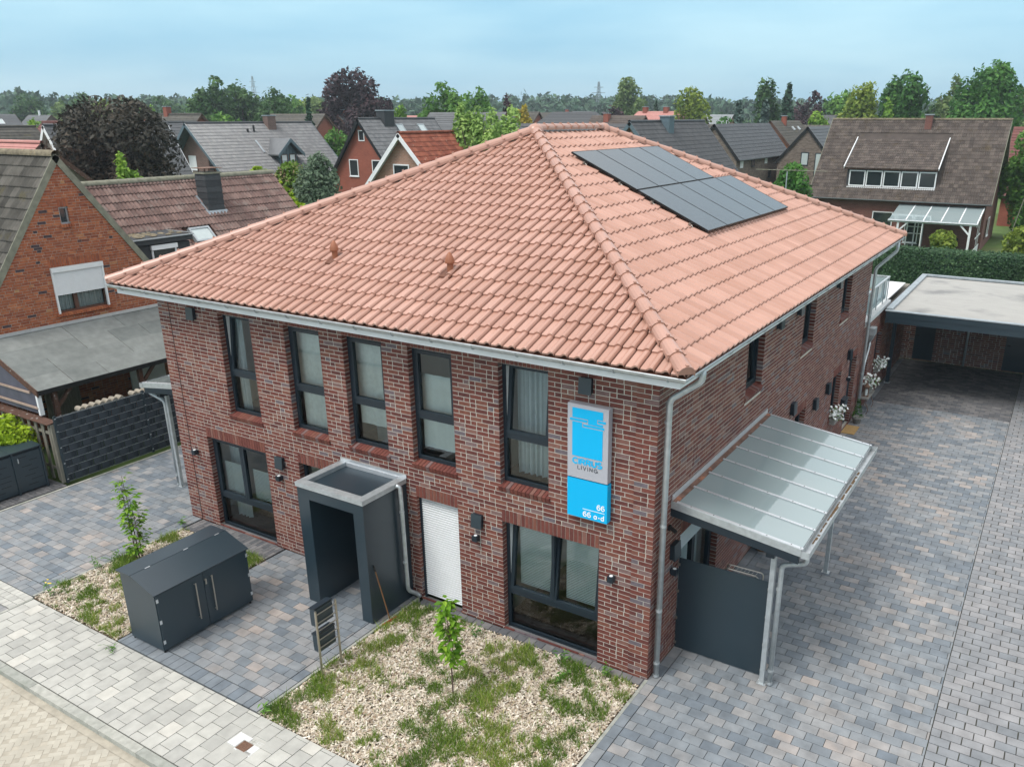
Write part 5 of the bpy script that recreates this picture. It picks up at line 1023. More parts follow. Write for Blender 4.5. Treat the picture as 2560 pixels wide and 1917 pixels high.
for k, (a, b, c, d) in enumerate(solG): it += soldier_items(go, Y_, X_, a, b, c+.005, d-c-.01, 220+k, .065, .011)
pieces('lintel_brick', nb, it, M['orange_brick'], 100)
it = []
for k, (a, b, z) in enumerate(((1.75,3.45,3.74), (2.36,2.74,6.25))):
    n = round((b-a)/.078); st = (b-a)/n
    for j in range(n): v, f, key = boxshape(st-.011, .17, .085, True); it.append(dict(p=np.array([GX-.015, a+st*(j+.5), z]), R=np.array([Y_, -X_, Z_]).T, v=v, f=f, key=key, t=rr_.uniform(.2,.9), n=Z_, s=.12))
pieces('sill_brick', nb, it, M['orange_brick'], 60)
# its windows
mb = MB(); ring(mb, go, Y_, X_, *winG[0][:2], 3.78, 5.0, .06, -.16, -.09); w = part('window', mb, M['win_brown'], nb); mb = MB(); um = gy(2.45); obox(mb, go, Y_, X_, um-.06, um+.06, 3.83, 5.0, -.16, -.085); part('mullion', mb, M['win_brown'], w)
pane(w, go, Y_, X_, winG[0][0]+.06, winG[0][1]-.06, 3.84, 4.95, -.12); mb = MB(); pleat(mb, go, Y_, X_, winG[0][0], winG[0][1], 3.8, 4.95, -.25, .02, .07); part('curtain', mb, M['curtain'], w); room(w, go, Y_, X_, *winG[0][:2], 3.75, 5.1, 1.0, .1)
rs = MB(); obox(rs, go, Y_, X_, winG[0][0]-.0, winG[0][1], 4.98, 5.115, -.02, .07); obox(rs, go, Y_, X_, winG[0][0]-.0, winG[0][0]+.05, 3.75, 4.979, -.02, .05); obox(rs, go, Y_, X_, winG[0][1]-.05, winG[0][1], 3.75, 4.979, -.02, .05); rs = part('roller_shutter', rs, M['white'], nb)
for k in range(17):
    z = 4.978-(k+1)*.0395; mb = MB(); obox(mb, go, Y_, X_, winG[0][0]+.052, winG[0][1]-.052, z+.003, z+.0385, .0, .018); part('slat', mb, M['shutter'], rs)
mb = MB(); ring(mb, go, Y_, X_, *winG[1][:2], 6.29, 6.78, .05, -.12, -.06); w = part('window', mb, M['zinc'], nb); mb = MB(); obox(mb, go, Y_, X_, winG[1][0]+.05, winG[1][1]-.05, 6.34, 6.73, -.11, -.10); part('pane', mb, M['glass_dark'], w)
# roofs
c_ = 1/math.sqrt(1+TS*TS); s_ = TS*c_; L1 = (AZ-2.9)/s_+.1
ez = AZ+.10-L1*s_; eyl = AY-L1*c_
its = tile_items((-33, eyl, ez), X_, np.array([0, c_, s_]), np.array([0, -s_, c_]), L1, 33+GX+.02, lambda u: L1, .30, .335, PROF_F, 231)
WX, WZ = -23.6, 7.0; wy0, wy1 = AY+.9, 13.3; LW = (WZ-3.3)/math.sin(math.pi/4); h2 = math.sqrt(.5)
itw = tile_items((WX+LW*h2, wy0, WZ-LW*h2+.06), Y_, np.array([-h2, 0, h2]), np.array([h2, 0, h2]), LW, wy1-wy0, lambda u: LW, .30, .335, PROF_F, 232, holes=[(4.95-wy0,7.0-wy0,0,2.6), (7.75-wy0,8.7-wy0,2.2,3.0)])
itw = [i for i in itw if not (i['p'][2] > AZ-(i['p'][1]-AY)*TS+.3 and i['p'][0] > GX) and not i['p'][2] < AZ+.05-abs(i['p'][1]-AY)*TS]
OCC.append(((-32,yl+.6,0),(GX-.3,yr-.6,4.2)))
pieces('roof_tile', nb, its, M['moss_tile'], 150); pieces('wing_roof_tile', nb, itw, M['red_tile_old'], 250)
mb = MB(); mb.quad((-33,eyl,ez-.02), (GX,eyl,ez-.02), (GX,AY,AZ+.07), (-33,AY,AZ+.07)); mb.quad((-33,AY,AZ+.07), (GX,AY,AZ+.07), (GX,2*AY-eyl,ez-.02), (-33,2*AY-eyl,ez-.02))
q0, q1 = WX+LW*h2, WZ-LW*h2; mb.quad((q0,wy0,q1), (q0,wy1,q1), (WX,wy1,WZ), (WX,wy0,WZ)); mb.quad((WX,wy0,WZ), (WX,wy1,WZ), (2*WX-q0,wy1,q1), (2*WX-q0,wy0,q1)); part('roof_boarding', mb, M['wood_brown'], nb)
mb = MB()
for sg_ in (-1, 1):
    a = (GX, AY+sg_*.01, AZ+.12); b = (GX, AY+sg_*L1*c_, ez+.02); n = np.array([0, sg_*s_, c_]); t_ = np.array([0, sg_*c_, -s_]); A_, B_ = np.array(a), np.array(b)
    for o0, o1, x0, x1 in ((-.16,.02,.0,.035),):
        mb.hexa([A_+n*o0+X_*x0, B_+n*o0+X_*x0, B_+n*o0+X_*x1, A_+n*o0+X_*x1, A_+n*o1+X_*x0, B_+n*o1+X_*x0, B_+n*o1+X_*x1, A_+n*o1+X_*x1])
part('verge_band', mb, M['verge'], nb)
cap_row((-33,AY,AZ+.10), (GX+.03,AY,AZ+.10), .38, .14, .13, 'ridge_tile', nb, M['ridge_moss'], studs=False); cap_row((WX,wy0+.4,WZ+.06), (WX,wy1,WZ+.06), .38, .13, .12, 'ridge_tile', nb, M['ridge_moss'] if False else M['verge'], studs=False)
mb = MB(); mb.quad((-27,wy1-.1,0), (-20.6,wy1-.1,0), (-20.6,wy1-.1,3.6), (-27,wy1-.1,3.6)); mb.add([(-27,wy1-.1,3.6),(-20.4,wy1-.1,3.6),(WX,wy1-.1,WZ-.1)], [(0,1,2)]); mb.quad((-20.6,yr-.3,0), (-20.6,wy1-.1,0), (-20.6,wy1-.1,3.6), (-20.6,yr-.3,3.6)); part('wing_wall', mb, M['b_orange'], nb)
# slate-clad chimney, flat dormer, skylights
ch = MB(); cx0, cx1, cy0, cy1 = -22.95, -22.40, 9.20, 9.85; ch.box((cx0,cy0,5.2), (cx1,cy1,7.25)); ch = part('chimney', ch, M['slate_clad'], nb)
for k in range(9):
    z = 5.3+k*.215; mb = MB(); mb.hexa([(cx0-.02,cy0-.022,z),(cx1+.022,cy0-.022,z),(cx1+.022,cy1+.02,z),(cx0-.02,cy1+.02,z),(cx0-.006,cy0-.006,z+.22),(cx1+.006,cy0-.006,z+.22),(cx1+.006,cy1+.006,z+.22),(cx0-.006,cy1+.006,z+.22)], R.random()); part('cladding_slate', mb, M['slate_clad'], ch)
part('chimney_cap', MB().box((cx0-.05,cy0-.05,7.25), (cx1+.05,cy1+.05,7.31)), M['verge'], ch); mb = MB(); mb.box((cx0-.06,cy0-.1,7.44), (cx1+.06,cy1+.1,7.46)); [mb.box((x-.015,y-.015,7.311), (x+.015,y+.015,7.44)) for x in (cx0+.1,cx1-.1) for y in (cy0+.1,cy1-.1)]; part('chimney_hood', mb, M['rust'], ch)
mb = MB(); mb.hexa([(cx1+.03,cy0-.1,5.70),(cx1+.12,cy0-.1,5.62),(cx1+.12,cy1+.1,5.62),(cx1+.03,cy1+.1,5.70),(cx1+.03,cy0-.1,5.95),(cx1+.12,cy0-.1,5.72),(cx1+.12,cy1+.1,5.72),(cx1+.03,cy1+.1,5.95)]); mb.hexa([(cx0,cy0-.12,6.3),(cx1+.1,cy0-.12,5.7),(cx1+.1,cy0-.03,5.7),(cx0,cy0-.03,6.3),(cx0,cy0-.12,6.48),(cx1+.1,cy0-.12,5.83),(cx1+.1,cy0-.03,5.83),(cx0,cy0-.03,6.48)]); part('flashing', mb, M['lead'], ch)
dm = part('dormer', MB().box((-22.3,4.95,3.9), (-20.72,6.98,5.26)), M['slate_clad'], nb)
part('dormer_roof', MB().hexa([(-22.6,4.85,5.40),(-20.6,4.85,5.30),(-20.6,7.05,5.30),(-22.6,7.05,5.40),(-22.6,4.85,5.56),(-20.6,4.85,5.46),(-20.6,7.05,5.46),(-22.6,7.05,5.56)]), M['slate_clad'], dm); part('dormer_edge', MB().box((-20.64,4.83,5.462), (-20.55,7.07,5.49)).box((-22.5,4.83,5.50),(-20.641,4.88,5.53)).box((-22.5,7.02,5.50),(-20.641,7.07,5.53)), M['zinc'], dm)
mb = MB(); m_ = 14; [mb.lathe([(.12,0),(.06,.03)], (-21.6+rr_.gauss(0,.35), 5.8+rr_.gauss(0,.5), 5.50), 6) for _ in range(60)]; part('moss', mb, M['ridge_moss'], dm)
w = part('window', MB().box((-20.72,5.52,4.0), (-20.69,5.58,5.10)).box((-20.72,6.38,4.0), (-20.69,6.44,5.10)).box((-20.72,5.50,5.10), (-20.63,6.46,5.26)).box((-20.72,5.581,4.0), (-20.69,6.379,4.06)), M['win_white'], dm) if False else part('window', MB().box((-20.719,5.52,4.0), (-20.69,5.58,5.10)).box((-20.719,6.38,4.0), (-20.69,6.44,5.10)).box((-20.719,5.50,5.101), (-20.63,6.46,5.25)), M['win_white'], nb)
part('pane', MB().box((-20.718,5.581,4.0), (-20.705,6.379,5.10)), M['glass_dark'], w)
def skylight(par, P, S, U, N, w_, h_, fm='zinc', gm='glass_dark'):
    P, S, U, N = map(lambda v: np.asarray(v, float), (P, S, U, N)); q = lambda u, s, n: P+U*u+S*s+N*n; mb = MB()
    for a, b, c, d in ((-w_/2,w_/2,0,.07), (-w_/2,w_/2,h_-.07,h_), (-w_/2,-w_/2+.07,.07,h_-.07), (w_/2-.07,w_/2,.07,h_-.07)): mb.hexa([q(a,c,0), q(b,c,0), q(b,d,0), q(a,d,0), q(a,c,.13), q(b,c,.13), q(b,d,.13), q(a,d,.13)])
    s = part('skylight', mb, M[fm], par); a, b, c, d = -w_/2+.07, w_/2-.07, .07, h_-.07; part('pane', MB().hexa([q(a,c,.05), q(b,c,.05), q(b,d,.05), q(a,d,.05), q(a,c,.10), q(b,c,.10), q(b,d,.10), q(a,d,.10)]), M[gm], s)
M['sky_pane'] = pm('pale_blind_pane', (.45,.52,.52), .15, spec=.8, var=.05)
skylight(nb, (-21.5,8.22,5.02-.04), (-h2,0,h2), Y_, (h2,0,h2), .85, .62, 'zinc', 'sky_pane')
skylight(nb, (-23.2,1.05,6.05), (0,c_,s_), X_, (0,-s_,c_), .8, 1.0, 'zinc', 'sky_pane'); part('vent_tile', MB().lathe([(.12,0),(.10,.1),(.02,.18)], (-21.6,1.55,6.75), 8), M['moss_tile'], nb)
# lean-to with felt roof
lt = thing('lean_to', 'timber lean-to with grey felt roof and clear corrugated end wall against the orange house', 'lean-to', (-18.8,2.5,0)); ly0, ly1 = -.42, 8.0; zA, zB, xA, xB = 3.42, 2.42, -19.96, -17.52
rz = lambda x: zA+(x-xA)*(zB-zA)/(xB-xA); part('roof_deck', MB().hexa([(xA,ly0,zA-.09),(xB,ly0,zB-.09),(xB,ly1,zB-.09),(xA,ly1,zA-.09),(xA,ly0,zA-.002),(xB,ly0,zB-.002),(xB,ly1,zB-.002),(xA,ly1,zA-.002)]), M['wood_brown'], lt)
nsh = 4; r = random.Random(3)
for i in range(nsh):
    x0 = xB-(xB-xA)*i/nsh+.02; x1 = xB-(xB-xA)*(i+1)/nsh-.02; y = ly0; k = 0
    while y < ly1-.1:
        w_ = r.choice((1.0, 1.6, 2.2)); e = min(ly1, y+w_); h0, h1 = .0005+.001*i, .008+.0012*i+.001*(k % 2); a, b = min(x0, x1), max(x0, x1)
        part('felt_sheet', MB().hexa([(a,y,rz(a)+h0),(b,y,rz(b)+h0),(b,e-.012,rz(b)+h0),(a,e-.012,rz(a)+h0),(a,y,rz(a)+h1),(b,y,rz(b)+h1),(b,e-.012,rz(b)+h1),(a,e-.012,rz(a)+h1)], r.random()), M['felt'], lt); y = e; k += 1
part('wall_flashing', MB().box((-19.985,ly0,3.44), (-19.93,ly1,3.53)), M['alu'], lt); part('gutter_edge', MB().box((xB-.005,ly0,zB-.10), (xB+.03,ly1,zB+.02)), M['black'], lt)
part('verge_board', MB().hexa([(xA,ly0-.03,zA-.15),(xB,ly0-.03,zB-.15),(xB,ly0-.002,zB-.15),(xA,ly0-.002,zA-.15),(xA,ly0-.03,zA+.03),(xB,ly0-.03,zB+.03),(xB,ly0-.002,zB+.03),(xA,ly0-.002,zA+.03)]), M['wood_brown'], lt)
for y in (.05, 2.55, 5.0): p_ = part('post', MB().box((-17.75,y-.06,0), (-17.63,y+.06,2.36)), M['wood_brown'], lt); part('brace', MB().beam((-17.69,y+.05,1.85),(-17.69,y+.5,2.32), .08, .08), M['wood_brown'], p_)
part('wall_plate', MB().box((-17.76,ly0+.02,2.30), (-17.62,ly1,2.40)), M['wood_brown'], lt)
part('rear_door', MB().box((-19.98,.9,0), (-19.90,1.9,2.2)), M['wood_grey'], lt); part('rear_window', MB().box((-19.98,3.6,.9), (-19.92,4.8,2.0)), M['shutter'], lt)
zs = lambda x: rz(x)-.16
mb = MB(); n = 70
for i in range(n):
    a, b = xA+.02+(2.35)*i/n, xA+.02+(2.35)*(i+1)/n; ya, yb = ly0+.02+(.012 if i % 2 else -.012), ly0+.02+(-.012 if i % 2 else .012); mb.quad((a,ya,1.78), (b,yb,1.78), (b,yb,zs(b)), (a,ya,zs(a)))
part('corrugated_panel', mb, M['poly'], lt)
for x in (-19.6,-18.9,-18.2): part('batten', MB().box((x-.03,ly0+.04,1.76), (x+.03,ly0+.08,zs(x))), M['batten'], lt)
for z in (1.95,2.35): part('batten', MB().box((xA+.02,ly0-.03,z-.03), (xA+2.35 if z < 2.3 else -17.9,ly0+.0,z+.03)), M['batten'], lt)
part('end_profile', MB().hexa([(-17.64,ly0-.03,1.76),(-17.56,ly0-.03,1.76),(-17.56,ly0+.08,1.76),(-17.64,ly0+.08,1.76),(-17.64,ly0-.03,2.30),(-17.56,ly0-.03,2.30),(-17.56,ly0+.08,2.30),(-17.64,ly0+.08,2.30)]), M['white_paint'], lt)
# wooden fence under it, anthracite strip fence along the drive
wf = thing('wooden_fence', 'weathered grey board fence with capping below the corrugated end wall', 'fence', (-18.5,-.5,0)); r = random.Random(8)
for i in range(16): x = -17.03-i*.165; f = i % 2; part('board', MB().box((x-.055,-.58+f*.07,.06), (x+.055,-.555+f*.07,1.66), r.random()), M['wood_grey'], wf)
for z in (.35,1.35): part('rail', MB().box((-19.7,-.553,z), (-16.98,-.512,z+.07), .3), M['wood_grey'], wf)
part('capping', MB().hexa([(-19.7,-.66,1.665),(-16.92,-.66,1.665),(-16.92,-.40,1.69),(-19.7,-.40,1.69),(-19.7,-.66,1.69),(-16.92,-.66,1.69),(-16.92,-.40,1.715),(-19.7,-.40,1.715)], .2), M['wood_brown'], wf); part('end_post', MB().box((-17.0,-.58,.0), (-16.92,-.47,1.66), .6), M['wood_grey'], wf)
sf = thing('strip_fence', 'anthracite double-rod fence with woven privacy strips along the side driveway', 'fence', (-16.87,3,0)); FX = -16.87; cell = .186; zr_ = [.03+.2*k for k in range(10)]
for y in (-.48, 2.03, 4.54, 7.05): p_ = part('post', MB().box((FX-.03,y-.03,0), (FX+.03,y+.03,1.88)), M['anth'], sf); [part('clip', MB().box((FX+.03,y-.02,z), (FX+.04,y+.02,z+.02)), M['alu'], p_) for z in (.1,.55,1.0,1.45,1.8)]
for y0 in (-.45, 2.06, 4.57):
    for k in range(9):
        mb = MB(); n = 13; st = 2.45/n
        for i in range(n):
            dx = .012 if (i+k) % 2 else -.012; a = y0+i*st; mb.box((FX+dx-.002,a+.012 if dx < 0 else a-.008,zr_[k]+.006), (FX+dx+.002,a+st-.012 if dx < 0 else a+st+.008,zr_[k]+.194), .75 if dx > 0 else .2)
        part('woven_strip', mb, M['fence_strip'], sf)
    for k in range(10): mb = MB(); mb.box((FX+.018,y0,zr_[k]-.004), (FX+.026,y0+2.45,zr_[k]+.004)); mb.box((FX-.026,y0,zr_[k]-.004), (FX-.018,y0+2.45,zr_[k]+.004)); part('rod', mb, M['galv'] if False else M['zinc'], sf)
    mb = MB(); [mb.box((FX-.012,y0+i*2.45/26-.003,.03), (FX+.012,y0+i*2.45/26+.003,1.86)) for i in range(27)]; part('upright_rods', mb, M['wire'], sf)
for i in range(13):                             # split logs stacked behind the fence
    y = (.35+i*.19) if i < 7 else (1.9+(i-7)*.19); t = thing('log', 'pale round log end on the stack behind the strip fence', 'firewood', (-17.1,y,1.70), 'logs stacked behind the strip fence'); part('wood', MB().tube([(-17.25,y,1.79),(-17.0,y,1.79)], .08, 9), M['rock'], t)
part_ = None
# ------------------------------------------------------------------ OTHER HOUSES
def ghouse(name, label, x, y, zr, axis, L, hw, tp, ze, roof, wall, tiles=None, sides='+-', ovg=.35, ove=.45, barge='white_paint', caps=None, windows=(), chimneys=(), hip=0, group=None, limit=300, tseed=1):
    E, F = (Y_, X_) if axis == 'Y' else (X_, Y_); o = np.array([x, y, 0.]); q = lambda e, f, z: o+E*e+F*f+Z_*z
    c = q(L/2, 0, 0); t = thing(name, label, 'house', (c[0], c[1], 0), group); th = .16; mb = MB(); zw = zr-.12
    zwl = zw-hw*tp
    mb.add([q(0,-hw,-.15), q(0,hw,-.15), q(0,hw,zwl), q(0,0,zwl if hip else zw), q(0,-hw,zwl), q(L,-hw,-.15), q(L,hw,-.15), q(L,hw,zwl), q(L,0,zwl if hip else zw), q(L,-hw,zwl)], [(0,1,2,3,4), (9,8,7,6,5), (0,4,9,5), (1,6,7,2)]); part('wall', mb, M[wall], t)
    cs = 1/math.sqrt(1+tp*tp); sn = tp*cs; Ls = (hw+ove)/cs; e0, e1 = (-ove, L+ove) if hip else (-ovg, L+ovg); LL = e1-e0
    for sd in (1, -1):
        S = -F*sd*cs+Z_*sn; N = F*sd*sn+Z_*cs
        U = (E if sd > 0 else -E) if axis == 'Y' else (-E if sd > 0 else E)
        P0 = q(e0 if (U@E) > 0 else e1, sd*(hw+ove), zr-(hw+ove)*tp)
        run = hip*(hw+ove) if hip else 0
        sm = (lambda u: min(Ls, u/(hip*cs) if hip else Ls, (LL-u)/(hip*cs) if hip else Ls))
        mb = MB(); g = (tiles or {}).get('gauge', .36); nr = max(1, int(Ls/g)); g = Ls/nr
        for i in range(nr):                      # the roof laid in lapped courses
            s0, s1 = i*g, (i+1)*g; a0, a1 = (hip*cs*s0, hip*cs*s1) if hip else (0, 0); l = .03
            A, B, C_, D_ = P0+U*a0+S*s0, P0+U*(LL-a0)+S*s0, P0+U*(LL-a1)+S*s1, P0+U*a1+S*s1; tt = .5+R.uniform(-.3,.3)
            if tiles and (('+' if sd > 0 else '-') in sides): mb.quad(A, B, C_, D_, .1)
            else: mb.quad(A+N*l, B+N*l, C_+N*.004, D_+N*.004, tt); mb.quad(A, B, B+N*l, A+N*l, tt*.4)
        part('roof', mb, M[roof], t)
        if tiles and (('+' if sd > 0 else '-') in sides):
            its = tile_items(P0, U, S, N, Ls, LL, sm, tiles['pitch'], g, tiles.get('prof', PROF_F), 300+tseed, lift=.03, key=('g', name, sd), holes=tiles.get('holes', ()) if (sd > 0) == ('+' in sides) else ())
            pieces('roof_tile', t, its, M[roof], limit)
        if not hip:
            for ee in (e0, e1):                  # barge boards
                mb = MB(); A_, B_ = q(ee, 0, zr), q(ee, sd*(hw+ove), zr-(hw+ove)*tp); d = E*(.03 if ee == e1 else -.03)
                mb.hexa([A_-N*.20, B_-N*.20, B_-N*.20+d, A_-N*.20+d, A_+N*.035, B_+N*.035, B_+N*.035+d, A_+N*.035+d]); part('barge_board', mb, M[barge], t)
            mb = MB(); A_, B_ = q(e0, sd*.02, zr-.10), q(e0, sd*(hw+ove), zr-.10-(hw+ove)*tp); A2, B2 = q(e1, sd*.02, zr-.10), q(e1, sd*(hw+ove), zr-.10-(hw+ove)*tp); mb.quad(A_, B_, B2, A2); part('soffit', mb, M[barge], t)
        mb = MB(); A_, B_ = q(e0, sd*(hw+ove+.06), zr-(hw+ove)*tp-.03), q(e1, sd*(hw+ove+.06), zr-(hw+ove)*tp-.03); mb.tube([A_, B_], .06, 6); part('gutter', mb, M['gutter_dark'], t)
    if hip:
        for ee, sg_ in ((e0, 1), (e1, -1)):
            a, b, p = q(ee,-(hw+ove),zr-(hw+ove)*tp), q(ee,hw+ove,zr-(hw+ove)*tp), q(ee+sg_*hip*(hw+ove),0,zr); part('hip_end', MB().add([a, b, p], [(0,1,2)]), M[roof], t)
            if caps:
                for z_ in (a, b): cap_row(tuple(z_+Z_*.03), tuple(p+Z_*.03), 1.2, .12, .12, 'hip_cap', t, M[caps], studs=False, n=5)
    if caps: run = hip*(hw+ove) if hip else 0; cap_row(tuple(q(e0+run,0,zr+.02)), tuple(q(e1-run,0,zr+.02)), .4 if tiles else 1.5, .12, .11, 'ridge_tile', t, M[caps], studs=False, n=5)
    for wn in windows:
        wl, u, z, w_, h_ = wn[:5]; fm = wn[5] if len(wn) > 5 else 'win_white'; gm = wn[6] if len(wn) > 6 else 'glass_dark'
        oo, UU, NN = {'g0': (q(0,0,0), F, -E), 'g1': (q(L,0,0), F, E), '+': (q(0,hw,0), E, F), '-': (q(0,-hw,0), E, -F)}[wl]
        mb = MB(); ring(mb, oo, UU, NN, u-w_/2, u+w_/2, z, z+h_, .07, .004, .05); k = part('window', mb, M[fm], t); mb = MB(); obox(mb, oo, UU, NN, u-w_/2+.07, u+w_/2-.07, z+.07, z+h_-.07, .003, .025); part('pane', mb, M[gm], k)
        if gm == 'glass_dark' and w_ > .7: mb = MB(); obox(mb, oo, UU, NN, u-w_/2-.05, u+w_/2+.05, z-.05, z-.003, .004, .09); part('sill', mb, M[fm], k)
    for (e, f, w_, d_, h_, cm) in chimneys:
        p = q(e, f, zr-abs(f)*tp); ck = part('chimney', MB().box((p[0]-w_/2,p[1]-d_/2,p[2]-.6), (p[0]+w_/2,p[1]+d_/2,p[2]+h_)), M[cm], t); part('chimney_cap', MB().box((p[0]-w_/2-.06,p[1]-d_/2-.06,p[2]+h_), (p[0]+w_/2+.06,p[1]+d_/2+.06,p[2]+h_+.08)), M['zinc'], ck)
    return t, q
OCCs = OCC
# big brown-roofed house on the right
tl = dict(pitch=.31, gauge=.345, prof=PROF_F, holes=[(2.35,9.25,1.35,6.55)])
bh, q = ghouse('brown_roofed_house', 'large house with brown tiled roof, wide dormer with five white windows and covered patio', -12.75, 62.75, 9.0, 'X', 12.45, 5.15, 1.02, 0, 'brown_tile', 'b_house', tl, '-', caps='ridge_moss', barge='verge',
    windows=[('-',5.4,1.2,1.5,1.2),('-',7.6,.2,1.0,2.1),('g1',-2.6,.6,.9,1.4,'win_brown'),('g1',-1.0,.6,1.2,1.4),('g1',-1.2,4.0,.8,1.4,'win_brown')], chimneys=[(7.1,-.5,.5,.5,.85,'b_house')])
# shed dormer: its own roof, cheeks, five windows
yF = 58.0; yd = lambda z, y0=57.15: y0
dz0, dz1 = 4.0, 5.45; mb = MB(); mb.hexa([(-10.42,58.05,3.9),(-4.05,58.05,3.9),(-4.05,61.2,7.3),(-10.42,61.2,7.3),(-10.42,58.0,5.5),(-4.05,58.0,5.5),(-4.05,61.2,7.35),(-10.42,61.2,7.35)]); dm = part('dormer', mb, M['slate_clad'], bh)
A_ = np.array([-10.62,57.75,5.52]); SS = np.array([0,3.6,2.02]); Ls = np.linalg.norm(SS); SS = SS/Ls; NNn = np.array([0,-SS[2],SS[1]])
pieces('dormer_roof_tile', bh, tile_items(A_, X_, SS, NNn, Ls, 6.75, lambda u: Ls, .31, .345, PROF_F, 401, lift=.03), M['brown_tile'], 150)
part('dormer_deck', MB().hexa([A_-NNn*.1, A_+X_*6.75-NNn*.1, A_+X_*6.75+SS*Ls-NNn*.1, A_+SS*Ls-NNn*.1, A_, A_+X_*6.75, A_+X_*6.75+SS*Ls, A_+SS*Ls]), M['wood_brown'], dm)
for x in (-10.66, -3.86): part('verge_strip', MB().beam((x,57.7,5.56), (x,57.7+3.75,5.56+2.1), .06, .16), M['white_paint'], dm)
for k in range(5):
    x = -9.65+k*1.27; w = part('window', MB().box((x-.60,57.96,4.18),(x-.52,58.05,5.36)).box((x+.52,57.96,4.18),(x+.60,58.05,5.36)).box((x-.519,57.96,4.18),(x+.519,58.05,4.27)).box((x-.519,57.96,5.27),(x+.519,58.05,5.36)), M['win_white'], bh); part('pane', MB().box((x-.519,58.0,4.271),(x+.519,58.02,5.269)), M['glass_dark'], w)
part('window_sill', MB().box((-10.35,57.86,4.07), (-3.95,58.0,4.14)), M['win_white'], dm)
pt_ = thing('patio_roof', 'white timber patio roof with five pale panes against the brown-roofed house', 'patio roof', (-3.3,55.7,0)); y0, y1 = 53.9, 57.5
for k in range(5):
    a, b = -6.2+k*1.164, -6.2+(k+1)*1.164-.03; part('roof_pane', MB().hexa([(a,y0,2.28),(b,y0,2.28),(b,y1,3.02),(a,y1,3.02),(a,y0,2.30),(b,y0,2.30),(b,y1,3.04),(a,y1,3.04)]), M['frost'], pt_); part('rafter', MB().hexa([(b-.02,y0,2.15),(b+.05,y0,2.15),(b+.05,y1,2.89),(b-.02,y1,2.89),(b-.02,y0,2.31),(b+.05,y0,2.31),(b+.05,y1,3.05),(b-.02,y1,3.05)]), M['white_paint'], pt_)
part('front_beam', MB().box((-6.25,53.82,2.10), (-.35,53.96,2.27)), M['white_paint'], pt_); part('gutter', MB().tube([(-6.25,53.75,2.22),(-.35,53.75,2.22)], .06, 8), M['zinc'], pt_)
for x in (-5.55,-3.9,-.78): p_ = part('post', MB().box((x-.07 if x != -3.9 else x-.03,53.82,-.15), (x+.07 if x != -3.9 else x+.03,53.94,2.1)), M['white_paint'], pt_); (x != -3.9) and part('brace', MB().beam((x+(.05 if x < -3 else -.05),53.88,1.5),(x+(.65 if x < -3 else -.65),53.88,2.1), .1, .1), M['white_paint'], p_)
part('side_glazing', MB().box((-.42,54.0,.4),(-.39,57.4,.5)).box((-.42,54.0,1.2),(-.39,57.4,1.28)).box((-.42,55.1,.5),(-.39,55.18,2.4)).box((-.42,56.2,.5),(-.39,56.28,2.6)).box((-.42,54.0,2.0),(-.39,54.1,2.2)), M['white_paint'], pt_); part('base_panel', MB().box((-.45,54.0,-.15),(-.40,57.4,.4)), M['white_paint'], pt_)
t = thing('patio_door', 'white glazed double door under the patio roof', 'door', (-4.9,57.55,0)); part('frame', MB().box((-5.5,57.5,-.1),(-5.4,57.58,2.05)).box((-4.4,57.5,-.1),(-4.3,57.58,2.05)).box((-4.95,57.5,-.1),(-4.87,57.58,2.05)).box((-5.4,57.5,1.97),(-4.4,57.58,2.05)).box((-5.4,57.5,.9),(-4.4,57.55,.95)).box((-5.4,57.5,1.4),(-4.4,57.55,1.45)), M['white_paint'], t); part('pane', MB().box((-5.4,57.56,0),(-4.4,57.57,1.97)), M['glass_dark'], t)
for x, l in ((-2.6,'left'), (-1.9,'right')): t = thing('garden_chair', 'black garden chair under the patio roof, %s of two' % l, 'chair', (x,55.8,-.1), 'garden chairs under the patio roof'); part('seat', MB().box((x-.25,55.55,.32),(x+.25,56.05,.37)), M['black'], t); part('backrest', MB().box((x-.25,56.0,.38),(x+.25,56.05,.95)), M['black'], t); [part('leg', MB().box((x+a-.02,55.8+b-.02,-.1),(x+a+.02,55.8+b+.02,.32)), M['black'], t) for a in (-.22,.22) for b in (-.22,.22)]
# houses with recognisable gables, nearest first
G = ghouse
h3, q = G('tan_gable_house', 'tan brick gable with white barge boards under a lichen-speckled red roof, behind the main hip', -28.4, 27.0, 8.33, 'Y', 6.5, 4.3, 1.05, 0, 'oldred_tile', 'b_tan', dict(pitch=.3, gauge=.34, prof=PROF_F), '+', caps='oldred_tile', ovg=.35, windows=[('g0',-.2,5.35,1.2,1.3)])
h2h, q = G('red_gable_house', 'red brick gable house with glossy dark tiles, two skylights and a chimney', -45.85, 42.0, 9.06, 'Y', 9.1, 5.2, 1.25, 0, 'grey_gloss', 'b_red', dict(pitch=.3, gauge=.37, prof=PROF_F), '+', caps='anth_tile', barge='black', windows=[('g0',0,7.35,.65,.85),('g0',-1.1,4.55,1.0,1.35),('g0',1.45,4.55,1.0,1.35)], chimneys=[(2.9,.1,.9,1.2,.75,'slate_clad')], limit=0, tseed=2)
for e in (4.1, 6.9): p = q(e, .75, 9.06-.75*1.25); skylight(h2h, (p[0]+.5*.62,p[1],p[2]-.5*.78), (-.62,0,.78), Y_, (.78,0,.62), .85, 1.1, 'zinc', 'sky_pane')
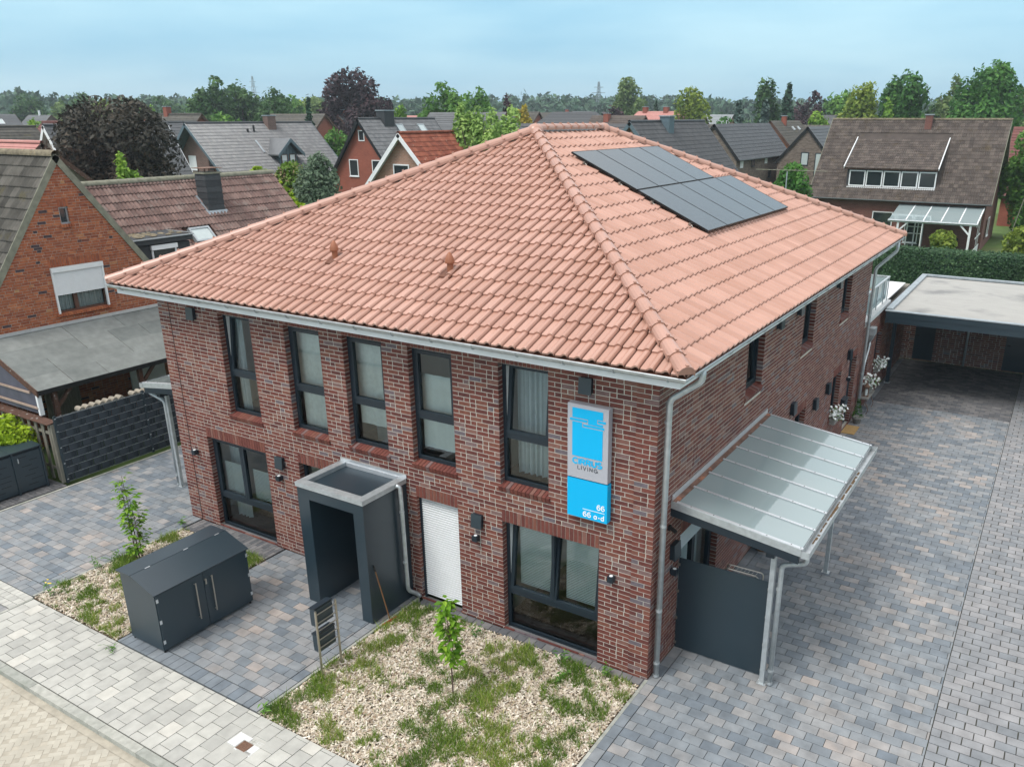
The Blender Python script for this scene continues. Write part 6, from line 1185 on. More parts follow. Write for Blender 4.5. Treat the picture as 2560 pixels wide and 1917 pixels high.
h1, q = G('grey_tiled_house', 'brown brick house with glossy grey tiles and a blue-grey gabled dormer', -61.5, 38.0, 8.70, 'Y', 12.4, 5.0, 1.0, 0, 'grey_gloss', 'b_brown', dict(pitch=.3, gauge=.36, prof=PROF_F), '+', ovg=1.0, ove=.5, caps='anth_tile', barge='blue_wood', windows=[('g0',-.9,4.75,1.0,1.25,'win_white','shutter'),('g0',1.9,4.75,1.3,1.2,'win_brown'),('g0',.55,7.0,1.0,.5,'win_brown')], chimneys=[(7.9,.35,.65,.95,.95,'b_brown')], limit=0, tseed=3)
dx = -57.9; yc = 44.85; d_ = part('dormer', MB().add([(dx,yc-1,4.8),(dx,yc+1,4.8),(dx,yc+1,6.18),(dx,yc,7.05),(dx,yc-1,6.18),(-61.0,yc-1,4.8),(-61.0,yc+1,4.8),(-61.0,yc+1,6.18),(-61.0,yc,7.05),(-61.0,yc-1,6.18)], [(0,1,2,3,4),(0,4,9,5),(1,6,7,2)]), M['blue_wood'], h1)
for sg_ in (-1, 1):
    mb = MB(); A_, B_ = np.array([dx+.5,yc,7.24]), np.array([dx+.5,yc+sg_*1.55,5.89]); C_ = np.array([-3.4,0,0]); mb.hexa([A_, B_, B_+C_, A_+C_, A_+Z_*.12, B_+Z_*.12, B_+C_+Z_*.12, A_+C_+Z_*.12]); part('dormer_roof', mb, M['grey_gloss'], d_)
    mb = MB(); mb.hexa([A_-Z_*.18, B_-Z_*.18, B_-Z_*.18+X_*.04, A_-Z_*.18+X_*.04, A_+Z_*.15, B_+Z_*.15, B_+Z_*.15+X_*.04, A_+Z_*.15+X_*.04]); part('dormer_barge', mb, M['blue_wood'], d_)
for k in range(6): part('board_joint', MB().box((dx+.001,yc-.9+k*.36-.012,4.9),(dx+.012,yc-.9+k*.36+.012,6.95-abs(-.9+k*.36)*.87)), M['frame'], d_)
for y in (yc-.51, yc+.44): w = part('window', MB().box((dx+.013,y-.36,5.02),(dx+.06,y-.29,6.0)).box((dx+.013,y+.29,5.02),(dx+.06,y+.36,6.0)).box((dx+.013,y-.289,5.02),(dx+.06,y+.289,5.09)).box((dx+.013,y-.289,5.93),(dx+.06,y+.289,6.0)), M['win_brown'], h1); part('pane', MB().box((dx+.013,y-.289,5.091),(dx+.03,y+.289,5.47)), M['sky_pane'], w); part('blind', MB().box((dx+.013,y-.289,5.471),(dx+.035,y+.289,5.929)), M['shutter'], w)
part('dormer_flashing', MB().beam((-59.9,43.0,7.2),(-58.9,43.0,6.2), .16, .08), M['lead'], d_)
for y in (42.9, 43.6): part('roof_vent', MB().tube([(-60.7,y,7.9),(-60.7,y,8.5 if y > 43 else 8.2)], .09, 8), M['black'], h1)
t1, q = G('dark_tiled_house', 'dark tiled house with zinc chimney just behind the right-hand hip', -21.3, 42.0, 8.9, 'Y', 12.6, 5.3, 1.19, 0, 'anth_tile', 'b_tan', dict(pitch=.3, gauge=.355, prof=PROF_F), '+', caps='anth_tile', barge='blue_wood', chimneys=[(5.0,.35,.75,.9,.75,'blue_wood')], limit=120, tseed=4)
g1, q = G('dark_brick_house', 'dark clinker house with flat anthracite tiles and small upper windows', -24.6, 66.0, 8.6, 'Y', 16, 2.35, 1.19, 0, 'anth_tile', 'b_dark', dict(pitch=.30, gauge=.40, prof=PROF_S), '+', barge='black', ovg=.12, ove=.3, windows=[('+',1.4,4.7,.8,.7,'win_white','shutter'),('+',4.7,4.7,.9,.9,'frame'),('+',8.7,4.8,.8,.8,'win_white','shutter'),('+',10.2,3.4,.8,.8,'frame'),('+',3.2,1.2,1.2,1.0,'frame'),('+',5.6,.6,.4,1.7,'frame'),('+',8.0,.5,.5,2.0,'frame'),('+',9.0,.5,.7,2.2,'frame')], limit=0, tseed=5)
g2, q = G('dark_clinker_gable', 'dark clinker gable with two tall narrow windows beside the brown-roofed house', -18.4, 75.0, 8.32, 'Y', 9, 2.75, 1.14, 0, 'anth_tile', 'b_dark', None, '', barge='black', ovg=.12, ove=.25, windows=[('g0',-.05,4.7,.75,1.25,'frame','sky_pane'),('g0',1.35,2.9,.75,3.0,'frame','sky_pane'),('g0',1.0,1.0,1.8,1.6,'win_white','glass_dark')])
o1, q = G('orange_gable_house', 'orange brick gable with grey-brown roof behind the dark brick house', -25.3, 85.0, 8.82, 'Y', 11, 4.2, 1.08, 0, 'moss_tile', 'b_orange', None, '', barge='wood_brown', ovg=.2, chimneys=[(4,.3,.5,.5,.8,'b_red')])
for e in (6.0, 8.2): p = q(e, 1.0, 8.82-1.08); skylight(o1, (p[0],p[1],p[2]), (-.68,0,.73), Y_, (.73,0,.68), .5, .5, 'alu', 'sky_pane')
FAR = [  # label, x, y, ridge z, axis, length, half width, pitch, roof, wall, hip, windows, chimneys
 ('brown tiled house with red chimney right of the copper beech', -110, 61.2, 9.55, 'X', 18.5, 5, 1, 'moss_tile', 'b_red', 0, [('g1',0,5,1,1.2)], [(12,0,.7,.7,.9,'b_red'),(9,-1,.8,.6,.5,'b_red')]),
 ('grey-brown roof between the copper beech and the grey tiled house', -72.6, 38, 8.72, 'Y', 8, 5, 1, 'grey_tile', 'b_brown', 0, [], []),
 ('pale brick gable with blue-white barge boards left of the copper beech', -57.5, 23.2, 8.66, 'Y', 9, 4.2, 1.55, 'grey_tile', 'b_pale', 0, [('g0',0,3.6,1,1.2)], []),
 ('rose tiled roof beyond the old orange house', -57, 14.1, 7.93, 'X', 14.8, 4.5, .85, 'rose_tile', 'b_pale', 0, [], []),
 ('brown roof with skylight behind the rose tiled roof', -76.7, 22, 8.4, 'Y', 10.3, 5, .9, 'moss_tile', 'b_brown', 0, [], []),
 ('maroon roof with satellite dish behind the pale gable', -86.9, 39.1, 8.72, 'X', 9, 5, 1, 'maroon_tile', 'b_red', 0, [], []),
 ('far dark grey roof with two skylights at the left edge', -177, 70, 9.73, 'Y', 12.6, 5, .9, 'grey_tile', 'b_brown', 0, [('g1',0,5,1,1)], []),
 ('far red tiled roof between grey ones on the left', -246, 116, 9.6, 'X', 8.5, 5, .8, 'red_tile', 'b_red', 0, [], [(7,0,.7,.7,.8,'b_orange')]),
 ('far black tiled house with white vent pipe on the left', -187, 91, 9.6, 'X', 8, 5, .9, 'grey_tile', 'b_brown', 0, [('g1',0,5.2,1,1.2)], [(4,0,.3,.3,.9,'white_paint')]),
 ('far pale brown roof half hidden by the copper beech', -205, 107, 9.9, 'X', 12, 5, .9, 'moss_tile', 'b_pale', 0, [], []),
 ('far light grey roof behind the red tiled one', -233, 116, 9.8, 'X', 6, 4, .9, 'light_tile', 'b_pale', 0, [], []),
 ('far orange tiled roof left of the tall oaks', -190, 131, 9.5, 'X', 8, 5, .9, 'red_tile', 'b_red', 0, [], [(3,0,.6,.6,.8,'b_red')]),
 ('grey hip roof on red walls below the tall oaks', -150, 118, 10.2, 'X', 11, 5.2, .7, 'grey_tile', 'b_red', .95, [], []),
 ('brown brick gable with grey-brown roof and white balcony doors', -98, 78.4, 9.64, 'X', 10.5, 4.6, .95, 'moss_tile', 'b_red', 0, [('g1',-2.2,3.2,1.0,2.0,'win_white','shutter'),('g1',.6,3.2,1.0,2.0,'win_white','shutter')], []),
 ('brown brick house with pale grey roof and white balcony', -93, 87, 9.4, 'Y', 8.5, 5, .85, 'light_tile', 'b_brown', 0, [('g0',1.6,4.0,1.1,2.4,'frame','glass_dark')], [(1,0,.7,.7,.8,'b_red')]),
 ('pink tiled roof peeping out left of the walnut tree', -126, 140, 9.5, 'X', 9, 5, .9, 'rose_tile', 'b_red', 0, [], []),
 ('large grey roof with white gable behind the willow', -66, 76, 9.75, 'X', 11, 5, .9, 'grey_tile', 'white_paint', 0, [], []),
 ('dark hip roof just beyond the main ridge', -75, 113, 10.0, 'X', 16.5, 5.2, .78, 'anth_tile', 'b_brown', .82, [], []),
 ('brown roof behind the dark hip roof', -95, 134, 10.2, 'X', 8, 5, .9, 'moss_tile', 'b_red', 0, [], []),
 ('far brown ridge with short chimney beyond the main ridge', -116, 181, 10.3, 'X', 10, 5, .9, 'moss_tile', 'b_red', 0, [], [(8,0,.7,.7,.7,'b_red')]),
 ('small orange roof with white gable beyond the main ridge', -96, 157, 9.0, 'X', 5.0, 3.5, .8, 'red_tile', 'white_paint', 0, [], []),
 ('far blue-grey roof with brick gable near the pylon', -100, 170, 10.5, 'Y', 9, 5, 1, 'grey_tile', 'b_red', 0, [], []),
 ('dark brown roof with brick chimney left of the salmon roof', -58, 104, 9.42, 'X', 8, 4.6, .8, 'brown_tile', 'b_red', 0, [], [(2.5,-.8,.8,.8,.9,'b_red')]),
 ('salmon hip roof with small skylight', -66.5, 131, 10.15, 'X', 14.5, 5, .85, 'rose_tile', 'b_pale', .55, [], [(4,0,.8,.8,.7,'b_red'),(8,0,.8,.8,.7,'b_red')]),
 ('long dark slate roof directly behind the main ridge', -33, 45.3, 8.75, 'X', 10, 4.5, .9, 'anth_tile', 'b_brown', 0, [], []),
 ('far brown gable right of the salmon roof', -62, 140, 9.5, 'X', 7, 4, .9, 'brown_tile', 'b_red', 0, [], []),
 ('pale brown roof between the two dark tiled houses', -35.5, 88, 8.4, 'X', 8, 4, .9, 'moss_tile', 'b_pale', 0, [], []),
 ('far low grey roof with reddish wall behind the blue firs', -95, 241, 9.9, 'X', 9, 5, .7, 'light_tile', 'b_red', 0, [], []),
 ('far small grey gable beside the purple maple', -46, 170, 9.7, 'Y', 7, 3, 1.1, 'grey_tile', 'white_paint', 0, [], []),
 ('far grey roof behind the light green tree', -36.5, 151, 9.54, 'X', 8, 5, .9, 'grey_tile', 'b_pale', 0, [], []),
 ('grey-brown roof peeping out beside the orange gable', -29, 103, 8.25, 'X', 8, 4, .9, 'moss_tile', 'b_pale', 0, [], []),
 ('maroon tiled roof at the right edge', -.6, 82, 8.35, 'X', 12, 6, .9, 'maroon_tile', 'b_red', 0, [], [])]
for k, (lb, x, y, z, ax, L, hw, tp, rf, wl, hp, wn, chs) in enumerate(FAR):
    h, q = G('distant_house' if k not in (2,3,4,24) else 'gabled_house', lb, x, y, z, ax, L, hw, tp, 0, rf, wl, None, '', hip=hp, windows=wn, chimneys=chs, caps=rf if k < 6 else None, barge='white_paint' if k in (2,20) else 'wood_brown')
    if k == 4: skylight(h, (-74.6,29.0,6.6), (-.74,0,.67), Y_, (.67,0,.74), 1.2, 1.0, 'alu', 'sky_pane')
    if k == 6: [skylight(h, (-175,y_,7.9), (-.74,0,.67), Y_, (.67,0,.74), 1.6, 1.3, 'alu', 'sky_pane') for y_ in (74, 79)]
    if k == 23: skylight(h, (-59.5,127.3,7.2), (0,.76,.65), X_, (0,-.65,.76), 1.6, 2.2, 'alu', 'sky_pane')
    if k == 5:
        d = MB(); d.lathe([(.01,0),(.35,.06),(.55,.18)], (0,0,0), 14); V = np.array(d.v); d.v = [(-83.6+.1*a[0]+a[2], 33.8+a[1], 6.6+a[0]) for a in V]; part('satellite_dish', d, M['zinc'], h, smooth=True)
t = thing('balcony', 'small white balcony on the pale-roofed brick house', 'balcony', (-89,85.5,3.5)); part('floor', MB().box((-92,84.2,3.6),(-86,86.95,3.8)), M['white_paint'], t); part('parapet', MB().box((-92,84.2,3.81),(-86,84.3,4.8)), M['white_paint'], t); part('support', MB().box((-91.8,84.4,-.15),(-91.6,84.6,3.6)), M['frame'], t); part('support', MB().box((-86.4,84.4,-.15),(-86.2,84.6,3.6)), M['frame'], t)
# ------------------------------------------------------------------ TREES AND HEDGES
def crown_np(c, rx, ry, rz, n, leaf, seed, blobs=22, shape='round', top=.5):
    g = np.random.default_rng(seed); u = g.normal(size=(blobs, 3)); u /= np.linalg.norm(u, axis=1)[:,None]; rad_ = g.uniform(.35, .82, blobs)**.7
    bc = u*rad_[:,None]; br = g.uniform(.28, .46, blobs); 
    if shape == 'cone': zz = g.uniform(-1, 1, blobs*2); w_ = (1-zz)/2*.8+.06; a = g.uniform(0, 6.28, blobs*2); bc = np.stack([np.cos(a)*w_*.75, np.sin(a)*w_*.75, zz], 1); br = .12+w_*.38
    if shape == 'column': bc[:,2] = g.uniform(-.85, .85, blobs); w_ = np.sqrt(np.clip(1-(bc[:,2]*.95)**2, .05, 1)); bc[:,:2] = bc[:,:2]/np.linalg.norm(bc[:,:2], axis=1)[:,None]*(g.uniform(.2, .75, blobs)*w_)[:,None]
    if shape == 'open': br = g.uniform(.20, .36, blobs); bc = u*(g.uniform(.35, .92, blobs))[:,None]
    k = g.choice(len(bc), n, p=br**2/np.sum(br**2)); d = g.normal(size=(n, 3)); d[:,2] += .35; d /= np.linalg.norm(d, axis=1)[:,None]
    p = bc[k]+d*(br[k]*g.uniform(.6, 1.12, n))[:,None]; lim = np.linalg.norm(p, axis=1)
    if shape in ('round', 'open'): p = np.where((lim > 1.1)[:,None], p/lim[:,None]*1.05, p)
    P = p*np.array([rx, ry, rz])+np.array(c); nrm = d+g.normal(scale=.55, size=(n, 3)); nrm /= np.linalg.norm(nrm, axis=1)[:,None]
    t1_ = np.cross(nrm, g.normal(size=(n, 3))); t1_ /= np.linalg.norm(t1_, axis=1)[:,None]+1e-9; t2_ = np.cross(nrm, t1_); s = leaf*g.uniform(.6, 1.35, n)
    a, b = t1_*s[:,None], t2_*(s*.62)[:,None]; V = np.stack([P-a, P+b*.9-a*.1, P+a, P-b*.9+a*.1], 1)
    tb = g.uniform(0, 1, len(bc)); t = np.clip(.5*tb[k]+.5*g.uniform(0, 1, n)+.12*d[:,2]-.05, 0, 1)
    return V.reshape(-1, 3), t
def tree(name, label, x, y, h, r, leaf, seed, shape='round', bottom=.28, dense=1.0, cat='tree', ls=None, group=None, trunk=True):
    t = thing(name, label, cat, (x, y, -.15), group); dist = math.hypot(x-CAM[0], y-CAM[1]); zb = h*bottom; rz = (h-zb)/2; base = np.array([x, y, -.15])
    lf = ls or max(.045, min(.5, dist*.0024)); area = 4*math.pi*((r*r+2*r*rz)/3); n = int(min(26000, max(600, dense*1.9*area/(lf*lf))))
    V, tt = crown_np((0, 0, zb+rz+.15), r, r, rz, n, lf, seed, int(24+14*dense), shape); me = fastmesh('crown', V, np.arange(len(V)).reshape(-1, 4), tt, M[leaf])
    o = bpy.data.objects.new('crown', me); C.objects.link(o); o.parent = t; ORG[o.name] = base
    if trunk:
        g = random.Random(seed); mb = MB(); tr = max(.05, h*.022); mb.tube([(x,y,-.3), (x+g.gauss(0,.05),y,h*.3), (x+g.gauss(0,.1)*r*.3,y+g.gauss(0,.1)*r*.3,h*.85)], [tr, tr*.75, tr*.15], 7); tk = part('trunk', mb, M['bark'], t)
        for _ in range(6 if shape != 'cone' else 0):
            a = g.uniform(0,6.28); z0 = h*g.uniform(.22,.5); part('limb', MB().tube([(x,y,z0), (x+math.cos(a)*r*.45,y+math.sin(a)*r*.45,z0+h*.18), (x+math.cos(a)*r*.75,y+math.sin(a)*r*.75,z0+h*.33)], [tr*.5, tr*.3, tr*.08], 5), M['bark'], tk)
    return t
TREES = [  # name, label, x, y, height, radius, leaf, shape, crown bottom, density
 ('copper_beech','big dark copper beech filling the gap behind the orange house',-48.2,22.2,10.25,3.9,'lf_copper','round',.06,1.8),
 ('maple_tree','light green young maple in front of the copper beech',-30.7,11.5,7.6,.9,'lf_bright','open',.2,1.6),
 ('oak_tree','leftmost of the three tall dark oaks',-123.8,88.0,15.3,4.3,'lf_oak','round',.05,1.3), ('oak_tree','middle one of the three tall dark oaks',-128.0,97.7,15.0,4.0,'lf_oak','round',.05,1.2), ('oak_tree','rightmost and lowest of the three tall dark oaks',-115.6,94.0,13.4,4.0,'lf_oak','round',.05,1.2),
 ('purple_beech','tall purple beech with ragged top left of the walnut',-91.7,89.0,15.9,5.4,'lf_purple','open',.08,1.6),
 ('walnut_tree','broad green walnut left of the main ridge',-69.2,82.7,13.1,4.0,'lf_walnut','open',.1,1.5), ('walnut_tree','second green crown right behind the willow',-70.6,91.6,12.9,2.8,'lf_walnut','round',.1,1.3),
 ('willow_tree','tall pale corkscrew willow behind the left hip',-27.1,32.4,10.5,1.65,'lf_willow','open',.12,2.2), ('willow_tree','lower pale willow crown nearer the main ridge',-27.0,35.7,9.6,1.6,'lf_willow','open',.12,2.2),
 ('dark_shrub','dark red narrow tree beyond the willow',-55.6,77.5,10.7,.8,'lf_purple','column',.15,1.2), ('golden_tree','bright yellow round crown left of the forest',-71.5,105.2,10.9,1.4,'lf_yellow','round',.2,1.2),
 ('poplar_tree','tall sparse grey-green tree right of the pylon',-82.2,163.6,17.0,4.6,'lf_sparse','open',.1,1.1), ('purple_shrub','low purple crown left of the sparse tree',-64.5,122.0,11.2,2.3,'lf_purple','round',.1,1.1),
 ('weeping_willow','rounded yellow-green willow above the salmon roof',-53.6,129.5,13.4,3.7,'lf_ygreen','round',.08,1.3), ('blue_fir','left one of two blue-green firs',-38.8,112.5,10.9,1.9,'lf_bluefir','cone',.08,1.4), ('blue_fir','right one of two blue-green firs',-37.2,119.8,11.3,2.1,'lf_bluefir','cone',.08,1.4),
 ('birch_tree','tall green tree behind the blue firs',-42.5,136.6,14.4,2.6,'lf_oak','column',.1,1.3), ('dark_fir','tall dark fir beside the purple maple',-37.8,132.9,13.8,2.2,'lf_fir','cone',.06,1.6), ('purple_maple','round purple maple right of the dark fir',-38.9,150.7,13.2,3.1,'lf_purple','round',.08,1.2),
 ('small_maple','small light green tree beside the brown ridge',-27.2,112.8,9.9,1.7,'lf_bright','round',.15,1.2), ('hornbeam','yellow-green hornbeam behind the left end of the brown ridge',-22.9,116.6,12.7,3.1,'lf_ygreen','column',.06,1.4), ('ash_tree','hazy green crown behind the yellow-green hornbeam',-33.4,154.5,14.3,4.4,'lf_walnut','round',.08,1.1),
 ('hornbeam','left crown of the dark green pair behind the brown ridge',-19.3,122.6,13.0,2.2,'lf_horn','column',.05,1.5), ('hornbeam','right crown of the dark green pair behind the brown ridge',-16.7,120.8,13.8,2.7,'lf_horn','column',.05,1.5), ('hornbeam','largest dense green hornbeam at the right edge',-7.0,118.8,15.6,4.5,'lf_horn','round',.03,1.9),
 ('birch_tree','hazy grey-green birch left of the largest hornbeam',-14.6,148.2,15.3,2.8,'lf_sparse','open',.1,1.0), ('birch_tree','grey-green birch at the right frame edge',-3.4,134.6,13.6,2.5,'lf_sparse','open',.08,1.0), ('young_tree','small yellow-green crown before the dark pair',-17.1,106.9,10.8,.9,'lf_bright','column',.2,1.2),
 ('dark_fir','dark spruce right of the grey tiled house',-68.1,57.5,10.8,1.1,'lf_fir','cone',.05,1.5), ('cherry_tree','green bushy tree between the grey and the red gable house',-61.8,55.0,7.8,1.8,'lf_walnut','round',.05,1.3), ('cherry_tree','small green tree by the dark chimney',-70.2,74.8,10.7,1.3,'lf_bright','round',.3,1.1),
 ('silk_tree','silk tree with pink blossom behind the mossy roof',-31.0,21.0,6.8,1.25,'lf_silk','round',.25,1.6), ('olive_willow','silvery green shrub tree behind the left hip',-28.3,20.2,7.3,1.3,'lf_olive','round',.1,1.7), 
 ('plum_tree','dark round tree behind the antenna',-10.4,43.1,6.3,1.35,'lf_horn','round',.08,1.6), ('hazel_bush','tall loose greenery beside the brown-roofed house',1.6,66.5,8.2,1.9,'lf_walnut','open',.04,1.4), ('golden_bush','yellow-green bush right of the patio',2.6,53.2,2.3,1.2,'lf_ygreen','round',.02,1.6), ('lime_tree','mid green tree below the oaks',-93.7,66.7,10.1,2.5,'lf_walnut','round',.1,1.2), ('patio_bush','light green bush in front of the patio',-2.3,52.6,2.0,.95,'lf_ygreen','open',.02,1.8), ('patio_bush','small green bush left of the patio',-6.1,51.5,2.1,.8,'lf_ygreen','round',.02,1.6),
 ('elder_bush','green thicket at the right edge below the maroon roof',3.0,71.0,6.5,2.2,'lf_bright','open',.02,1.3), ('bright_bush','light bush below the antenna',-12.2,42.3,3.6,1.0,'lf_bright','round',.02,1.4),
 ('tall_oak','round oak at the far left treeline',-227.5,112.3,14.5,4.8,'lf_oak','round',.03,1.0), ('tall_oak','darker round oak second in the left treeline',-225.3,126.1,14.9,4.8,'lf_oak','round',.03,1.0), ('ash_tree','pale green tree in the left treeline',-198.1,104.5,12.9,2.8,'lf_sparse','round',.03,1.0), ('ash_tree','olive green tree before the left treeline',-179.9,102.9,12.7,3.0,'lf_ygreen','round',.03,1.0),
 ('tall_oak','broad oak left of the three tall oaks',-224.9,151.5,15.4,6.0,'lf_oak','round',.03,1.0), ('lime_tree','fresh green tree right of the copper beech',-141.9,88.0,11.6,2.0,'lf_bright','round',.05,1.0), ('tall_oak','rounded green crown between oaks and purple beech',-153.3,131.6,13.6,4.2,'lf_walnut','round',.03,1.0), ('weeping_willow','drooping green willow left of the purple beech',-139.7,127.1,12.9,3.0,'lf_sparse','round',.03,1.1), ('lime_tree','yellow-green edge of the oak group',-157.9,141.4,13.4,3.4,'lf_ygreen','round',.03,1.0),
 ('bush','fresh green bush before the maroon roof on the left',-114.7,53.5,8.9,1.9,'lf_bright','round',.05,1.1), ('ash_tree','dim green tree above the right ridge end',-18.8,162.6,12.8,2.4,'lf_oak','round',.03,1.0), ('ash_tree','low hazy green tree right of the brown chimney',-14.0,152.2,11.0,3.2,'lf_sparse','round',.03,1.0), ('dark_fir','dark small conifer above the salmon roof',-62.6,135.6,11.5,1.2,'lf_fir','cone',.05,1.2), ('laurel_bush','dark green bushes left of the blue firs',-35.1,97.0,8.9,2.2,'lf_horn','round',.05,1.1),
 ('conifer_bush','round yellow-green conifer bush behind the slotted bin cabinet',-18.3,-1.0,1.75,.75,'lf_ivy','round',.02,2.0)]
for k, (nm, lb, x, y, h, r, lf, shp, bt, dn) in enumerate(TREES): tree(nm, lb, x, y, h, r, lf, 900+k, shp, bt, dn, 'tree' if h > 3 else 'bush')
t = thing('climber', 'bright yellow-green climber growing over the end of the mossy roof', 'climbing plant', (-23,13.6,-.15)); VV = []; TT = []
for k, (x, z, r) in enumerate(((-24.7,6.9,.42), (-24.2,6.5,.45), (-23.6,6.1,.5), (-22.9,5.6,.75), (-22.1,5.0,.9), (-21.5,4.2,.95), (-22.3,3.2,1.2), (-23.4,4.2,1.0), (-22.0,1.6,1.3))):
    V, q_ = crown_np((x+23, 0, z+.15), r, .55, r*.75, int(900*r), .085, 700+k, 10); VV.append(V); TT.append(q_)
VV = np.concatenate(VV); me = fastmesh('foliage', VV, np.arange(len(VV)).reshape(-1,4), np.concatenate(TT), M['lf_ivy']); o = bpy.data.objects.new('foliage', me); C.objects.link(o); o.parent = t; part('stem', MB().tube([(-22.6,13.6,-.2),(-22.8,13.6,3),(-24.3,13.6,6.6)], [.06,.05,.02], 6), M['bark'], t)
hd = thing('clipped_hedge', 'long dark clipped hedge behind the carport', 'hedge', (3,41.3,-.15)); hx0, hx1, hy0, hy1, hz_ = -9, 14, 40.5, 42.2, 2.0; g = np.random.default_rng(3); n = 26000; f = g.uniform(0,1,n)
P = np.stack([g.uniform(hx0,hx1,n), np.where(f < .62, hy0+g.normal(0,.06,n), g.uniform(hy0,hy1,n)), np.where(f < .62, g.uniform(-.15,hz_,n), hz_+g.normal(0,.05,n))], 1); N_ = np.where((f < .62)[:,None], [[0,-1,0]], [[0,0,1]])+g.normal(0,.5,(n,3)); a = np.cross(N_, g.normal(size=(n,3))); a /= np.linalg.norm(a,axis=1)[:,None]; b = np.cross(N_/np.linalg.norm(N_,axis=1)[:,None], a); s = g.uniform(.05,.10,n)[:,None]
V = np.stack([P-a*s, P+b*s*.6, P+a*s, P-b*s*.6], 1).reshape(-1,3)-np.array([3,41.3,-.15]); me = fastmesh('foliage', V, np.arange(n*4).reshape(n,4), np.clip(g.normal(.45,.2,n)+.12*np.cos(P[:,0]*1.3),0,1), M['lf_hedge']); o = bpy.data.objects.new('foliage', me); C.objects.link(o); o.parent = hd; part('hedge_core', MB().box((hx0,hy0+.1,-.15),(hx1,hy1-.1,hz_-.06)), M['lf_fir'], hd)
h2d = thing('clipped_hedge', 'lighter clipped hedge running along the right side of the carport yard', 'hedge', (5,34,-.15)); n = 7000; P = np.stack([3.6+g.uniform(0,1.2,n), g.uniform(27,40.3,n), np.where(g.uniform(0,1,n) < .5, g.uniform(-.15,1.9,n), 1.9+g.normal(0,.05,n))], 1); a = g.normal(size=(n,3)); a /= np.linalg.norm(a,axis=1)[:,None]; b = np.cross(a, g.normal(size=(n,3))); b /= np.linalg.norm(b,axis=1)[:,None]; s = g.uniform(.06,.11,n)[:,None]
V = np.stack([P-a*s, P+b*s*.6, P+a*s, P-b*s*.6], 1).reshape(-1,3)-np.array([5,34,-.15]); me = fastmesh('foliage', V, np.arange(n*4).reshape(n,4), g.uniform(.3,.9,n), M['lf_hedge']); o = bpy.data.objects.new('foliage', me); C.objects.link(o); o.parent = h2d; part('hedge_core', MB().box((3.7,27.1,-.15),(4.75,40.2,1.85)), M['lf_fir'], h2d)
# far wood along the horizon
g = np.random.default_rng(8); VV = []; TT = []
for k in range(1500):
    a = g.uniform(rad(-78), rad(12)); D_ = g.uniform(380, 570); x, y = CAM[0]+D_*math.sin(a), CAM[1]+D_*math.cos(a); h = 14.5+g.normal(0,1.0)+(D_-380)*.030+1.5*math.sin(a*9)+(1.2 if a < rad(-45) else 0); r = g.uniform(4,7.5)
    V, t = crown_np((x,y,h*.55), r, r, h*.45, 90, 1.5, int(1000+k), 9, 'round'); VV.append(V); TT.append(t*.8+g.uniform(-.15,.2))
VV = np.concatenate(VV); o = stuff('distant_wood', fastmesh('distant_wood', VV, np.arange(len(VV)).reshape(-1,4), np.clip(np.concatenate(TT),0,1), M['lf_wood']))
VV = []; TT = []
for k in range(330):                              # hedgerows and garden greenery between the far houses
    a = g.uniform(rad(-72), rad(6)); D_ = g.uniform(150, 330); x, y = CAM[0]+D_*math.sin(a), CAM[1]+D_*math.cos(a); h = g.uniform(5.0,8.6)+max(0,(D_-220)*.02); r = g.uniform(2.0,4.0)
    V, t = crown_np((x,y,h*.5), r, r, h*.5, 140, .75, int(3000+k), 8, 'round'); VV.append(V); TT.append(t*.9+g.uniform(-.1,.3))
VV = np.concatenate(VV); stuff('garden_greenery', fastmesh('garden_greenery', VV, np.arange(len(VV)).reshape(-1,4), np.clip(np.concatenate(TT),0,1), M['lf_oak']))
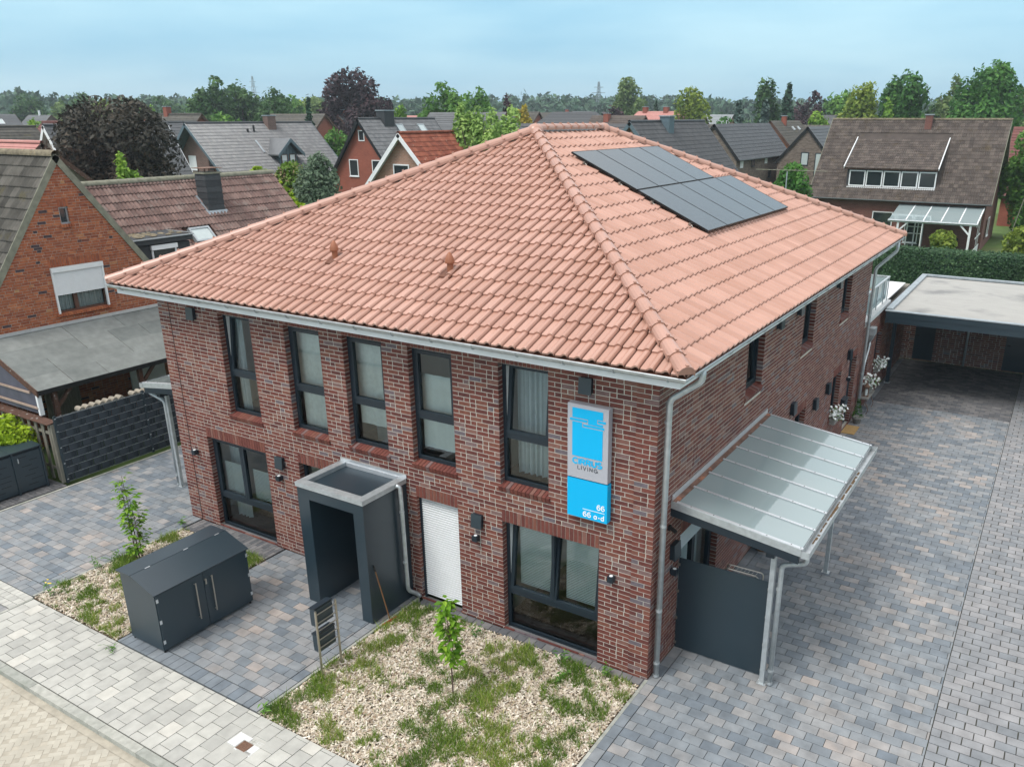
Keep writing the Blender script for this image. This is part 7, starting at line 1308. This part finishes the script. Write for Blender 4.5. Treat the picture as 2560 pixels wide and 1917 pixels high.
# pylons, antenna, flagpole
def pylon(label, x, y, h, w_):
    t = thing('power_pylon', label, 'pylon', (x,y,-.15), 'power pylons on the horizon'); mb = MB()
    cs_ = lambda z: w_*(1-z/h)**.8*.5+.25; zs_ = [h*k/9 for k in range(10)]
    for a, b in zip(zs_, zs_[1:]):
        for sx, sy in ((-1,-1),(1,-1),(1,1),(-1,1)): mb.beam((x+sx*cs_(a),y+sy*cs_(a),a), (x+sx*cs_(b),y+sy*cs_(b),b), .22, .22)
        for s in (-1, 1): mb.beam((x-cs_(a),y+s*cs_(a),a), (x+cs_(b),y+s*cs_(b),b), .12, .12); mb.beam((x+cs_(a),y+s*cs_(a),a), (x-cs_(b),y+s*cs_(b),b), .12, .12)
    part('lattice_tower', mb, M['mast'], t)
    for z, l in ((h*.70,4.2), (h*.80,3.4), (h*.90,2.4)): part('cross_arm', MB().beam((x-l*.84,y-l*.5,z), (x+l*.84,y+l*.5,z), .3, .25), M['mast'], t)
pylon('slender lattice pylon in front of the wood', -211, 388, 26, 2.6); pylon('distant pylon tip showing above the tall oaks', -519, 430, 37, 4); pylon('distant pylon right above the brown ridge', -108, 739, 33.5, 5)
t = thing('tv_antenna', 'long television antenna on a grey mast behind the right hip', 'antenna', (-9.0,36.8,0)); part('mast', MB().tube([(-9.0,36.8,-.15),(-9.0,36.8,6.35)], .035, 8), M['zinc'], t); mb = MB(); mb.tube([(-10.6,36.2,6.45),(-7.0,37.6,6.38)], .02, 6)
ab = np.array([-10.6,36.2,6.45]); ae = np.array([-7.0,37.6,6.38]); part('boom', mb, M['verge'], t)
for k in range(14): c_ = ab+(ae-ab)*(k+.5)/14; part('element', MB().tube([c_+np.array([.13,-.33,0])*(1-.03*k), c_-np.array([.13,-.33,0])*(1-.03*k)], .009, 5), M['verge'], t)
t = thing('garden_pole', 'thin leaning pole at the right edge beyond the hedge', 'pole', (1.4,57,-.15)); part('pole', MB().tube([(1.33,58.0,-.2),(2.3,58.0,5.6)], .03, 6), M['wood_grey'], t)

# ------------------------------------------------------------------ HAZE
hb = MB().box((-1010,-310,-1.4), (510,1010,42)); vm = bpy.data.materials.new('thin_haze'); vm.use_nodes = True; vn = vm.node_tree.nodes; vn.clear(); vo = vn.new('ShaderNodeOutputMaterial'); pv = vn.new('ShaderNodeVolumePrincipled')
pv.inputs['Color'].default_value = (.80, .90, .97, 1); pv.inputs['Density'].default_value = .0004; pv.inputs['Anisotropy'].default_value = .2; vm.node_tree.links.new(pv.outputs[0], vo.inputs['Volume'])
hz_o = struct('haze', hb, vm, 'stuff')
